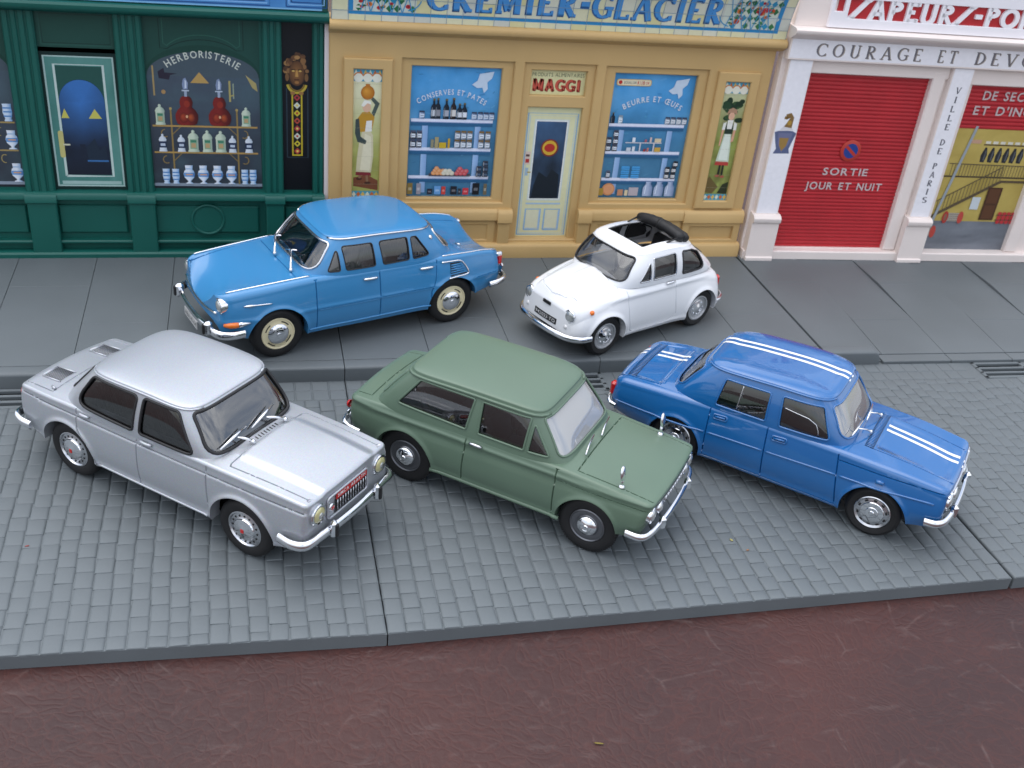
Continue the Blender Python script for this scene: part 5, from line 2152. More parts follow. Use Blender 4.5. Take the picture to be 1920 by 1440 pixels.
class Car:
    def __init__(self, root, **k):
        self.root = root
        self.__dict__.update(dict(tb=1.2, tt=0.5, vm=0.45, ridges=[], steps=[], lip=0.5, lipw=0.8, flare=0.0, bow_f=0.0, bow_r=0.0,
                                  lean_f=0.0, lean_r=0.0, nose_r=(3, 3, 1.5, 1.0), tail_r=(3, 3, 1.5, 1.0), topmods=[], cut_z=None))
        self.__dict__.update(k)
        for a in ('hw', 'zs', 'zb', 'zc', 'r'):
            v = getattr(self, a)
            if not callable(v):
                if isinstance(v, (int, float)):
                    setattr(self, a, (lambda c: (lambda x: c))(float(v)))
                else:
                    setattr(self, a, pchip([p[0] for p in v], [p[1] for p in v]))

    # -------- lower body
    def sec(self, x):
        """half width, sill z, shoulder z, centre z, shoulder radius at x, with the rounded ends"""
        hw, zs, zb, zc, r = self.hw(x), self.zs(x), self.zb(x), self.zc(x), self.r(x)
        for (rx, ry, rt, rb), e in ((self.nose_r, self.xf - x), (self.tail_r, x - self.xr)):
            if e < rx:
                q = 1 - sqrt(max(0.0, 1 - ((rx - max(e, 0)) / rx) ** 2))
                hw -= ry * q
                zb -= rt * q
                zc -= rt * q
                zs += rb * q
        return hw, zs, zb, zc, r

    def B(self, x, w, sgn=1):
        hw, zs, zb, zc, r = self.sec(x)
        zt = zb - r
        if w <= WS:
            v = w / WS
            z = zs + v * (zt - zs)
            y = hw - self.tb * max(0.0, (self.vm - v) / self.vm) ** 2 - self.tt * max(0.0, (v - self.vm) / (1 - self.vm)) ** 2
        else:
            ye = hw - self.tt
            if w <= WH:
                a = (w - WS) / (WH - WS) * pi / 2
                y = ye - r * (1 - cos(a))
                z = zt + r * sin(a)
            else:
                yt = ye - r
                y = yt * (WT - w) / (WT - WH)
                f = 1 - (y / max(yt, 1e-6)) ** 2
                z = zb + (zc - zb) * f
                for fn in self.topmods:
                    z += fn(x, y, yt)
        if w <= WH:
            k = 1.0 if w <= WS else 1 - (w - WS) / (WH - WS)
            for zr, a, wd in self.ridges:
                zz = zr(x) if callable(zr) else zr
                y += k * a * math.exp(-((z - zz) / wd) ** 2)
            for zr, a, wd in self.steps:
                zz = zr(x) if callable(zr) else zr
                y += k * a * smooth01((z - zz) / wd + 0.5)
            for xa, za, ra in self.arches:
                d = hypot(x - xa, z - za) - ra
                y += k * self.lip * math.exp(-(max(d, 0) / self.lipw) ** 2)
                if self.flare:
                    y += k * self.flare * math.exp(-(max(d, 0) / 4.0) ** 2)
        # bowed and leaning ends
        hwm = max(self.hw(x), 1.0)
        if self.bow_f or self.lean_f:
            g = smooth01((x - (self.xf - 14)) / 14)
            x2 = x + g * (self.bow_f * (1 - (y / hwm) ** 2) + self.lean_f * (z - 14))
        else:
            x2 = x
        if self.bow_r or self.lean_r:
            g = smooth01(((self.xr + 14) - x) / 14)
            x2 -= g * (self.bow_r * (1 - (y / hwm) ** 2) + self.lean_r * (z - 14))
        return Vector((x2, sgn * y, z))

    def _flat(self, x, w):
        p = self.B(x, w)
        return max(p.y, 0.0), p.z

    def w_of_z(self, x, z):
        hw, zs, zb, zc, r = self.sec(x)
        zt = zb - r
        if z <= zt:
            return WS * (z - zs) / (zt - zs)
        return WS + (WH - WS) * math.asin(min(1, (z - zt) / r)) / (pi / 2)

    def w_of_y(self, x, y):
        hw, zs, zb, zc, r = self.sec(x)
        yt = max(hw - self.tt - r, 0.5)
        return max(WH, WT - (WT - WH) * min(1, abs(y) / yt))

    def normal(self, x, w, sgn=1):
        h = 0.05
        x0 = min(max(x, self.xr + h), self.xf - h)
        w0 = min(max(w, h), WT - h)
        a = self.B(x0 + h, w0) - self.B(x0 - h, w0)
        b = self.B(x0, w0 + h) - self.B(x0, w0 - h)
        n = b.cross(a)
        if n.length < 1e-9:
            n = Vector((0, 0, 1))
        n.normalize()
        p = self.B(x0, w0)
        if n.dot(Vector((0, max(p.y, 0.0), p.z - 10))) < 0:
            n = -n
        if w > WT - 0.6:
            n.y = 0
            n.normalize()
        return Vector((n.x, n.y * sgn, n.z))

    def on_side(self, x, z, sgn, off=0.0):
        w = self.w_of_z(x, z)
        return self.B(x, w, sgn) + self.normal(x, w, sgn) * off

    def on_top(self, x, y, off=0.0):
        w = self.w_of_y(x, y)
        s = 1 if y >= 0 else -1
        return self.B(x, w, s) + self.normal(x, w, s) * off

    def build_body(self, m, grooves_side=(), grooves_top=(), name='body', gw=0.2, gd=0.42, cabin=None, dx=1.3, top_holes=()):
        xr, xf = self.xr, self.xf
        xs = [xr]
        e = [0.05, 0.15, 0.35, 0.65, 1.05, 1.5, 2.1, 2.8, 3.6]
        xs += [xr + q for q in e]
        x = xr + 4.6
        while x < xf - 4.5:
            xs.append(x)
            x += dx
        xs += [xf - q for q in e[::-1]] + [xf]
        ws = list(np.arange(0, WS, 0.9)) + list(np.linspace(WS, WH, 7)) + list(np.arange(WH + 0.8, WT, 1.5)) + [WT]
        # outline with the wheel arches let in
        low = []
        arch_pts = []
        for xa, za, ra in self.arches:
            z0 = self.zs(xa) - za
            a = math.degrees(math.asin(max(-1, min(1, z0 / ra))))
            pts = [(xa + ra * cos(radians(t)), za + ra * sin(radians(t))) for t in np.linspace(180 - a, a, 40)]
            arch_pts.append((xa - ra * cos(radians(a)), xa + ra * cos(radians(a)), pts))
        arch_pts.sort()
        x = xr
        for q in xs:
            hit = [A for A in arch_pts if A[0] - 0.3 < q < A[1] + 0.3]
            if not hit:
                low.append((q, 0.0))
                for A in list(arch_pts):
                    nxt = [t for t in xs if t > q and not (A[0] - 0.3 < t < A[1] + 0.3)]
                    inn = [t for t in xs if t > q and (A[0] - 0.3 < t < A[1] + 0.3)]
                    if inn and nxt and min(inn) < min(nxt):
                        for i, (px, pz) in enumerate(A[2]):
                            low.append((px, 0.0 if i in (0, len(A[2]) - 1) else max(0.0, self.w_of_z(px, pz))))
        outer = low + [(xf, w) for w in ws[1:]] + [(q, WT) for q in xs[::-1][1:]] + [(xr, w) for w in ws[::-1][1:-1]]
        lines, mid = [], []

        def groove(P, wd):
            P = [np.array(p, float) for p in resample(P, 0.8, False)]
            off = []
            for i, p in enumerate(P):
                t = P[min(i + 1, len(P) - 1)] - P[max(i - 1, 0)]
                t = t / (np.linalg.norm(t) + 1e-9)
                off.append(np.array([-t[1], t[0]]) * wd)
            lines.append([tuple(p + o) for p, o in zip(P, off)])
            lines.append([tuple(p) for p in P])
            mid.append(len(lines) - 1)
            lines.append([tuple(p - o) for p, o in zip(P, off)])
        for P in grooves_side:
            groove([(x, min(max(self.w_of_z(x, z), 0.02), WH)) for x, z in resample(P, 1.0, False)], gw)
        for P in grooves_top:
            groove([(x, min(self.w_of_y(x, y), WT - 0.01)) for x, y in resample(P, 1.0, False)], gw)
        extra = []
        for xa, za, ra in self.arches:
            for k, dr in enumerate((0.3, 0.65, 1.05, 1.6, 2.3)):
                for t in np.linspace(8, 172, 54):
                    q = (xa + (ra + dr) * cos(radians(t + k * 1.5)), za + (ra + dr) * sin(radians(t + k * 1.5)))
                    w = self.w_of_z(*q)
                    if 0.3 < w < WS - 0.2 and xr + 1 < q[0] < xf - 1:
                        extra.append((q[0], w))
        if extra and lines:
            E_ = np.array(extra)
            ok_ = np.ones(len(E_), bool)
            for L_ in lines:
                for i in range(len(L_) - 1):
                    ok_ &= seg_dist(E_[:, 0], E_[:, 1], L_[i], L_[i + 1]) > 0.25
            extra = [tuple(q) for q in E_[ok_]]
        gx_, gy_ = xs[1:-1], ws[1:-1]
        v, F, tg = patch2d(outer, [], lines, gx_, gy_, extra=extra)
        V, N = [], []
        msk = [i for i in range(len(v)) if tg[i] in mid]
        ms = set(msk)
        for i, (x, w) in enumerate(v):
            p, n = self.B(x, w), self.normal(x, w)
            if i in ms:
                p = p - n * gd
            V.append(p)
            N.append(n)
        if cabin:
            cx0, cx1, cy = cabin
            F = [t for t in F if not (all(cx0 < v[i][0] < cx1 for i in t) and all(v[i][1] > WH and abs(V[i].y) < cy for i in t))]
        nv = len(V)
        FF, flat = [], set()
        for t in F:
            a, b, c = (V[i] for i in t)
            nn = (b - a).cross(c - a)
            if nn.dot(N[t[0]] + N[t[1]] + N[t[2]]) < 0:
                t = t[::-1]
            if any(i in ms for i in t):
                flat.add(len(FF))
                FF.append(t)
                flat.add(len(FF))
                FF.append(tuple(i + nv for i in t[::-1]))
            else:
                FF.append(t)
                FF.append(tuple(i + nv for i in t[::-1]))
        V2 = V + [Vector((p.x, -p.y, p.z)) for p in V]
        N2 = N + [Vector((n.x, -n.y, n.z)) for n in N]
        # end faces, filled inside the outline of the end section
        for xe, d in ((xf, 1), (xr, -1)):
            bow, lean = (self.bow_f, self.lean_f) if d > 0 else (self.bow_r, self.lean_r)
            half = []
            for w in ws:
                yy, zz = self._flat(xe, w)
                half.append((yy, zz))
            half[-1] = (0.0, half[-1][1])
            ring = half + [(-y, z) for y, z in half[-2::-1]]
            cl = []
            for q in ring:
                if not cl or hypot(q[0] - cl[-1][0], q[1] - cl[-1][1]) > 0.02:
                    cl.append(q)
            zz = [q[1] for q in cl]
            vv, F2, _ = patch2d(cl, [], [], np.linspace(-self.hw(xe), self.hw(xe), 23), np.arange(min(zz) + 0.7, max(zz), 1.1))
            hwm = max(self.hw(xe), 1.0)
            k0_ = len(V2)
            for y, z in vv:
                V2.append(Vector((xe + d * (bow * (1 - (y / hwm) ** 2) + lean * (z - 14)), y, z)))
                N2.append(Vector((d, 2 * bow * y / hwm ** 2, -lean)).normalized())
            for t in F2:
                a_, b_, c_ = (V2[k0_ + i] for i in t)
                f = tuple(k0_ + i for i in t)
                FF.append(f if (b_ - a_).cross(c_ - a_).x * d > 0 else f[::-1])
        # returned edges of sill and arches
        k0 = len(low)
        for s in (1, -1):
            base = len(V2)
            for x, w in low:
                p = self.B(x, w, s)
                V2.append(p)
                V2.append(Vector((p.x, p.y - s * 3.2, p.z + (0.3 if w > 0.01 else 0.0))))
                N2 += [Vector((0, 0, -1)), Vector((0, 0, -1))]
            for i in range(k0 - 1):
                f = (base + 2 * i, base + 2 * i + 1, base + 2 * i + 3, base + 2 * i + 2)
                flat.add(len(FF))
                FF.append(f if s > 0 else f[::-1])
        return obj(name, V2, FF, m, self.root, vnorm=N2, flat_faces=flat)

    # -------- cabin
    def cab(self, **k):
        g = dict(nf=5.0, nr=5.0, bulge=0.3, crown=1.5, p=3.0, t0=-0.12, seam=0.0)
        g.update(k)
        self.g = g
        for a in ('zb_', 'zt_'):
            v = g[a]
            g[a] = (lambda c: (lambda x: c))(float(v)) if isinstance(v, (int, float)) else pchip([p[0] for p in v], [p[1] for p in v])
        self._table(self._phi_side(g['seam'], 0.5))

    def _table(self, phi0):
        g = self.g
        g['phi0'] = phi0
        N = 1440
        ph = np.linspace(g['phi0'], g['phi0'] + 2 * pi, N + 1)
        P = [self.G0(a, 0.5) for a in ph]
        d = [0.0]
        for i in range(N):
            d.append(d[-1] + (P[i + 1] - P[i]).length)
        g['ph'], g['S'] = ph, np.array(d)
        g['L'] = d[-1]
        g['H'] = g['zt_'](0) - g['zb_'](0)

    def G0(self, phi, t):
        g = self.g
        tt = t
        xf = g['xf0'] + (g['xf1'] - g['xf0']) * tt
        xr = g['xr0'] + (g['xr1'] - g['xr0']) * tt
        bl = g['bulge'] * 4 * tt * (1 - tt)
        b = g['yb'] + (g['yt'] - g['yb']) * tt + bl
        cx, a = (xf + xr) / 2, (xf - xr) / 2 + bl
        c, s = cos(phi), sin(phi)
        n = g['nf'] if c > 0 else g['nr']
        rho = 1.0 / (abs(c) ** n + abs(s) ** n) ** (1.0 / n)
        x, y = cx + a * rho * c, b * rho * s
        z0, z1 = g['zb_'](x), g['zt_'](x)
        return Vector((x, y, z0 + (z1 - z0) * t))

    def G(self, s, T):
        g = self.g
        phi = float(np.interp(s, g['S'], g['ph']))
        return self.G0(phi, T / g['H'])

    def Gn(self, s, T):
        h = 0.08
        L = self.g['L']
        s0 = min(max(s, h), L - h)
        a = self.G(s0 + h, T) - self.G(s0 - h, T)
        b = self.G(s0, T + h) - self.G(s0, T - h)
        return a.cross(b).normalized()

    def _bis(self, f, lo, hi):
        flo = f(lo)
        for _ in range(26):
            m = (lo + hi) / 2
            fm = f(m)
            if (fm > 0) == (flo > 0):
                lo = m
            else:
                hi = m
        return (lo + hi) / 2

    def Gxy(self, phi, tt):
        g = self.g
        xf = g['xf0'] + (g['xf1'] - g['xf0']) * tt
        xr = g['xr0'] + (g['xr1'] - g['xr0']) * tt
        bl = g['bulge'] * 4 * tt * (1 - tt)
        c, s = cos(phi), sin(phi)
        n = g['nf'] if c > 0 else g['nr']
        rho = 1.0 / (abs(c) ** n + abs(s) ** n) ** (1.0 / n)
        return (xf + xr) / 2 + ((xf - xr) / 2 + bl) * rho * c, (g['yb'] + (g['yt'] - g['yb']) * tt + bl) * rho * s

    def _phi_side(self, x, t):
        return self._bis(lambda a: self.Gxy(a, t)[0] - x, 0.02, pi - 0.02)

    def inv(self, view, u, z, ang=False):
        """(u, z) seen from a side / the front / the back -> surface coordinates (s, T)"""
        g = self.g
        t = 0.5
        for _ in range(4):
            if view in 'LR':
                phi = self._phi_side(u, t)
                if view == 'R':
                    phi = -phi
            elif view == 'F':
                phi = self._bis(lambda a: self.Gxy(a, t)[1] - u, -1.2, 1.2)
            else:
                phi = self._bis(lambda a: self.Gxy(a, t)[1] - u, pi - 1.2, pi + 1.2)
            p = self.G0(phi, t)
            z0, z1 = g['zb_'](p.x), g['zt_'](p.x)
            t = (z - z0) / (z1 - z0)
        if ang:
            return phi, t * g['H']
        a0 = g['phi0']
        while phi < a0:
            phi += 2 * pi
        while phi > a0 + 2 * pi:
            phi -= 2 * pi
        return float(np.interp(phi, g['ph'], g['S'])), t * g['H']

    def build_cab(self, m, windows, roof_hole=None, name='cabin', roof_name='roof', roof_mat=None, depth=0.5):
        """windows: list of dicts view, pts [(u,z)], r, glass, seal(mat), seal_r, name"""
        g = self.g
        # lay the closing seam of the shell where it crosses no window
        ang = []
        for w in windows:
            P = resample(round_poly(w['pts'], w.get('r', 1.0)), 0.8)
            w['pt'] = [self.inv(w['view'], *p, ang=True) for p in P]
            a = np.unwrap([q[0] for q in w['pt']])
            ang.append((a.min() % (2 * pi), a.max() - a.min()))
        best = (0, 0)
        for k in range(720):
            t = 2 * pi * k / 720
            cl = 9.0
            for a0, da in ang:
                d = (t - a0) % (2 * pi)
                cl = min(cl, -1 if d < da else min(d - da, 2 * pi - d))
            if cl > best[0]:
                best = (cl, t)
        self._table(best[1])
        L, H = g['L'], g['H']
        holes = []
        for w in windows:
            w['st'] = [(float(np.interp(g['phi0'] + (q - g['phi0']) % (2 * pi), g['ph'], g['S'])), T) for q, T in w['pt']]
            holes.append(w['st'])
        xs = np.arange(0, L + 0.01, L / round(L / 1.3))
        T0 = g['t0'] * H
        ys = list(np.arange(T0, H - 0.1, 0.9)) + [H]
        outer = [(x, T0) for x in xs] + [(L, y) for y in ys[1:]] + [(x, H) for x in xs[::-1][1:]] + [(0, y) for y in ys[::-1][1:-1]]
        v, F, tg = patch2d(outer, holes, [], xs[1:-1], ys[1:-1])
        V = [self.G(*p) for p in v]
        N = [self.Gn(*p) for p in v]
        FF = []
        for t in F:
            a, b, c = (V[i] for i in t)
            FF.append(t if (b - a).cross(c - a).dot(N[t[0]]) > 0 else t[::-1])
        # reveals
        for h in holes:
            k = len(V)
            n = len(h)
            for p in h:
                q, nn = self.G(*p), self.Gn(*p)
                V += [q, q - nn * depth]
                N += [nn, nn]
            for i in range(n):
                j = (i + 1) % n
                FF.append((k + 2 * i, k + 2 * j, k + 2 * j + 1, k + 2 * i + 1))
        cabin = obj(name, V, FF, m, self.root, vnorm=N)
        for w in windows:
            h = w['st']
            gx = [p[0] for p in h]
            gy = [p[1] for p in h]
            vv, F2, _ = patch2d(h, [], [], np.arange(min(gx), max(gx), 1.6), np.arange(min(gy), max(gy), 1.6))
            V3, N3 = [], []
            for p in vv:
                nn = self.Gn(*p)
                V3.append(self.G(*p) - nn * (depth * 0.7))
                N3.append(nn)
            F3 = []
            for t in F2:
                a, b, c = (V3[i] for i in t)
                F3.append(t if (b - a).cross(c - a).dot(N3[t[0]]) > 0 else t[::-1])
            pane = obj(w['name'], V3, F3, w['glass'], self.root, vnorm=N3)
            if w.get('seal'):
                pts = [self.G(*p) - self.Gn(*p) * w.get('sink', 0.02) for p in h]
                mb = MB()
                mb.tube(pts, w.get('seal_r', 0.24), 6, closed=True)
                mb.build('window_seal', w['seal'], pane, smooth=True)
        # roof skin
        self.build_roof(roof_mat or m, roof_hole, roof_name)
        return cabin

    def roof_pt(self, phi, r):
        g = self.g
        o = self.G0(phi, 1.0)
        cx = (g['xf1'] + g['xr1']) / 2
        x, y = cx + (o.x - cx) * r, o.y * r
        zc = g['zt_'](x) + g['crown'] * max(0.0, 1 - r ** g['p']) ** (1.0 / g['p'])
        for fn in g.get('roofmods', []):
            zc += fn(x, y, r)
        return Vector((x, y, zc))

    def roof_at(self, x, y):
        """point on the roof above plan position x, y"""
        g = self.g
        cx = (g['xf1'] + g['xr1']) / 2
        a = (g['xf1'] - g['xr1']) / 2
        c, s = (x - cx) / a, y / g['yt']
        n = g['nf'] if c > 0 else g['nr']
        r = min(1.0, (abs(c) ** n + abs(s) ** n) ** (1.0 / n))
        zc = g['zt_'](x) + g['crown'] * max(0.0, 1 - r ** g['p']) ** (1.0 / g['p'])
        for fn in g.get('roofmods', []):
            zc += fn(x, y, r)
        return Vector((x, y, zc))

    def build_roof(self, m, hole, name):
        rs = [1, .998, .993, .985, .97, .95, .92, .88, .82, .74, .64, .52, .4, .28, .16, .05]
        NP = 120
        ph = [2 * pi * k / NP for k in range(NP)]
        if hole is None:
            V, F = [], []
            for r in rs:
                V += [self.roof_pt(a, r) for a in ph]
            V.append(self.roof_pt(0, 0))
            for i in range(len(rs) - 1):
                for k in range(NP):
                    F.append((i * NP + k, i * NP + (k + 1) % NP, (i + 1) * NP + (k + 1) % NP, (i + 1) * NP + k))
            i = len(rs) - 1
            for k in range(NP):
                F.append((i * NP + k, i * NP + (k + 1) % NP, len(V) - 1))
        else:
            rim = [(self.roof_pt(a, 1.0).x, self.roof_pt(a, 1.0).y) for a in ph]
            extra = []
            for r in rs[1:]:
                for k, a in enumerate(ph):
                    p = self.roof_pt(a, r)
                    if not inside(hole, p.x, p.y) and min(hypot(p.x - q[0], p.y - q[1]) for q in hole) > 0.4:
                        extra.append((p.x, p.y))
            v, F, _ = patch2d(rim, [hole], [], [], [], extra=extra)
            V = []
            for x, y in v:
                V.append(self.roof_at(x, y))
            FF = []
            for t in F:
                a, b, c = (V[i] for i in t)
                FF.append(t if (b - a).cross(c - a).z > 0 else t[::-1])
            F = FF
            k = len(V)
            for x, y in hole:
                p = self.roof_at(x, y)
                V += [p, p - Vector((0, 0, 0.6))]
            n = len(hole)
            for i in range(n):
                j = (i + 1) % n
                F.append((k + 2 * i, k + 2 * i + 1, k + 2 * j + 1, k + 2 * j))
        return obj(name, V, F, m, self.root, angle=40)

    # -------- things every car has
    def underbody(self, m, dark):
        mb = MB()
        z = min(self.zs(0), self.zs(10))
        inset = 5.4
        g = self.g

        def low(a, b):
            return min(min(self.sec(q)[2], self.sec(q)[3]) for q in np.linspace(a, b, 12))
        mb.box(self.xr + 6, -self.hw(0) + inset, z + 0.9, self.xf - 7, self.hw(0) - inset, z + 4.5)
        mb.box(self.xr + 6, -self.hw(0) + inset, z + 4.4, g['xr0'] + 3, self.hw(0) - inset, low(self.xr + 6, g['xr0'] + 3) - 2.2)
        mb.box(g['xf0'] - 2, -self.hw(0) + inset, z + 4.4, self.xf - 7, self.hw(0) - inset, low(g['xf0'] - 2, self.xf - 7) - 2.2)
        # floor between the arches, close to the sills
        x0 = min(a[0] + a[2] for a in self.arches)
        x1 = max(a[0] - a[2] for a in self.arches)
        mb.box(x0, -self.hw(0) + 1.6, z + 0.7, x1, self.hw(0) - 1.6, z + 1.6)
        mb.build('underbody', dark, self.root)

    def interior(self, m, floor_m, seats=((5, 1), (-14, 2)), wheel_side=1, steer=True, dash=None, ribs=True):
        g = self.g
        z = self.zs(0) + 4.6
        yb = g['yb'] - 2.0
        for sx, kind in seats:
            ys = [(-yb * 0.93, -yb * 0.08), (yb * 0.08, yb * 0.93)] if kind == 1 else [(-yb * 0.95, yb * 0.95)]
            for y0, y1 in ys:
                mb = MB()
                mb.box(sx - 4.5, y0, z, sx + 4.5, y1, z + 4.6, c=1.2)
                # backrest, leaning back
                V, F = cbox(-1.3, y0, 0, 1.3, y1, 12.2, 1.1)
                M = Matrix.Translation((sx - 4.2, 0, z + 2.5)) @ Matrix.Rotation(radians(-14), 4, 'Y')
                mb.add(xf(V, M), F)
                if ribs:
                    k = 9 if kind == 1 else 20
                    for i in range(1, k):
                        y = y0 + (y1 - y0) * i / k
                        if y0 + 1.3 < y < y1 - 1.3:
                            V, F = tube([(1.3, y, 1.2), (1.32, y, 11.0)], 0.28, 5)
                            mb.add(xf(V, M), F)
                mb.build('seat', m, self.root, angle=35)
        mb = MB()
        xd = (dash if dash is not None else g['xf0'] - 4.0)
        mb.box(xd - 1.0, -yb, self.zb(xd) - 5.5, xd + 3.0, yb, self.zb(xd) - 0.6, c=0.9)
        mb.build('dashboard', floor_m, self.root, angle=35)
        if steer:
            ang = Matrix.Translation((xd - 4.0, wheel_side * yb * 0.5, self.zb(xd) - 0.2)) @ Matrix.Rotation(radians(35), 4, 'Y')
            mb = MB()
            P = [ang @ Vector((0, 3.7 * cos(a), 3.7 * sin(a))) for a in np.linspace(0, 2 * pi, 25)[:-1]]
            mb.tube(P, 0.28, 6, closed=True)
            for a in (0, pi):
                mb.tube([ang @ Vector((0, 0, 0)), ang @ Vector((0, 3.7 * cos(a), 3.7 * sin(a)))], 0.22, 5)
            mb.tube([ang @ Vector((0, 0, 0)), ang @ Vector((4, 0, -1.0))], 0.4, 6)
            mb.build('steering_wheel', floor_m, self.root, smooth=True)

    def wheel(self, x, sgn, R, rim_r, width, face_y, tyre_m, rim_fn, tread=False):
        e = bpy.data.objects.new('wheel', None)
        COL.objects.link(e)
        e.empty_display_size = 0.003
        e.parent = self.root
        e.location = Vector((x, sgn * face_y, R)) * S
        if sgn < 0:
            e.rotation_euler = (0, 0, pi)
        # tyre profile: outwards is +Y in the wheel's own frame, face at y = 0
        pr = [(rim_r - 0.6, -width + 0.5), (rim_r + 0.2, -width + 0.1), (R - 0.9, -width), (R - 0.25, -width + 0.45), (R, -width + 1.0), (R, -1.0), (R - 0.25, -0.4),
              (R - 0.8, -0.05), ((R + rim_r) / 2 + 0.2, 0.1), (rim_r + 0.45, -0.05), (rim_r + 0.12, -0.18), (rim_r - 0.02, -0.45), (rim_r - 0.05, -1.2)]
        V, F = lathe(pr, 56)
        mb = MB()
        mb.add(V, F[:-1])
        if tread:
            for k in range(64):
                a = 2 * pi * k / 64
                for y0 in (-0.75,):
                    V, F = cbox(-0.16, -0.32, -0.12, 0.16, 0.32, 0.1, 0.05)
                    M = Matrix.Rotation(-a, 4, 'Y') @ Matrix.Translation((0, y0 + 0.2, R - 0.12)) @ Matrix.Rotation(radians(-38), 4, 'X')
                    mb.add(xf(V, M), F)
        mb.build('tyre', tyre_m, e, angle=40)
        rim_fn(e, rim_r)
        return e

# ------------------------------------------------------------------ shared materials
CHROME = mat('chrome', (0.86, 0.87, 0.9), rough=0.06, metal=1.0, bump=0.05, bump_scale=900)
CHROME_DULL = mat('dull_chrome', (0.62, 0.63, 0.66), rough=0.22, metal=1.0)
TYRE = mat('rubber', (0.012, 0.012, 0.013), rough=0.62, spec=0.4, bump=0.25, bump_scale=4000)
BLACK = mat('black_plastic', (0.012, 0.012, 0.013), rough=0.4)
DARK = mat('dark_interior', (0.035, 0.035, 0.038), rough=0.6)
SEATM = mat('seat_vinyl', (0.08, 0.08, 0.088), rough=0.5)
SEAT_GREY = mat('grey_seat_vinyl', (0.26, 0.26, 0.27), rough=0.5)
RUBBER = mat('window_rubber', (0.015, 0.015, 0.017), rough=0.5)
RED_LENS = mat('red_lens', (0.55, 0.01, 0.012), rough=0.12, coat=0.6)
AMBER = mat('amber_lens', (0.8, 0.17, 0.01), rough=0.2, coat=0.5)
LENS = mat('lamp_glass', (0.55, 0.57, 0.56), rough=0.1, metal=0.6, coat=1.0)
LENS_Y = mat('yellow_lamp_glass', (0.62, 0.58, 0.3), rough=0.12, metal=0.3, coat=1.0)
WHITE_INK = mat('white_ink', (0.8, 0.8, 0.8), rough=0.45)
RED_INK = mat('red_ink', (0.5, 0.02, 0.02), rough=0.4)
GLASS_DARK = glass_mat('tinted_glass', (0.62, 0.65, 0.66))
GLASS_CLEAR = glass_mat('clear_glass', (0.86, 0.88, 0.88))
GLASS_SMOKE = glass_mat('smoked_glass', (0.2, 0.21, 0.22))


def part_lathe(name, prof, m, parent, n=40, **kw):
    V, F = lathe(prof, n)
    kw.setdefault('angle', 35)
    return obj(name, V, F, m, parent, **kw)


def ring_holes(parent, name, m, count, rad, w, h, y, a0=0.0, t=0.12, shape='box'):
    """dark slots standing a hair proud of a rim, joined as one vent ring"""
    mb = MB()
    for k in range(count):
        a = a0 + 2 * pi * k / count
        if shape == 'round':
            V, F = lathe([(w, 0), (w * 0.98, t), (0, t)], 12)
        else:
            V, F = cbox(-w, 0, -h, w, t, h, min(w, h) * 0.4)
        M = Matrix.Rotation(a, 4, 'Y') @ Matrix.Translation((0, y, rad))
        mb.add(xf(V, M), F)
    return mb.build(name, m, parent, angle=40)


def arc_slots(parent, name, m, count, rad, half, th, y, a0=0.0):
    mb = MB()
    for k in range(count):
        a = a0 + 2 * pi * k / count
        V = []
        n = 8
        for i in range(n + 1):
            b = a - half + 2 * half * i / n
            for q in (rad - th, rad + th):
                V.append((q * cos(b), y, q * sin(b)))
        F = [(2 * i, 2 * i + 1, 2 * i + 3, 2 * i + 2) for i in range(n)]
        mb.add(V, F)
    return mb.build(name, m, parent)

HK = 4.17     # height of the pavement above the road


def car_root(name, label, o, deg, yc):
    a = radians(deg)
    loc = (o[0] - sin(a) * yc, o[1] + cos(a) * yc, o[2])
    return empty(name, loc, a, label, 'model car', 'model cars parked on the street')


def bumper(parent, name, pts, prof, m, up=(0, 0, 1)):
    V, F = sweep(pts, prof, up)
    return obj(name, V, F, m, parent, angle=50)


def half_round(h, t, n=8, flat=0.15):
    """bumper section: bulges to +side"""
    return [(t * cos(radians(a)), h / 2 * sin(radians(a))) for a in np.linspace(-90, 90, n + 1)] + [(-flat, h / 2), (-flat, -h / 2)]


def smooth_path(P, n=6):
    """Catmull-Rom through points"""
    P = [Vector(p) for p in P]
    out = []
    for i in range(len(P) - 1):
        p0, p1, p2, p3 = P[max(i - 1, 0)], P[i], P[i + 1], P[min(i + 2, len(P) - 1)]
        for k in range(n):
            t = k / n
            out.append(0.5 * ((2 * p1) + (p2 - p0) * t + (2 * p0 - 5 * p1 + 4 * p2 - p3) * t * t + (3 * p1 - p0 - 3 * p2 + p3) * t ** 3))
    out.append(P[-1])
    return out


def lamp(parent, pos, r, lens, name='headlight', depth=1.2, bezel=CHROME, d=(1, 0, 0), bulge=0.7, inner=None, bw=0.18):
    """round lamp: chrome bezel with a domed lens (its sub-part), facing d"""
    q = Vector(d).normalized().to_track_quat('Y', 'Z').to_matrix().to_4x4()
    M = Matrix.Translation(pos) @ q
    V, F = lathe([(r * 1.0, -depth), (r * 1.08, 0), (r * 1.08, 0.22), (r * 1.0, 0.42), (r * (1 - bw), 0.42), (r * (1 - bw) - 0.08, 0.1), (0.01, 0.05)], 32)
    b = obj(name, xf(V, M), F, bezel, parent, angle=35)
    rr = r * (1 - bw) - 0.04
    V, F = lathe([(rr * cos(radians(a)), 0.2 + bulge * sin(radians(a))) for a in (0, 12, 25, 40, 55, 70, 82)] + [(0.001, 0.2 + bulge)], 28)
    obj('lens', xf(V, M), F, lens, b, smooth=True)
    if inner:
        V, F = lathe([(rr * 0.42, 0.2 + bulge * 0.93), (rr * 0.4, 0.2 + bulge * 1.06), (0.001, 0.2 + bulge * 1.08)], 20)
        obj('bulb_ring', xf(V, M), F, inner, b, smooth=True)
    return b


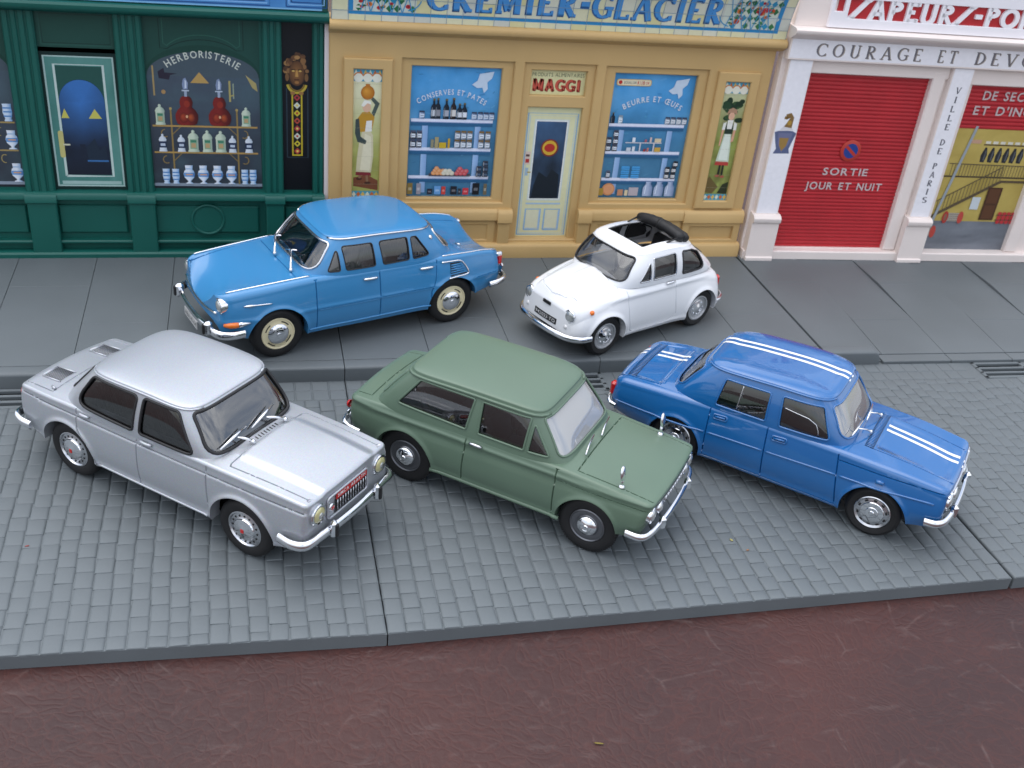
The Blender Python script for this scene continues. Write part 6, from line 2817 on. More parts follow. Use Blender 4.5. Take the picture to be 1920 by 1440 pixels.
def handle(car, x0, x1, z, sgn, m, h=0.42, t=0.5, name='door_handle'):
    P = [car.on_side(x0 + (x1 - x0) * i / 6, z, sgn, t * (0.35 + 0.65 * sin(pi * min(1, max(0, (i + 0.6) / 7.2))))) for i in range(7)]
    V, F = tube(P, [h * 0.8] + [h] * 5 + [h * 0.8], 8)
    return obj(name, V, F, m, car.root, smooth=True)


def strip_side(car, pts, sgn, r, m, name, off=0.02, n=6):
    P = [car.on_side(x, z, sgn, off) for x, z in resample(pts, 1.2, False)]
    V, F = tube(P, r, n)
    return obj(name, V, F, m, car.root, smooth=True)


def strip_top(car, pts, r, m, name, off=0.02, n=6):
    P = [car.on_top(x, y, off) for x, y in resample(pts, 1.2, False)]
    V, F = tube(P, r, n)
    return obj(name, V, F, m, car.root, smooth=True)


def wiper(car, base, tip, blade0, blade1, m, name='wiper', r=0.28):
    mb = MB()
    mb.tube([base, (Vector(base) + Vector(tip)) / 2 + Vector((0, 0, 0.2)), tip], [r * 1.6, r * 1.1, r], 6)
    mid = (Vector(blade0) + Vector(blade1)) / 2
    mb.tube([blade0, mid + Vector((0.1, 0, 0.1)), blade1], [r * 0.7, r * 1.3, r * 0.7], 6)
    V, F = lathe([(r * 2.2, 0), (r * 2.2, 0.4), (r * 1.4, 0.7), (0.001, 0.75)], 12, 'Z')
    mb.add(xf(V, Matrix.Translation(Vector(base) - Vector((0, 0, 0.35)))), F)
    return mb.build(name, m, car.root, smooth=True)


def flat_panel(parent, name, place, x0, x1, y0, y1, m, t=0.15, nx=8):
    """thin plate following place(x, y, d)"""
    V, F = [], []
    for d in (0.0, t):
        for j in (0, 1):
            for i in range(nx + 1):
                V.append(place(x0 + (x1 - x0) * i / nx, (y0, y1)[j], d))
    n = nx + 1
    for i in range(nx):
        F.append((2 * n + i, 2 * n + i + 1, 3 * n + i + 1, 3 * n + i))
        F.append((i, i + 1, 2 * n + i + 1, 2 * n + i))
        F.append((n + i, 3 * n + i, 3 * n + i + 1, n + i + 1))
    F += [(0, 2 * n, 3 * n, n), (nx, n + nx, 3 * n + nx, 2 * n + nx)]
    return obj(name, V, F, m, parent)


# ================================================================== silver saloon
def silver_saloon():
    root = car_root('model_car', 'metallic silver four-door model saloon with red badge plate on its nose, front left',
                    (-37.80, 57.44, 0), -41.04, -1.1)
    P = mat('silver_paint', (0.49, 0.515, 0.555), rough=0.36, metal=0.5, spec=0.5, coat=0.25, coat_rough=0.15, flake=0.16)
    c = Car(root, xf=43.2, xr=-42.3, hw=[(-42, 15.4), (-30, 16.1), (0, 16.3), (28, 16.1), (43, 15.6)],
            zs=[(-42, 8.6), (-32, 7.4), (-20, 6.6), (18, 6.6), (34, 7.4), (43, 8.6)],
            zb=[(-42, 19.6), (-22, 20.5), (16, 21.2), (32, 21.2), (43, 20.9)],
            zc=[(-42, 20.3), (-25, 21.4), (17, 22.2), (30, 22.0), (43, 21.0)], r=0.95,
            arches=[(26.4, 7.4, 8.7), (-25.5, 7.2, 8.4)], tb=0.9, tt=0.6, lip=0.5, lipw=0.7,
            nose_r=(1.2, 1.1, 0.5, 1.2), tail_r=(2.4, 2.0, 1.3, 1.5), bow_f=0.5, bow_r=0.4,
            ridges=[(7.6, 0.35, 0.6)], steps=[(lambda x: 18.4 + 0.008 * x, -0.22, 0.5)],
            topmods=[lambda x, y, yt: 0.35 * smooth01((9.6 - abs(y)) / 0.8) * smooth01((x - 20) / 2) if x > 19 else 0.0])
    c.cab(xf0=19.0, xf1=11.6, xr0=-29.5, xr1=-20.5, yb=15.5, yt=13.4, zb_=20.7, zt_=[(-24, 30.0), (-12, 30.9), (0, 31.2), (14, 30.8)],
          nf=6.0, nr=5.0, crown=0.85, p=3.6, seam=-3.3, bulge=0.45)
    c.build_body(P, grooves_side=[[(-3.5, 20.3), (-3.1, 7.0)], [(16.6, 20.6), (17.2, 12), (17.2, 7.0)],
                                  [(-22.4, 20.2), (-21.9, 15.6), (-19.0, 12.6), (-16.6, 7.4)],
                                  [(-40.8, 18.2), (-22.4, 18.45)], [(-22.4, 18.45), (16.7, 18.75)], [(16.7, 18.75), (42.4, 18.9)]],
                 grooves_top=[[(41.6, 12.6), (21.6, 13.2), (21.2, 12.4), (21.0, 0.01)], [(-32, 13.2), (-41.0, 12.8)], [(-32, 13.2), (-32.4, 0.01)]],
                 cabin=(-27, 17, 13.6))
    gl = dict(glass=glass_mat('smoky_glass', (0.34, 0.36, 0.38)), seal=RUBBER, seal_r=0.34)
    side_r = [(-22.8, 21.8), (-4.6, 21.4), (-3.6, 30.1), (-17.6, 29.7)]
    side_f = [(-2.6, 21.4), (12.9, 21.5), (7.9, 30.2), (-1.7, 30.2)]
    win = []
    for v in 'LR':
        win.append(dict(view=v, pts=side_r, r=[2.4, 1.0, 1.0, 2.2], name='side_window', **gl))
        win.append(dict(view=v, pts=side_f, r=[0.9, 1.0, 1.6, 0.9], name='side_window', **gl))
    win.append(dict(view='F', pts=[(-13.8, 22.1), (13.8, 22.1), (12.1, 30.3), (-12.1, 30.3)], r=[2.2, 2.2, 1.4, 1.4], name='windscreen',
                    glass=glass_mat('windscreen_glass', (0.4, 0.42, 0.43), gloss=1.0, extra=0.11), seal=RUBBER, seal_r=0.42))
    win.append(dict(view='B', pts=[(-12.2, 22.4), (12.2, 22.4), (10.6, 28.9), (-10.6, 28.9)], r=2.0, name='rear_window', **gl))
    c.build_cab(P, win)
    c.underbody(BLACK, BLACK)
    c.interior(SEATM, DARK, seats=((3, 1), (-15, 2)), wheel_side=1)
    # gutter along the roof edge
    for s in (1, -1):
        pts = [c.G0(s * a, 0.985) + Vector((0, s * 0.12, 0)) for a in np.linspace(0.62, 2.55, 26)]
        V, F = tube(pts, 0.28, 6)
        obj('gutter', V, F, P, root, smooth=True)
        strip_side(c, [(-16.2, 7.6), (17.0, 7.6)], s, 0.3, P, 'sill_trim', off=0.05)
        handle(c, -21.0, -18.0, 19.6, s, P, 0.4)
        handle(c, -2.2, 1.2, 19.7, s, P, 0.4)
    # deck grilles
    for s in (1, -1):
        mb = MB()
        x0, x1, y0, y1 = -38.9, -33.8, s * 4.9, s * 9.6
        A = [c.on_top(x0 + (x1 - x0) * i / 6, y0 + (y1 - y0) * j / 6, 0.05) for j in range(7) for i in range(7)]
        g = obj('deck_grille', A, [(j * 7 + i, j * 7 + i + 1, j * 7 + i + 8, j * 7 + i + 7) for j in range(6) for i in range(6)], BLACK, root)
        mb = MB()
        n = 11
        for i in range(n + 1):
            x = x0 + (x1 - x0) * i / n
            mb.tube([c.on_top(x, y0, 0.1), c.on_top(x, y1, 0.1)], 0.07, 4)
        mb.tube([c.on_top(x, y, 0.12) for x, y in ((x0 - .3, y0), (x1 + .3, y0))], 0.22, 5)
        mb.tube([c.on_top(x, y, 0.12) for x, y in ((x0 - .3, y1), (x1 + .3, y1))], 0.22, 5)
        mb.tube([c.on_top(x, y, 0.12) for x, y in ((x0 - .3, y0), (x0 - .3, y1))], 0.25, 5)
        mb.build('grille_bar', P, g, smooth=True)
        mb = MB()
        mb.tube([c.on_top(-32.0, s * 12.4, 0.3), c.on_top(-33.4, s * 12.0, 0.3)], 0.35, 6)
        mb.build('hinge', P, root, smooth=True)
    # cowl slots
    mb = MB()
    for i in range(10):
        y = -4.4 + i * 0.98
        V, F = cbox(-0.75, -0.17, 0, 0.75, 0.17, 0.06, 0.03)
        mb.add(xf(V, Matrix.Translation(c.on_top(20.0, y, 0.03)) @ Matrix.Rotation(radians(-12), 4, 'Z')), F)
    mb.build('cowl_vent', BLACK, root)
    wiper(c, (20.6, -4.6, 22.9), (18.2, -6.8, 24.0), (17.6, -11.8, 23.3), (17.7, -3.4, 25.0), CHROME)
    wiper(c, (20.6, 6.6, 22.9), (18.2, 3.0, 24.2), (17.8, -1.6, 23.6), (17.2, 6.6, 25.6), CHROME)
    # nose: lamps, grille, red plate, bumper
    fx = lambda y: 43.2 + 0.5 * (1 - (y / 16) ** 2)
    for s in (1, -1):
        mb = MB()
        b = lamp(root, (fx(s * 11.3) + 0.15, s * 11.3, 17.0), 2.35, LENS_Y, inner=LENS)
    place = lambda y, z, d: (fx(y) + 0.1 + d, y, z)
    flat_panel(root, 'grille', place, -5.6, 6.0, 14.0, 17.4, BLACK, 0.12)
    mb = MB()
    for i in range(12):
        y = -4.9 + i * 0.95
        mb.tube([place(y, 14.3, 0.25), place(y, 17.2, 0.25)], 0.13, 5)
    mb.build('grille_slat', CHROME_DULL, root, smooth=True)
    mb = MB()
    R_ = round_poly([(-8.2, 13.6), (6.3, 13.6), (6.3, 19.2), (-8.2, 19.2)], 1.0)
    mb.tube([place(y, z, 0.15) for y, z in R_], 0.3, 6, closed=True)
    mb.build('grille_frame', P, root, smooth=True)
    V, F = lathe([(1.0, 0), (1.0, 0.3), (0.7, 0.45), (0.001, 0.5)], 20, 'X')
    bd = obj('badge', xf(V, Matrix.Translation((fx(-6.9) + 0.1, -6.9, 16.3))), F, CHROME, root, smooth=True)
    mb = MB()
    for a in (45, 135):
        d = Vector((0, cos(radians(a)), sin(radians(a)))) * 0.55
        q = Vector((fx(-6.9) + 0.62, -6.9, 16.3))
        mb.tube([q - d, q + d], 0.12, 4)
    mb.build('badge_cross', RED_INK, bd)
    pl = flat_panel(root, 'badge_plate', lambda y, z, d: place(y, z, d + 0.1), -5.4, 5.9, 17.5, 19.2, RED_INK, 0.2)
    V, F = text_flat('SIMCA ABARTH', 0.5, 10.6, 0.45, 0.85, bold=0.01)
    raised('lettering', V, F, lambda x, y, d: place(-5.4 + x, 17.5 + y, 0.34), WHITE_INK, pl)
    # chrome bumper with overriders
    pts = smooth_path([(37.2, -16.5, 11.2), (41.0, -16.9, 11.2), (43.8, -15.6, 11.4), (44.5, -11.5, 11.6), (44.9, -5, 11.6), (45.0, 0, 11.6), (44.9, 5, 11.6),
                       (44.5, 11.5, 11.6), (43.8, 15.6, 11.4), (41.0, 16.9, 11.2), (37.2, 16.5, 11.2)])
    bumper(root, 'front_bumper', pts, half_round(2.4, 0.8), CHROME)
    for s in (1, -1):
        V, F = cbox(44.6, s * 8.2 - 0.9, 9.6, 46.3, s * 8.2 + 0.9, 14.2, 0.7)
        b = obj('overrider', V, F, CHROME, root, angle=30)
        V, F = cbox(46.0, s * 8.2 - 0.55, 10.1, 46.7, s * 8.2 + 0.55, 13.7, 0.3)
        obj('rubber_pad', V, F, BLACK, b, angle=30)
    pts = smooth_path([(-37.5, -16.4, 10.2), (-41, -16.4, 10.4), (-43.6, -14.6, 10.6), (-44.0, -8, 10.8), (-44.0, 0, 10.8), (-44.0, 8, 10.8), (-43.6, 14.6, 10.6), (-41, 16.4, 10.4), (-37.5, 16.4, 10.2)][::-1])
    bumper(root, 'rear_bumper', pts, half_round(2.2, 0.8), CHROME)
    for s in (1, -1):
        V, F = lathe([(1.4, 0), (1.4, 0.5), (1.0, 0.9), (0.001, 1.0)], 16, 'X')
        obj('tail_light', xf(V, Matrix.Translation((-42.8, s * 12.0, 16)) @ Matrix.Rotation(pi, 4, 'Z')), F, RED_LENS, root, smooth=True)

    def rim(e, r):
        b = part_lathe('rim', [(r, -0.5), (r, -0.2), (r - 0.3, -0.1), (r - 0.55, -0.45), (r - 1.6, -0.25), (r - 1.75, -0.1)], CHROME_DULL, e)
        ring_holes(e, 'rim_slots', BLACK, 16, r - 1.15, 0.26, 0.32, -0.36, t=0.1, shape='round')
        part_lathe('hub_cap', [(r - 1.7, -0.2), (r - 1.9, 0.15), (r - 2.6, 0.4), (0.9, 0.5), (0.7, 0.62), (0.01, 0.62)], CHROME, e)
        V, F = cbox(-0.45, 0.6, -0.5, 0.45, 0.74, 0.5, 0.2)
        obj('hub_badge', V, F, RED_INK, e)
    for x in (26.4, -25.5):
        for s in (1, -1):
            c.wheel(x, s, 7.35, 4.6, 4.3, 15.2, TYRE, rim)
    return c


# ================================================================== blue finned saloon on the pavement
def chrome_blue_saloon():
    root = car_root('model_car', 'sky blue four-door model saloon with cream wheels and chrome trim, standing on the pavement',
                    (3.57, 134.58, HK), -160.54, 0.7)
    P = mat('sky_blue_paint', srgb('#3a82b6'), rough=0.26, spec=0.45, coat=0.5, coat_rough=0.06)
    c = Car(root, xf=44.8, xr=-44.6, hw=[(-44.5, 16.0), (-30, 17.5), (0, 17.9), (28, 17.5), (40, 16.9), (45, 16.2)],
            zs=[(-44, 10.5), (-36, 8.8), (-22, 6.6), (20, 6.2), (35, 7.6), (44, 9.0)],
            zb=[(-44.5, 21.4), (-36, 22.6), (-20, 23.0), (16, 23.0), (30, 22.3), (41, 21.5), (44.8, 20.9)],
            zc=[(-44.5, 17.6), (-38, 19.4), (-24, 22.4), (16, 23.4), (22, 23.0), (32, 21.4), (40, 18.6), (44.8, 14.6)], r=[(-44, 1.5), (0, 1.4), (44, 2.2)],
            arches=[(29.2, 7.4, 8.6), (-26.8, 7.6, 8.4)], tb=1.0, tt=0.9, lip=0.4, lipw=0.7, flare=0.2,
            nose_r=(3.0, 2.0, 0.5, 3.2), tail_r=(2.6, 2.2, 1.4, 1.5), bow_f=1.6, bow_r=1.2, lean_f=-0.06, lean_r=-0.12,
            ridges=[(lambda x: 14.1 - 0.012 * x, 0.25, 0.7)])
    c.cab(xf0=20.4, xf1=12.6, xr0=-29.0, xr1=-21.5, yb=16.8, yt=14.0, zb_=[(-28, 22.6), (0, 22.8), (20, 22.8)], zt_=[(-24, 31.1), (-10, 32.1), (2, 32.4), (14, 31.9)],
          nf=5.0, nr=4.6, crown=1.0, p=3.2, seam=-2.0, bulge=0.5)
    c.build_body(P, grooves_side=[[(17.9, 22.0), (17.8, 7.4)], [(-1.8, 22.4), (-2.2, 7.6)], [(-20.8, 22.2), (-20.4, 16.0), (-19.0, 12.5), (-18.9, 9.0)],
                                  [(17.6, 13.6), (-2.0, 13.9)], [(-2.0, 13.9), (-19.6, 14.2)], [(-35.4, 14.6), (-44, 15.0)]],
                 grooves_top=[[(22.6, 14.2), (22.9, 0.01)], [(22.6, 14.2), (43.8, 12.0)], [(-31.5, 12.0), (-32, 0.01)], [(-31.5, 12.0), (-43.2, 11.4)]],
                 cabin=(-26.5, 18.5, 14.9))
    gl = dict(glass=glass_mat('saloon_side_glass', (0.72, 0.74, 0.75)), seal=RUBBER, seal_r=0.2)
    win = []
    for v in 'LR':
        win.append(dict(view=v, pts=[(14.0, 23.8), (10.2, 23.8), (10.6, 30.2)], r=0.6, name='quarter_light', **gl))
        win.append(dict(view=v, pts=[(8.4, 23.8), (-0.7, 23.8), (0.0, 30.4), (9.2, 30.4)], r=0.8, name='side_window', **gl))
        win.append(dict(view=v, pts=[(-3.2, 23.8), (-11.6, 24.0), (-11.3, 30.4), (-2.2, 30.5)], r=0.8, name='side_window', **gl))
        win.append(dict(view=v, pts=[(-12.9, 24.0), (-18.6, 24.4), (-14.4, 30.2), (-12.4, 30.3)], r=0.8, name='quarter_light', **gl))
    win.append(dict(view='F', pts=[(-14.6, 24.0), (14.6, 24.0), (12.3, 31.0), (-12.3, 31.0)], r=[2.4, 2.4, 1.6, 1.6], name='windscreen',
                    glass=glass_mat('saloon_windscreen', (0.86, 0.88, 0.89)), seal=CHROME_DULL, seal_r=0.4))
    win.append(dict(view='B', pts=[(-14.2, 24.0), (14.2, 24.0), (12.0, 30.0), (-12.0, 30.0)], r=2.2, name='rear_window', glass=GLASS_CLEAR, seal=CHROME_DULL, seal_r=0.4))
    c.build_cab(P, win)
    c.underbody(BLACK, BLACK)
    c.interior(SEAT_GREY, DARK, seats=((2, 1), (-15, 2)), wheel_side=1)
    for s in (1, -1):
        pts = [c.G0(s * a, 0.99) + Vector((0, s * 0.15, 0.1)) for a in np.linspace(0.66, 2.5, 28)]
        V, F = tube(pts, 0.26, 6)
        obj('roof_trim', V, F, CHROME, root, smooth=True)
        strip_top(c, [(19.0, s * 14.9), (42.6, s * 13.6)], 0.24, CHROME, 'wing_trim', off=0.15)
        strip_side(c, [(x, c.sec(x)[2] - 0.12) for x in np.linspace(-23, -43.4, 14)], s, 0.22, CHROME, 'wing_trim', off=0.1)
        handle(c, 3.4, -1.0, 20.4, s, CHROME, 0.42)
        handle(c, -15.0, -19.4, 20.6, s, CHROME, 0.42)
        strip_side(c, [(20.0, 7.4), (-19.0, 8.0)], s, 0.3, P, 'sill_trim', off=0.05)
        # air scoop behind the rear door
        pts = [c.on_side(p_.x, p_.y, s, 0.16) for p_ in smooth_path([(-22.4, 21.3, 0), (-26, 21.2, 0), (-28.8, 21.0, 0), (-30.4, 19.6, 0), (-31.7, 17.2, 0), (-31.0, 16.5, 0), (-27.5, 16.3, 0), (-24.8, 16.1, 0)], 4)]
        V, F = tube(pts, 0.26, 6)
        g = obj('scoop_trim', V, F, CHROME, root, smooth=True)
        mb = MB()
        for i in range(5):
            t = (i + 0.8) / 5.6
            x0, z0 = -25.6 + 0.2 * t, 20.6 - 4.0 * t
            x1, z1 = -28.8 - 2.4 * t, 20.6 - 3.7 * t
            mb.tube([c.on_side(x0, z0, s, 0.16), c.on_side(x1, z1, s, 0.16)], 0.24, 5)
        mb.build('scoop_louvre', P, g, smooth=True)
        pts = [c.on_side(x, z, s, 0.03) for x, z in ((-25.3, 20.7), (-28.8, 20.6), (-31.2, 16.8), (-25.5, 16.5))]
        obj('scoop_mouth', pts, [(0, 1, 2, 3)], BLACK, g)
        # side spear with repeater
        P2 = [c.on_side(39.0 - 0.9 * i, 18.0 - 0.02 * i, s, 0.08) for i in range(10)]
        V, F = tube(P2, [0.12, 0.3, 0.42, 0.3] + [0.2] * 5 + [0.1], 6)
        b = obj('side_spear', V, F, CHROME, root, smooth=True)
        # wrap-round indicator with chrome tail
        q = [c.on_side(44.1 - 1.15 * i, 12.9 + 0.05 * i, s, 0.1) for i in range(7)]
        V, F = tube(q[:5], [0.5, 0.85, 0.9, 0.75, 0.45], 10)
        b = obj('indicator', V, F, AMBER, root, smooth=True)
        V, F = tube(q[3:], [0.85, 0.7, 0.4, 0.1], 10)
        obj('indicator_trim', V, F, CHROME, b, smooth=True)
        lamp(root, (44.6, s * 13.6, 17.9), 2.2, LENS, d=(1, s * 0.05, -0.02), depth=1.6)
        lf = c.B(-44.4, 15.5, s)
        V, F = cbox(-46.0, s * 13.4 - 1.0, 15.6, -44.0, s * 13.4 + 1.0, 19.2, 0.6)
        b = obj('tail_light', V, F, RED_LENS, root, angle=30)
        V, F = cbox(-45.8, s * 13.4 - 1.2, 18.6, -43.4, s * 13.4 + 1.2, 20.2, 0.5)
        obj('lamp_bezel', V, F, CHROME, b, angle=30)
    # nose strip, plate, bumper
    fxy = lambda y: 46.5 - 1.7 * (y / 16) ** 2
    V, F = tube([(fxy(y) + 0.05, y, 14.6 + 0.9 * (abs(y) / 13) ** 2) for y in np.linspace(-13, 13, 21)], 0.34, 6)
    obj('nose_trim', V, F, CHROME, root, smooth=True)
    pts = smooth_path([(39.2, 17.6, 10.2), (43.6, 17.6, 10.3), (46.4, 15.4, 10.4), (47.6, 10, 10.6), (48.1, 5, 10.6), (48.2, 0, 10.6), (48.1, -5, 10.6), (47.6, -10, 10.6), (46.4, -15.4, 10.4), (43.6, -17.6, 10.3), (39.2, -17.6, 10.2)][::-1])
    bumper(root, 'front_bumper', pts, half_round(2.5, 0.8), CHROME)
    for s in (1, -1):
        V, F = cbox(46.6, s * 12.6 - 1.0, 9.0, 49.2, s * 12.6 + 1.0, 13.4, 0.8)
        b = obj('overrider', V, F, CHROME, root, angle=30)
        V, F = cbox(48.8, s * 12.6 - 0.6, 9.6, 49.5, s * 12.6 + 0.6, 12.8, 0.3)
        obj('rubber_pad', V, F, BLACK, b, angle=30)
    pt = flat_panel(root, 'number_plate', lambda x, y, d: (48.7 + d, x, y), -4.6, 6.0, 7.6, 10.0, mat('plate_silver', (0.5, 0.5, 0.5), rough=0.4), 0.3)
    V, F = text_flat('ABA-19-64', 0.6, 10.0, 0.55, 1.3, bold=0.01)
    raised('lettering', V, F, lambda x, y, d: (49.02, -4.6 + x, 7.6 + y), BLACK, pt)
    pts = smooth_path([(-40, 17.2, 11.0), (-43.6, 17.0, 11.4), (-46.4, 15, 11.8), (-47.2, 8, 12), (-47.3, 0, 12), (-47.2, -8, 12), (-46.4, -15, 11.8), (-43.6, -17.0, 11.4), (-40, -17.2, 11.0)])
    bumper(root, 'rear_bumper', pts, half_round(2.2, 0.8), CHROME)
    V, F = cbox(-48.0, 11.0, 11.2, -46.4, 12.8, 15.0, 0.6)
    obj('overrider', V, F, CHROME, root, angle=30)
    # wipers, deck handle, rear pillar badge
    wiper(c, (22.6, 10.0, 23.6), (19.6, 3.0, 26.4), (18.9, 5.6, 27.0), (19.9, -0.6, 24.9), CHROME, r=0.24)
    wiper(c, (22.9, -1.4, 23.9), (20.0, -8.0, 26.4), (19.2, -5.6, 27.0), (20.3, -11.4, 24.8), CHROME, r=0.24)
    V, F = tube([c.on_top(-33.6, 5.0, 0.3), c.on_top(-33.8, 7.6, 0.45)], 0.25, 6)
    obj('lid_handle', V, F, CHROME, root, smooth=True)
    for s in 'LR':
        st = c.inv(s, -19.6, 28.9)
        p, n = c.G(*st), c.Gn(*st)
        V, F = lathe([(0.65, 0), (0.65, 0.2), (0.4, 0.35), (0.001, 0.38)], 14)
        obj('pillar_badge', xf(V, Matrix.Translation(p) @ n.to_track_quat('Y', 'Z').to_matrix().to_4x4()), F, CHROME, root, smooth=True)
    CREAM = mat('cream_enamel', srgb('#e4d9b4'), rough=0.35)

    def rim(e, r):
        part_lathe('rim', [(r, -0.5), (r, -0.15), (r - 0.25, -0.05), (r - 0.5, -0.3), (r - 1.5, -0.25), (r - 1.7, -0.1)], CREAM, e)
        arc_slots(e, 'rim_slots', BLACK, 4, r - 1.1, 0.33, 0.17, -0.2, a0=0.6)
        part_lathe('hub_cap', [(r - 1.75, -0.2), (r - 1.8, 0.1), (r - 2.3, 0.55), (1.1, 0.85), (0.75, 0.8), (0.7, 0.95), (0.01, 0.98)], CHROME, e)
    for x in (29.2, -26.8):
        for s in (1, -1):
            c.wheel(x, s, 7.6, 4.9, 4.3, 16.8, TYRE, rim)
    return c


# ================================================================== white bubble car
def white_bubble_car():
    root = car_root('model_car', 'small white rounded model car with its black fabric sunroof rolled back',
                    (91.23, 126.42, HK), -155.10, 0.6)
    P = mat('white_paint', (0.80, 0.81, 0.83), rough=0.22, spec=0.5, coat=0.6, coat_rough=0.06)

    def dome(x, y, yt):
        return 0.0
    c = Car(root, xf=32.6, xr=-31.0, hw=[(-31, 11.2), (-26, 13.8), (-12, 14.6), (0, 14.7), (16, 14.4), (26, 13.8), (32.6, 13.0)],
            zs=[(-31, 6.6), (-27, 5.2), (-12, 4.4), (14, 4.8), (27, 6.2), (32.6, 6.6)],
            zb=[(-31, 13.4), (-26, 17.2), (-16, 19.4), (0, 20.2), (14, 20.0), (22, 18.7), (28, 17.6), (32.6, 16.4)],
            zc=[(-31, 15.0), (-26, 18.6), (-16, 20.8), (0, 21.4), (15, 22.0), (22, 21.3), (27, 19.8), (30, 18.4), (32.6, 16.6)], r=[(-31, 3.0), (0, 2.2), (14, 2.4), (32, 3.6)],
            arches=[(21.5, 6.6, 7.0), (-18.8, 6.6, 6.9)], tb=0.9, tt=0.9, lip=0.5, lipw=0.8, flare=0.55,
            nose_r=(3.0, 1.9, 1.5, 1.2), tail_r=(5.0, 4.0, 2.6, 1.8), bow_f=1.5, bow_r=2.0, lean_f=-0.1, lean_r=-0.1,
            ridges=[(lambda x: 17.9, 0.42, 0.75), (5.6, 0.3, 0.7)],
            topmods=[lambda x, y, yt: (0.75 * smooth01((9.2 - abs(y) - 0.05 * (x - 16)) / 1.8) + 0.35 * math.exp(-(y / 0.9) ** 2) * smooth01((31.5 - x) / 6)) * smooth01((x - 15.5) / 1.5) * smooth01((32.2 - x) / 2.0)])
    c.cab(xf0=17.4, xf1=10.9, xr0=-27.4, xr1=-17.4, yb=13.6, yt=11.5, zb_=[(-24, 19.6), (-10, 20.2), (0, 20.6), (16, 20.9)],
          zt_=[(-20, 26.6), (-11, 28.5), (0, 29.3), (11, 28.8)], nf=4.6, nr=3.4, crown=1.5, p=2.3, seam=-6.2, bulge=0.6)
    c.build_body(P, grooves_side=[[(14.2, 19.4), (13.4, 12), (12.0, 6.4), (10.8, 6.0), (-4.0, 5.8), (-7.6, 7.6), (-6.6, 12.0), (-5.8, 19.6)]],
                 grooves_top=[[(16.2, 11.2), (24, 10.2), (29.0, 8.4), (30.8, 5.0), (31.4, 0.01)], [(16.2, 11.2), (15.6, 0.01)]],
                 cabin=(-23, 15, 11.6), gw=0.14)
    gl = dict(glass=glass_mat('bubble_side_glass', (0.7, 0.7, 0.7)), seal=CHROME_DULL, seal_r=0.22)
    win = []
    for v in 'LR':
        win.append(dict(view=v, pts=[(9.8, 21.4), (5.4, 21.4), (5.3, 27.4)], r=0.5, name='quarter_light', **gl))
        win.append(dict(view=v, pts=[(4.2, 21.4), (-5.4, 21.3), (-5.4, 28.0), (4.1, 27.9)], r=[0.5, 0.5, 1.0, 0.5], name='side_window', **gl))
        win.append(dict(view=v, pts=[(-8.4, 20.9), (-19.4, 20.7), (-17.0, 25.6), (-13.2, 27.2), (-8.2, 27.9)], r=[0.8, 1.8, 1.8, 1.5, 0.8], name='side_window', glass=gl['glass'], seal=RUBBER, seal_r=0.3))
    win.append(dict(view='F', pts=[(-11.6, 22.0), (11.6, 22.0), (10.1, 28.5), (-10.1, 28.5)], r=1.6, name='windscreen',
                    glass=glass_mat('bubble_windscreen', (0.9, 0.9, 0.9)), seal=RUBBER, seal_r=0.3))
    win.append(dict(view='B', pts=[(-7.0, 21.8), (7.0, 21.8), (5.6, 26.2), (-5.6, 26.2)], r=1.2, name='rear_window', glass=GLASS_CLEAR, seal=RUBBER, seal_r=0.28))
    hole = resample(round_poly([(5.6, -8.0), (5.6, 8.0), (-12.0, 7.8), (-12.0, -7.8)], 0.8), 0.8)
    c.build_cab(P, win, roof_hole=hole)
    c.underbody(BLACK, BLACK)
    c.interior(DARK, DARK, seats=((0, 1), (-13, 2)), wheel_side=1, ribs=False)
    # rolled fabric
    FAB = mat('black_fabric', (0.012, 0.012, 0.013), rough=0.55, bump=0.3, bump_scale=2500)
    z = c.roof_at(-9, 0).z
    mb = MB()
    for (x, zz, r) in ((-9.8, z + 1.7, 1.65), (-11.8, z + 1.2, 1.45)):
        pts = [(x, y, zz - 0.012 * y * y) for y in np.linspace(-9.6, 9.6, 17)]
        mb.tube(pts, [r * 0.8] + [r * (1 + 0.05 * ((i * 7) % 3 - 1)) for i in range(15)] + [r * 0.8], 14)
    mb.build('rolled_roof', FAB, root, smooth=True)
    mb = MB()
    mb.tube([(-9.8, -0.5, z + 1.7), (-9.8, 0.5, z + 1.7)], 1.82, 14)
    mb.build('roof_strap', FAB, root, smooth=True)
    for s in (1, -1):
        V, F = tube([(-4.0, s * 8.8, c.roof_at(-4, 8.8).z + 0.1), (-8.8, s * 9.2, z + 1.0)], 0.3, 6)
        obj('roof_stay', V, F, FAB, root, smooth=True)
        mb = MB()
        mb.tube([c.roof_at(x, s * 7.95) + Vector((0, 0, -0.5)) for x in np.linspace(5.4, -9, 12)], 0.35, 6)
        mb.build('roof_rail', BLACK, root, smooth=True)
    lp = lambda y: 34.2 - 1.6 * (y / 13) ** 2
    for s in (1, -1):
        lamp(root, (32.9, s * 9.3, 13.9), 1.95, LENS, d=(1, s * 0.10, 0.10), depth=1.0, bulge=0.5, bw=0.12)
        V, F = lathe([(0.75, 0), (0.7, 0.3), (0.4, 0.6), (0.001, 0.65)], 14)
        p = c.on_side(27.4, 15.4, s, 0.0)
        n = c.normal(27.4, c.w_of_z(27.4, 15.4), s)
        obj('repeater', xf(V, Matrix.Translation(p) @ n.to_track_quat('Y', 'Z').to_matrix().to_4x4()), F, AMBER, root, smooth=True)
        V, F = lathe([(0.8, 0), (0.75, 0.4), (0.4, 0.75), (0.001, 0.8)], 14, 'X')
        obj('front_indicator', xf(V, Matrix.Translation((33.3, s * 8.9, 10.4))), F, mat('clear_lens', (0.7, 0.7, 0.7), rough=0.1, coat=1), root, smooth=True)
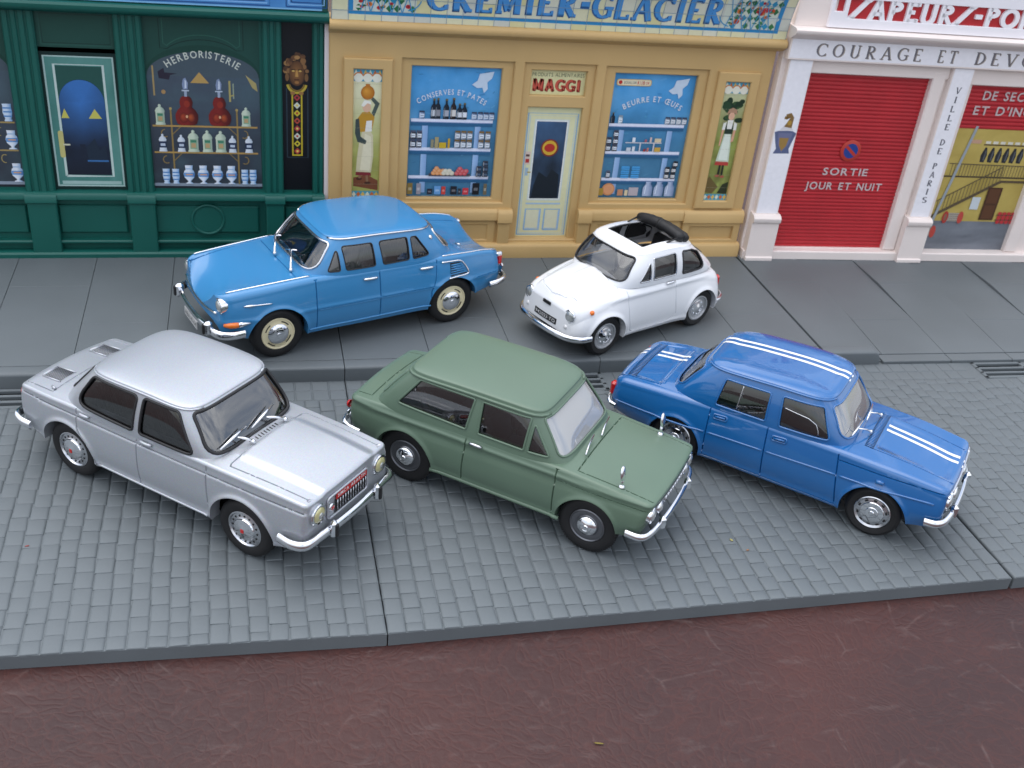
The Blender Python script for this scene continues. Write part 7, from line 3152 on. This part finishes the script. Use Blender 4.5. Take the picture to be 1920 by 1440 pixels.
        handle(c, -1.6, -5.4, 18.9, s, CHROME, 0.34, 0.7)
        V, F = cbox(-31.6, s * 9.4 - 0.9, 10.2, -29.6, s * 9.4 + 0.9, 14.0, 0.6)
        obj('tail_light', V, F, RED_LENS, root, angle=30)
    pl = flat_panel(root, 'number_plate', lambda x, y, d: (lp(x) - 0.2 + d - 0.1 * (y - 14), x, y), -4.8, 5.2, 9.6, 11.4, BLACK, 0.25)
    V, F = text_flat('942033·TO', 0.5, 9.5, 0.4, 1.05, bold=0.0)
    raised('lettering', V, F, lambda x, y, d: (lp(-4.8 + x) + 0.09 - 0.1 * (9.6 + y - 14), -4.8 + x, 9.6 + y), WHITE_INK, pl)
    flat_panel(root, 'nose_badge', lambda x, y, d: (lp(x) - 0.3 + d - 0.1 * (y - 14), x, y), -1.7, 1.7, 14.4, 15.3, BLACK, 0.5)
    pts = smooth_path([(27.8, 14.4, 7.6), (31.4, 13.6, 7.6), (34.2, 10.5, 7.6), (35.4, 5, 7.6), (35.7, 0, 7.6), (35.4, -5, 7.6), (34.2, -10.5, 7.6), (31.4, -13.6, 7.6), (27.8, -14.4, 7.6)][::-1])
    bumper(root, 'front_bumper', pts, half_round(2.0, 0.75), CHROME)
    pts = smooth_path([(-26.5, 14.0, 7.4), (-29.6, 13.0, 7.4), (-32.4, 9.5, 7.4), (-33.6, 0, 7.4), (-32.4, -9.5, 7.4), (-29.6, -13, 7.4), (-26.5, -14.0, 7.4)])
    bumper(root, 'rear_bumper', pts, half_round(1.9, 0.7), CHROME)
    GREY = mat('silver_wheel_paint', (0.55, 0.56, 0.58), rough=0.3, metal=0.7)

    def rim(e, r):
        part_lathe('rim', [(r, -0.4), (r + 0.05, -0.05), (r - 0.3, 0.0), (r - 0.5, -0.6), (r - 1.25, -0.75), (r - 1.4, -0.6)], GREY, e)
        part_lathe('hub_cap', [(r - 1.35, -0.75), (r - 1.5, -0.35), (r - 2.2, -0.1), (0.9, 0.1), (0.6, 0.3), (0.01, 0.35)], CHROME, e)
        ring_holes(e, 'wheel_nuts', CHROME, 8, r - 1.95, 0.22, 0.22, -0.15, t=0.25, shape='round')
    for x in (21.5, -18.8):
        for s in (1, -1):
            c.wheel(x, s, 6.6, 4.2, 4.0, 13.9, TYRE, rim)
    return c


# ================================================================== green coach-built two-door
def green_two_door():
    root = car_root('model_car', 'dull green two-door model car with wing mirrors, parked in the middle of the cobbles',
                    (40.91, 48.74, 0), -39.37, -1.2)
    P = mat('green_paint', srgb('#5c7160'), rough=0.36, spec=0.45, coat=0.15, coat_rough=0.18, var=0.03, var_scale=90)
    c = Car(root, xf=36.6, xr=-43.0, hw=[(-43, 15.2), (-34, 16.2), (0, 16.5), (24, 16.3), (36.6, 15.8)],
            zs=[(-43, 9.0), (-34, 7.8), (-20, 6.5), (17, 6.6), (30, 8.0), (36.6, 8.8)],
            zb=[(-43, 18.8), (-30, 19.9), (-9, 20.3), (14, 20.3), (24, 19.8), (36.6, 18.7)],
            zc=[(-43, 19.2), (-30, 20.4), (0, 21), (16, 21.0), (28, 20.4), (36.6, 18.9)], r=[(-43, 0.9), (0, 1.1), (36, 0.9)],
            arches=[(23.3, 7.3, 7.9), (-26.0, 7.3, 8.0)], tb=1.2, tt=0.9, lip=0.35, lipw=0.7, flare=0.1,
            nose_r=(1.6, 1.2, 0.5, 1.2), tail_r=(2.0, 1.6, 0.9, 1.2), bow_f=0.7, bow_r=0.4, lean_f=0.22, lean_r=0.05,
            ridges=[(lambda x: 18.3 + 0.004 * x, 0.4, 0.55), (7.3, 0.35, 0.6), (lambda x: 16.6, -0.12, 0.7)])
    c.cab(xf0=16.2, xf1=8.4, xr0=-36.4, xr1=-28.2, yb=15.4, yt=13.0, zb_=[(-36, 19.8), (0, 20.4), (16, 20.6)], zt_=[(-28, 30.2), (-12, 30.7), (0, 30.8), (10, 30.3)],
          nf=7.0, nr=8.0, crown=1.0, p=4.5, seam=-8.0, bulge=0.25)
    c.build_body(P, grooves_side=[[(-9.4, 19.8), (-9.5, 16.5), (-9.9, 7.0)], [(14.2, 19.8), (14.4, 7.0)], [(-9.8, 7.3), (14.4, 7.3)],
                                  [(14.4, 17.4), (35.8, 16.9)]],
                 grooves_top=[[(18.6, 13.6), (18.6, 0.01)], [(18.6, 13.6), (35.8, 13.2)], [(-37.6, 12.4), (-42.2, 12.0)], [(-37.6, 12.4), (-37.8, 0.01)], [(-42.2, 12), (-42.4, 0.01)]],
                 cabin=(-34, 14.4, 13.4))
    gl = dict(glass=GLASS_DARK, seal=P, seal_r=0.3)
    win = []
    for v in 'LR':
        win.append(dict(view=v, pts=[(-29.2, 22.0), (-10.0, 21.5), (-8.9, 29.4), (-23.8, 29.3)], r=[0.6, 0.5, 0.5, 0.8], name='side_window', **gl))
        win.append(dict(view=v, pts=[(-6.8, 21.5), (5.2, 21.5), (5.6, 29.3), (-6.9, 29.4)], r=0.4, name='side_window', **gl))
        win.append(dict(view=v, pts=[(6.2, 21.5), (11.6, 21.6), (6.6, 28.4)], r=0.4, name='quarter_light', **gl))
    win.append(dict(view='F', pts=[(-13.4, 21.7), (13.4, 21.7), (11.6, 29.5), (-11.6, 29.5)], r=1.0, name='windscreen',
                    glass=glass_mat('painted_glare_windscreen', (0.7, 0.72, 0.75), haze=0.42, haze_col=(0.75, 0.77, 0.8), extra=0.1), seal=P, seal_r=0.3))  # near-white diffuse stands in for bright sky reflected in this windscreen
    win.append(dict(view='B', pts=[(-12.4, 21.5), (12.4, 21.5), (11.2, 29.0), (-11.2, 29.0)], r=1.0, name='rear_window', **gl))
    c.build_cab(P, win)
    c.underbody(BLACK, P)
    c.interior(DARK, DARK, seats=((0, 1), (-17, 2)), wheel_side=-1, ribs=False)
    for s in (1, -1):
        pts = [c.G0(s * a, 0.95) + Vector((0, s * 0.12, 0)) for a in np.linspace(0.62, 2.62, 28)]
        V, F = tube(pts, 0.4, 6)
        obj('gutter', V, F, P, root, smooth=True)
        handle(c, -8.2, -4.9, 18.6, s, CHROME_DULL, 0.42, 0.6)
        strip_side(c, [(-18.4, 7.0), (16.4, 7.1)], s, 0.55, P, 'sill_trim', off=-0.05)
        # wing mirror on a stalk
        b = c.on_top(28.6, s * 12.9, 0.0)
        mb = MB()
        V, F = lathe([(0.75, 0), (0.7, 0.35), (0.3, 0.6)], 12, 'Z')
        mb.add(xf(V, Matrix.Translation(b)), F)
        mb.tube([b, b + Vector((0, 0, 2.6))], [0.42, 0.36], 8)
        o = mb.build('wing_mirror', CHROME, root, smooth=True)
        M = Matrix.Translation(b + Vector((0, s * 0.35 - 0.2, 4.0))) @ Matrix.Rotation(radians(-8), 4, 'Y')
        V, F = lathe([(0.1, 0.5), (1.2, 0.36), (1.65, 0.1), (1.7, -0.15), (1.5, -0.28), (0.01, -0.2)], 20, 'X')
        V = [(x, y * 0.8, z * 1.15) for x, y, z in V]
        obj('mirror_head', xf(V, M), F, CHROME, o, smooth=True)
    # cowl and wipers
    for y0, y1 in ((-8.6, -1.0), (1.0, 8.6)):
        V, F = tube([(18.2, y0, 21.6), (17.4, (y0 + y1) / 2, 22.0), (16.9, y1, 22.4)], 0.22, 6)
        obj('wiper', V, F, CHROME_DULL, root, smooth=True)
    fx = lambda y, z: 36.6 + 0.7 * (1 - (y / 16.5) ** 2) + 0.22 * (z - 14)
    place = lambda y, z, d: (fx(y, z) + 0.08 + d, y, z)
    flat_panel(root, 'nose_trim', place, -12.8, 12.8, 13.6, 17.0, CHROME_DULL, 0.2)
    for s in (1, -1):
        lamp(root, place(s * 13.0, 15.2, 0.1), 1.9, LENS, depth=1.0)
        lamp(root, place(s * 9.0, 15.2, 0.2), 1.5, LENS, depth=0.8, name='spot_lamp')
    mb = MB()
    for i in range(9):
        mb.tube([place(-6 + 1.5 * i, 13.9, 0.3), place(-6 + 1.5 * i, 16.7, 0.3)], 0.14, 5)
    mb.build('grille_slat', CHROME, root, smooth=True)
    pts = smooth_path([(33.0, -16.6, 10.6), (36.4, -16.4, 10.6), (38.0, -14.0, 10.7), (38.8, -8, 10.8), (39.1, 0, 10.8), (38.8, 8, 10.8), (38.0, 14, 10.7), (36.4, 16.4, 10.6), (33.0, 16.6, 10.6)])
    bumper(root, 'front_bumper', pts, half_round(1.9, 0.7), CHROME)
    for s in (1, -1):
        V, F = cbox(38.3, s * 9.0 - 0.8, 9.3, 40.0, s * 9.0 + 0.8, 13.0, 0.7)
        obj('overrider', V, F, CHROME, root, angle=30)
        V, F = lathe([(1.0, 0), (0.95, 0.4), (0.6, 0.7), (0.001, 0.75)], 16, 'X')
        for z0, m in ((15.4, RED_LENS), (12.9, CHROME)):
            obj('tail_light', xf(V, Matrix.Translation((-43.6, s * 13.4, z0)) @ Matrix.Rotation(pi, 4, 'Z')), F, m, root, smooth=True)
    pts = smooth_path([(-38.5, 16.6, 10.4), (-42.5, 16.2, 10.6), (-44.6, 14, 10.8), (-45.2, 7, 10.8), (-45.3, 0, 10.8), (-45.2, -7, 10.8), (-44.6, -14, 10.8), (-42.5, -16.2, 10.6), (-38.5, -16.6, 10.4)])
    bumper(root, 'rear_bumper', pts, half_round(1.9, 0.7), CHROME)
    STEEL = mat('grey_wheel_steel', (0.16, 0.165, 0.18), rough=0.35, metal=0.8)

    def rim(e, r):
        part_lathe('rim', [(r, -0.5), (r, -0.15), (r - 0.2, -0.02), (r - 0.45, -0.25), (r - 1.0, -0.12), (r - 1.6, -0.3), (r - 1.75, -0.1)], STEEL, e)
        part_lathe('hub_cap', [(r - 1.75, -0.2), (r - 1.85, 0.15), (r - 2.3, 0.6), (0.9, 0.95), (0.7, 0.85), (0.6, 1.02), (0.01, 1.05)], CHROME, e)
    for x in (23.3, -26.0):
        for s in (1, -1):
            c.wheel(x, s, 7.35, 4.4, 4.2, 15.3, TYRE, rim, tread=True)
    return c


# ================================================================== striped blue saloon
def striped_blue_saloon():
    root = car_root('model_car', 'glossy royal blue four-door model saloon with twin white stripes along its roof',
                    (115.4, 47.1, 0), -42.96, -0.8)
    P = mat('royal_blue_paint', srgb('#18609f'), rough=0.14, spec=0.5, coat=1.0, coat_rough=0.02)
    c = Car(root, xf=38.6, xr=-49.6, hw=[(-49.6, 15.0), (-38, 16.1), (0, 16.4), (22, 16.2), (39.8, 15.2)],
            zs=[(-49, 8.2), (-38, 6.8), (-22, 4.6), (14, 4.8), (32, 7.4), (39.8, 9.0)],
            zb=[(-49.6, 17.6), (-36, 19.2), (-20, 20.2), (10, 20.6), (24, 20.4), (39.8, 19.2)],
            zc=[(-49.6, 18.4), (-36, 20.0), (-20, 21), (10, 21.4), (18, 21.2), (28, 20.2), (39.8, 18.0)], r=[(-49, 1.8), (0, 1.3), (39, 1.8)],
            arches=[(23.5, 6.9, 8.0), (-29.6, 6.4, 7.4)], tb=1.2, tt=0.8, lip=0.4, lipw=0.7, flare=0.25,
            nose_r=(1.6, 1.3, 0.8, 1.3), tail_r=(3.2, 2.6, 1.8, 1.5), bow_f=0.7, bow_r=0.6, lean_f=-0.03, lean_r=-0.05,
            ridges=[(5.6, 0.3, 0.8)],
            topmods=[lambda x, y, yt: (-0.45 * smooth01((8.6 - abs(y)) / 1.4)) * smooth01((x - 18) / 2) * smooth01((37.8 - x) / 3) if x > 17 else
                     (-0.35 * smooth01((11.6 - abs(y)) / 0.8) * smooth01((-36.5 - x) / 1.0))])
    c.cab(xf0=14.6, xf1=7.2, xr0=-35.0, xr1=-26.6, yb=15.3, yt=13.1, zb_=[(-34, 19.4), (-10, 20.4), (14, 20.8)], zt_=[(-28, 29.2), (-14, 30.3), (-2, 30.8), (8, 30.6)],
          nf=5.0, nr=4.6, crown=1.2, p=3.0, seam=-6.4, bulge=0.5,
          roofmods=[lambda x, y, r: -0.25 * smooth01((8.0 - abs(y)) / 0.7) * smooth01((5.5 - x) / 2) * smooth01((x + 24.5) / 2)])
    c.build_body(P, grooves_side=[[(-21.6, 19.4), (-21.2, 6.0)], [(-6.2, 19.8), (-5.2, 5.4)], [(12.0, 19.6), (14.2, 6.4)], [(-21.2, 5.6), (14.2, 5.8)],
                                  [(12.6, 18.3), (37.6, 18.3)]],
                 grooves_top=[[(18.0, 9.4), (37.4, 8.8)], [(-37.0, 12.4), (-48.0, 11.6)], [(-37.0, 12.4), (-37.2, 0.01)]],
                 cabin=(-33, 12.6, 13.2))
    gl = dict(glass=glass_mat('saloon_dark_glass', (0.45, 0.46, 0.48)), seal=P, seal_r=0.28)
    win = []
    for v in 'LR':
        win.append(dict(view=v, pts=[(-20.9, 20.9), (-7.4, 21.2), (-7.8, 28.7), (-19.8, 28.2)], r=[0.7, 0.7, 0.7, 0.9], name='side_window', **gl))
        win.append(dict(view=v, pts=[(-3.9, 21.2), (8.9, 21.6), (5.4, 29.2), (-4.8, 29.0)], r=[0.7, 0.8, 1.2, 0.7], name='side_window', **gl))
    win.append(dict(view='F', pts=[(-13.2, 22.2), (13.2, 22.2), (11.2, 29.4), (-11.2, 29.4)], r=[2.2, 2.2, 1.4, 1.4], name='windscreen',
                    glass=glass_mat('faint_glare_windscreen', (0.75, 0.77, 0.8), haze=0.2, haze_col=(0.8, 0.8, 0.82), extra=0.2), seal=P, seal_r=0.3))  # pale diffuse share and raised mirroring imitate sky glare on the glass
    win.append(dict(view='B', pts=[(-12.8, 21.0), (12.8, 21.0), (10.8, 28.2), (-10.8, 28.2)], r=2.0, name='rear_window', glass=GLASS_CLEAR, seal=P, seal_r=0.3))
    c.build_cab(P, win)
    c.underbody(BLACK, BLACK)
    c.interior(SEATM, DARK, seats=((-2, 1), (-19, 2)), wheel_side=1)
    for v in 'LR':
        for nm, pts, rr in (('lowered_glass_edge', [(-4.0, 26.3), (2.6, 25.6), (4.8, 24.6), (5.6, 23.2), (6.0, 21.8)], 0.16), ('window_divider', [(-15.0, 28.3), (-15.3, 21.2)], 0.2)):
            Q = []
            for q in resample(pts, 1.0, False):
                st = c.inv(v, *q)
                Q.append(c.G(*st) - c.Gn(*st) * 0.45)
            V, F = tube(Q, rr, 6)
            obj(nm, V, F, CHROME_DULL, root, smooth=True)
    W_ = mat('white_stripe', (0.82, 0.83, 0.84), rough=0.25, coat=0.6)
    # twin stripes over lid, roof and bonnet
    for y0, y1 in ((1.6, 2.7), (4.2, 5.3)):
        for nm, fn, x0, x1 in (('roof_stripe', lambda x, y: c.roof_at(x, y) + Vector((0, 0, 0.05)), -26.9, 7.4),
                               ('bonnet_stripe', lambda x, y: c.on_top(x, y, 0.05), 19.4, 38.5), ('lid_stripe', lambda x, y: c.on_top(x, y, 0.05), -44.2, -35.8),
                               ('lid_stripe', lambda x, y: c.on_top(x, y, 0.05), -49.4, -47.4)):
            if nm == 'lid_stripe':
                off = 1.0
            else:
                off = 0.0
            n = 46 if x1 - x0 > 20 else 14
            V, F = [], []
            for i in range(n + 1):
                x = x0 + (x1 - x0) * i / n
                V += [fn(x, y0 + off), fn(x, (y0 + y1) / 2 + off), fn(x, y1 + off)]
            for i in range(n):
                a = 3 * i
                F += [(a, a + 3, a + 4, a + 1), (a + 1, a + 4, a + 5, a + 2)]
            obj(nm, V, F, W_, root, smooth=True)
    for s in (1, -1):
        pts = [c.G0(s * a, 0.99) + Vector((0, s * 0.1, 0)) for a in np.linspace(0.6, 2.55, 26)]
        V, F = tube(pts, 0.3, 6)
        obj('gutter', V, F, P, root, smooth=True)
        for x0, x1 in ((-20.4, -16.8), (-4.6, -0.9)):
            P2 = resample(round_poly([(x0, 18.4), (x0, 17.2), (x1, 17.5), (x1, 18.7)], 0.5), 0.5)
            V, F = tube([c.on_side(x, z, s, 0.08) for x, z in P2], 0.26, 6, closed=True)
            b = obj('door_handle', V, F, P, root, smooth=True)
            V, F = tube([c.on_side(x0 + 0.5, 17.9, s, 0.3), c.on_side(x1 - 0.4, 18.15, s, 0.35)], 0.3, 6)
            obj('handle_grip', V, F, P, b, smooth=True)
        for xa, xb in ((-48.4, -21.9), (-21.0, -6.2), (-5.3, 12.7), (13.6, 36.2)):
            strip_side(c, [(xa, 13.7 + 0.045 * xa), (xb, 13.7 + 0.045 * xb)], s, 0.3, P, 'side_bead', off=-0.06)
        V, F = tube([c.on_side(22.2, 16.5, s, 0.1), c.on_side(24.0, 16.5, s, 0.1)], 0.55, 8)
        obj('repeater', V, F, P, root, smooth=True)
        lamp(root, (38.9, s * 11.2, 15.4), 2.4, LENS, depth=1.2)
        lamp(root, (39.3, s * 6.0, 14.6), 1.9, LENS, depth=1.2, name='spot_lamp')
        V, F = cbox(-50.6, s * 12.6 - 1.0, 11.4, -48.6, s * 12.6 + 1.0, 15.6, 0.6)
        obj('tail_light', V, F, RED_LENS, root, angle=30)
    # louvres: across the bonnet's rear edge and over the engine lid
    mb = MB()
    for i in range(27):
        y = -9.1 + i * 0.7
        mb.tube([c.on_top(16.6, y, 0.06), c.on_top(18.6, y, 0.06)], 0.19, 5)
    b_ = mb.build('cowl_louvre', P, root, smooth=True)
    obj('louvre_gap', [c.on_top(x, y, 0.03) for y in np.linspace(-9.4, 9.4, 14) for x in (16.5, 18.7)], [(2 * i, 2 * i + 1, 2 * i + 3, 2 * i + 2) for i in range(13)], BLACK, b_)
    mb = MB()
    for i in range(32):
        y = -10.8 + i * 0.7
        mb.tube([c.on_top(-44.7, y, 0.06), c.on_top(-46.9, y, 0.06)], 0.17, 5)
    b_ = mb.build('lid_louvre', P, root, smooth=True)
    obj('louvre_gap', [c.on_top(x, y, 0.03) for y in np.linspace(-11.1, 11.1, 16) for x in (-47.0, -44.6)], [(2 * i, 2 * i + 1, 2 * i + 3, 2 * i + 2) for i in range(15)], BLACK, b_)
    wiper(c, (16.4, -4.0, 22.2), (13.9, -7.5, 23.8), (13.2, -11.2, 23.4), (13.9, -4.4, 24.6), CHROME, r=0.2)
    wiper(c, (16.6, 6.0, 22.2), (14.4, 2.2, 23.8), (14.4, -1.4, 23.4), (13.9, 5.4, 24.6), CHROME, r=0.2)
    fx = lambda y: 38.5 + 0.7 * (1 - (y / 16) ** 2)
    pts = smooth_path([(35.4, -15.9, 10.4), (38.0, -15.6, 10.6), (39.7, -13.4, 10.8), (40.5, -8, 11), (40.8, 0, 11), (40.5, 8, 11), (39.7, 13.4, 10.8), (38.0, 15.6, 10.6), (35.4, 15.9, 10.4)])
    bumper(root, 'front_bumper', pts, half_round(2.1, 0.8), CHROME)
    for s in (1, -1):
        V, F = cbox(40.0, s * 8.6 - 0.9, 9.4, 41.7, s * 8.6 + 0.9, 13.4, 0.7)
        obj('overrider', V, F, CHROME, root, angle=30)
    V, F = tube([(fx(y) + 0.1, y, 17.6) for y in np.linspace(-14, 14, 21)], 0.32, 6)
    obj('nose_trim', V, F, CHROME, root, smooth=True)
    pts = smooth_path([(-47.4, 15.4, 9.8), (-49.4, 14.8, 9.9), (-50.6, 12.6, 10.2), (-51.1, 7, 10.4), (-51.2, 0, 10.4), (-51.1, -7, 10.4), (-50.6, -12.6, 10.2), (-49.4, -14.8, 9.9), (-47.4, -15.4, 9.8)])
    bumper(root, 'rear_bumper', pts, half_round(1.6, 0.6), CHROME)

    def rim(e, r):
        part_lathe('rim', [(r, -0.5), (r, -0.15), (r - 0.2, 0.0), (r - 0.45, -0.15), (r - 0.7, -0.3), (r - 1.6, -0.05)], CHROME_DULL, e)
        ring_holes(e, 'rim_slots', BLACK, 10, r - 1.05, 0.42, 0.26, -0.22, t=0.16)
        part_lathe('hub_cap', [(r - 1.5, -0.15), (r - 1.7, 0.1), (1.6, 0.2), (1.5, 0.32), (0.7, 0.32), (0.5, 0.5), (0.01, 0.52)], CHROME, e)
    for x in (23.5, -29.6):
        for s in (1, -1):
            c.wheel(x, s, 6.9, 4.5, 4.3, 15.2, TYRE, rim)
    return c


for _fn in (silver_saloon, chrome_blue_saloon, white_bubble_car, green_two_door, striped_blue_saloon):
    _fn()


# ------------------------------------------------------------------ bits of litter
def crumb(name, label, loc, sx, sy, sz, col, rot):
    V, F = lathe([(0.2, -0.5), (0.75, -0.35), (1.0, 0.0), (0.7, 0.4), (0.15, 0.5)], 9, 'Z')
    R = random.Random(int(loc[0] * 10))
    V = [(x * sx * R.uniform(.75, 1.15), y * sy * R.uniform(.75, 1.15), (z + 0.5) * sz) for x, y, z in V]
    o = obj(name, V, F, mat(name + '_' + col, srgb('#' + col), rough=0.6), smooth=True)
    o.location = Vector(loc) * S
    o.rotation_euler = (0, 0, rot)
    tag(o, label, 'litter')


crumb('leaf_fragment', 'tiny yellow leaf fragment on the cobbles between green and striped blue cars', (86.3, 20.9, 0.0), 0.35, 0.6, 0.25, 'a39a5e', 0.4)
crumb('leaf_fragment', 'tiny orange leaf fragment on the cobbles in front of the green car', (88.9, 16.9, 0.0), 0.4, 0.25, 0.2, '9a6a44', 0.2)
crumb('leaf_fragment', 'thin olive leaf fragment lying on the brown leather table', (37.5, -31.0, -HT), 1.1, 0.22, 0.2, '7a6a28', -0.25)
crumb('paint_chip', 'tiny red paint chip on the cobbles beside the silver car', (-75.0, 36.0, 0.05), 0.5, 0.22, 0.15, '8a3a34', 0.3)
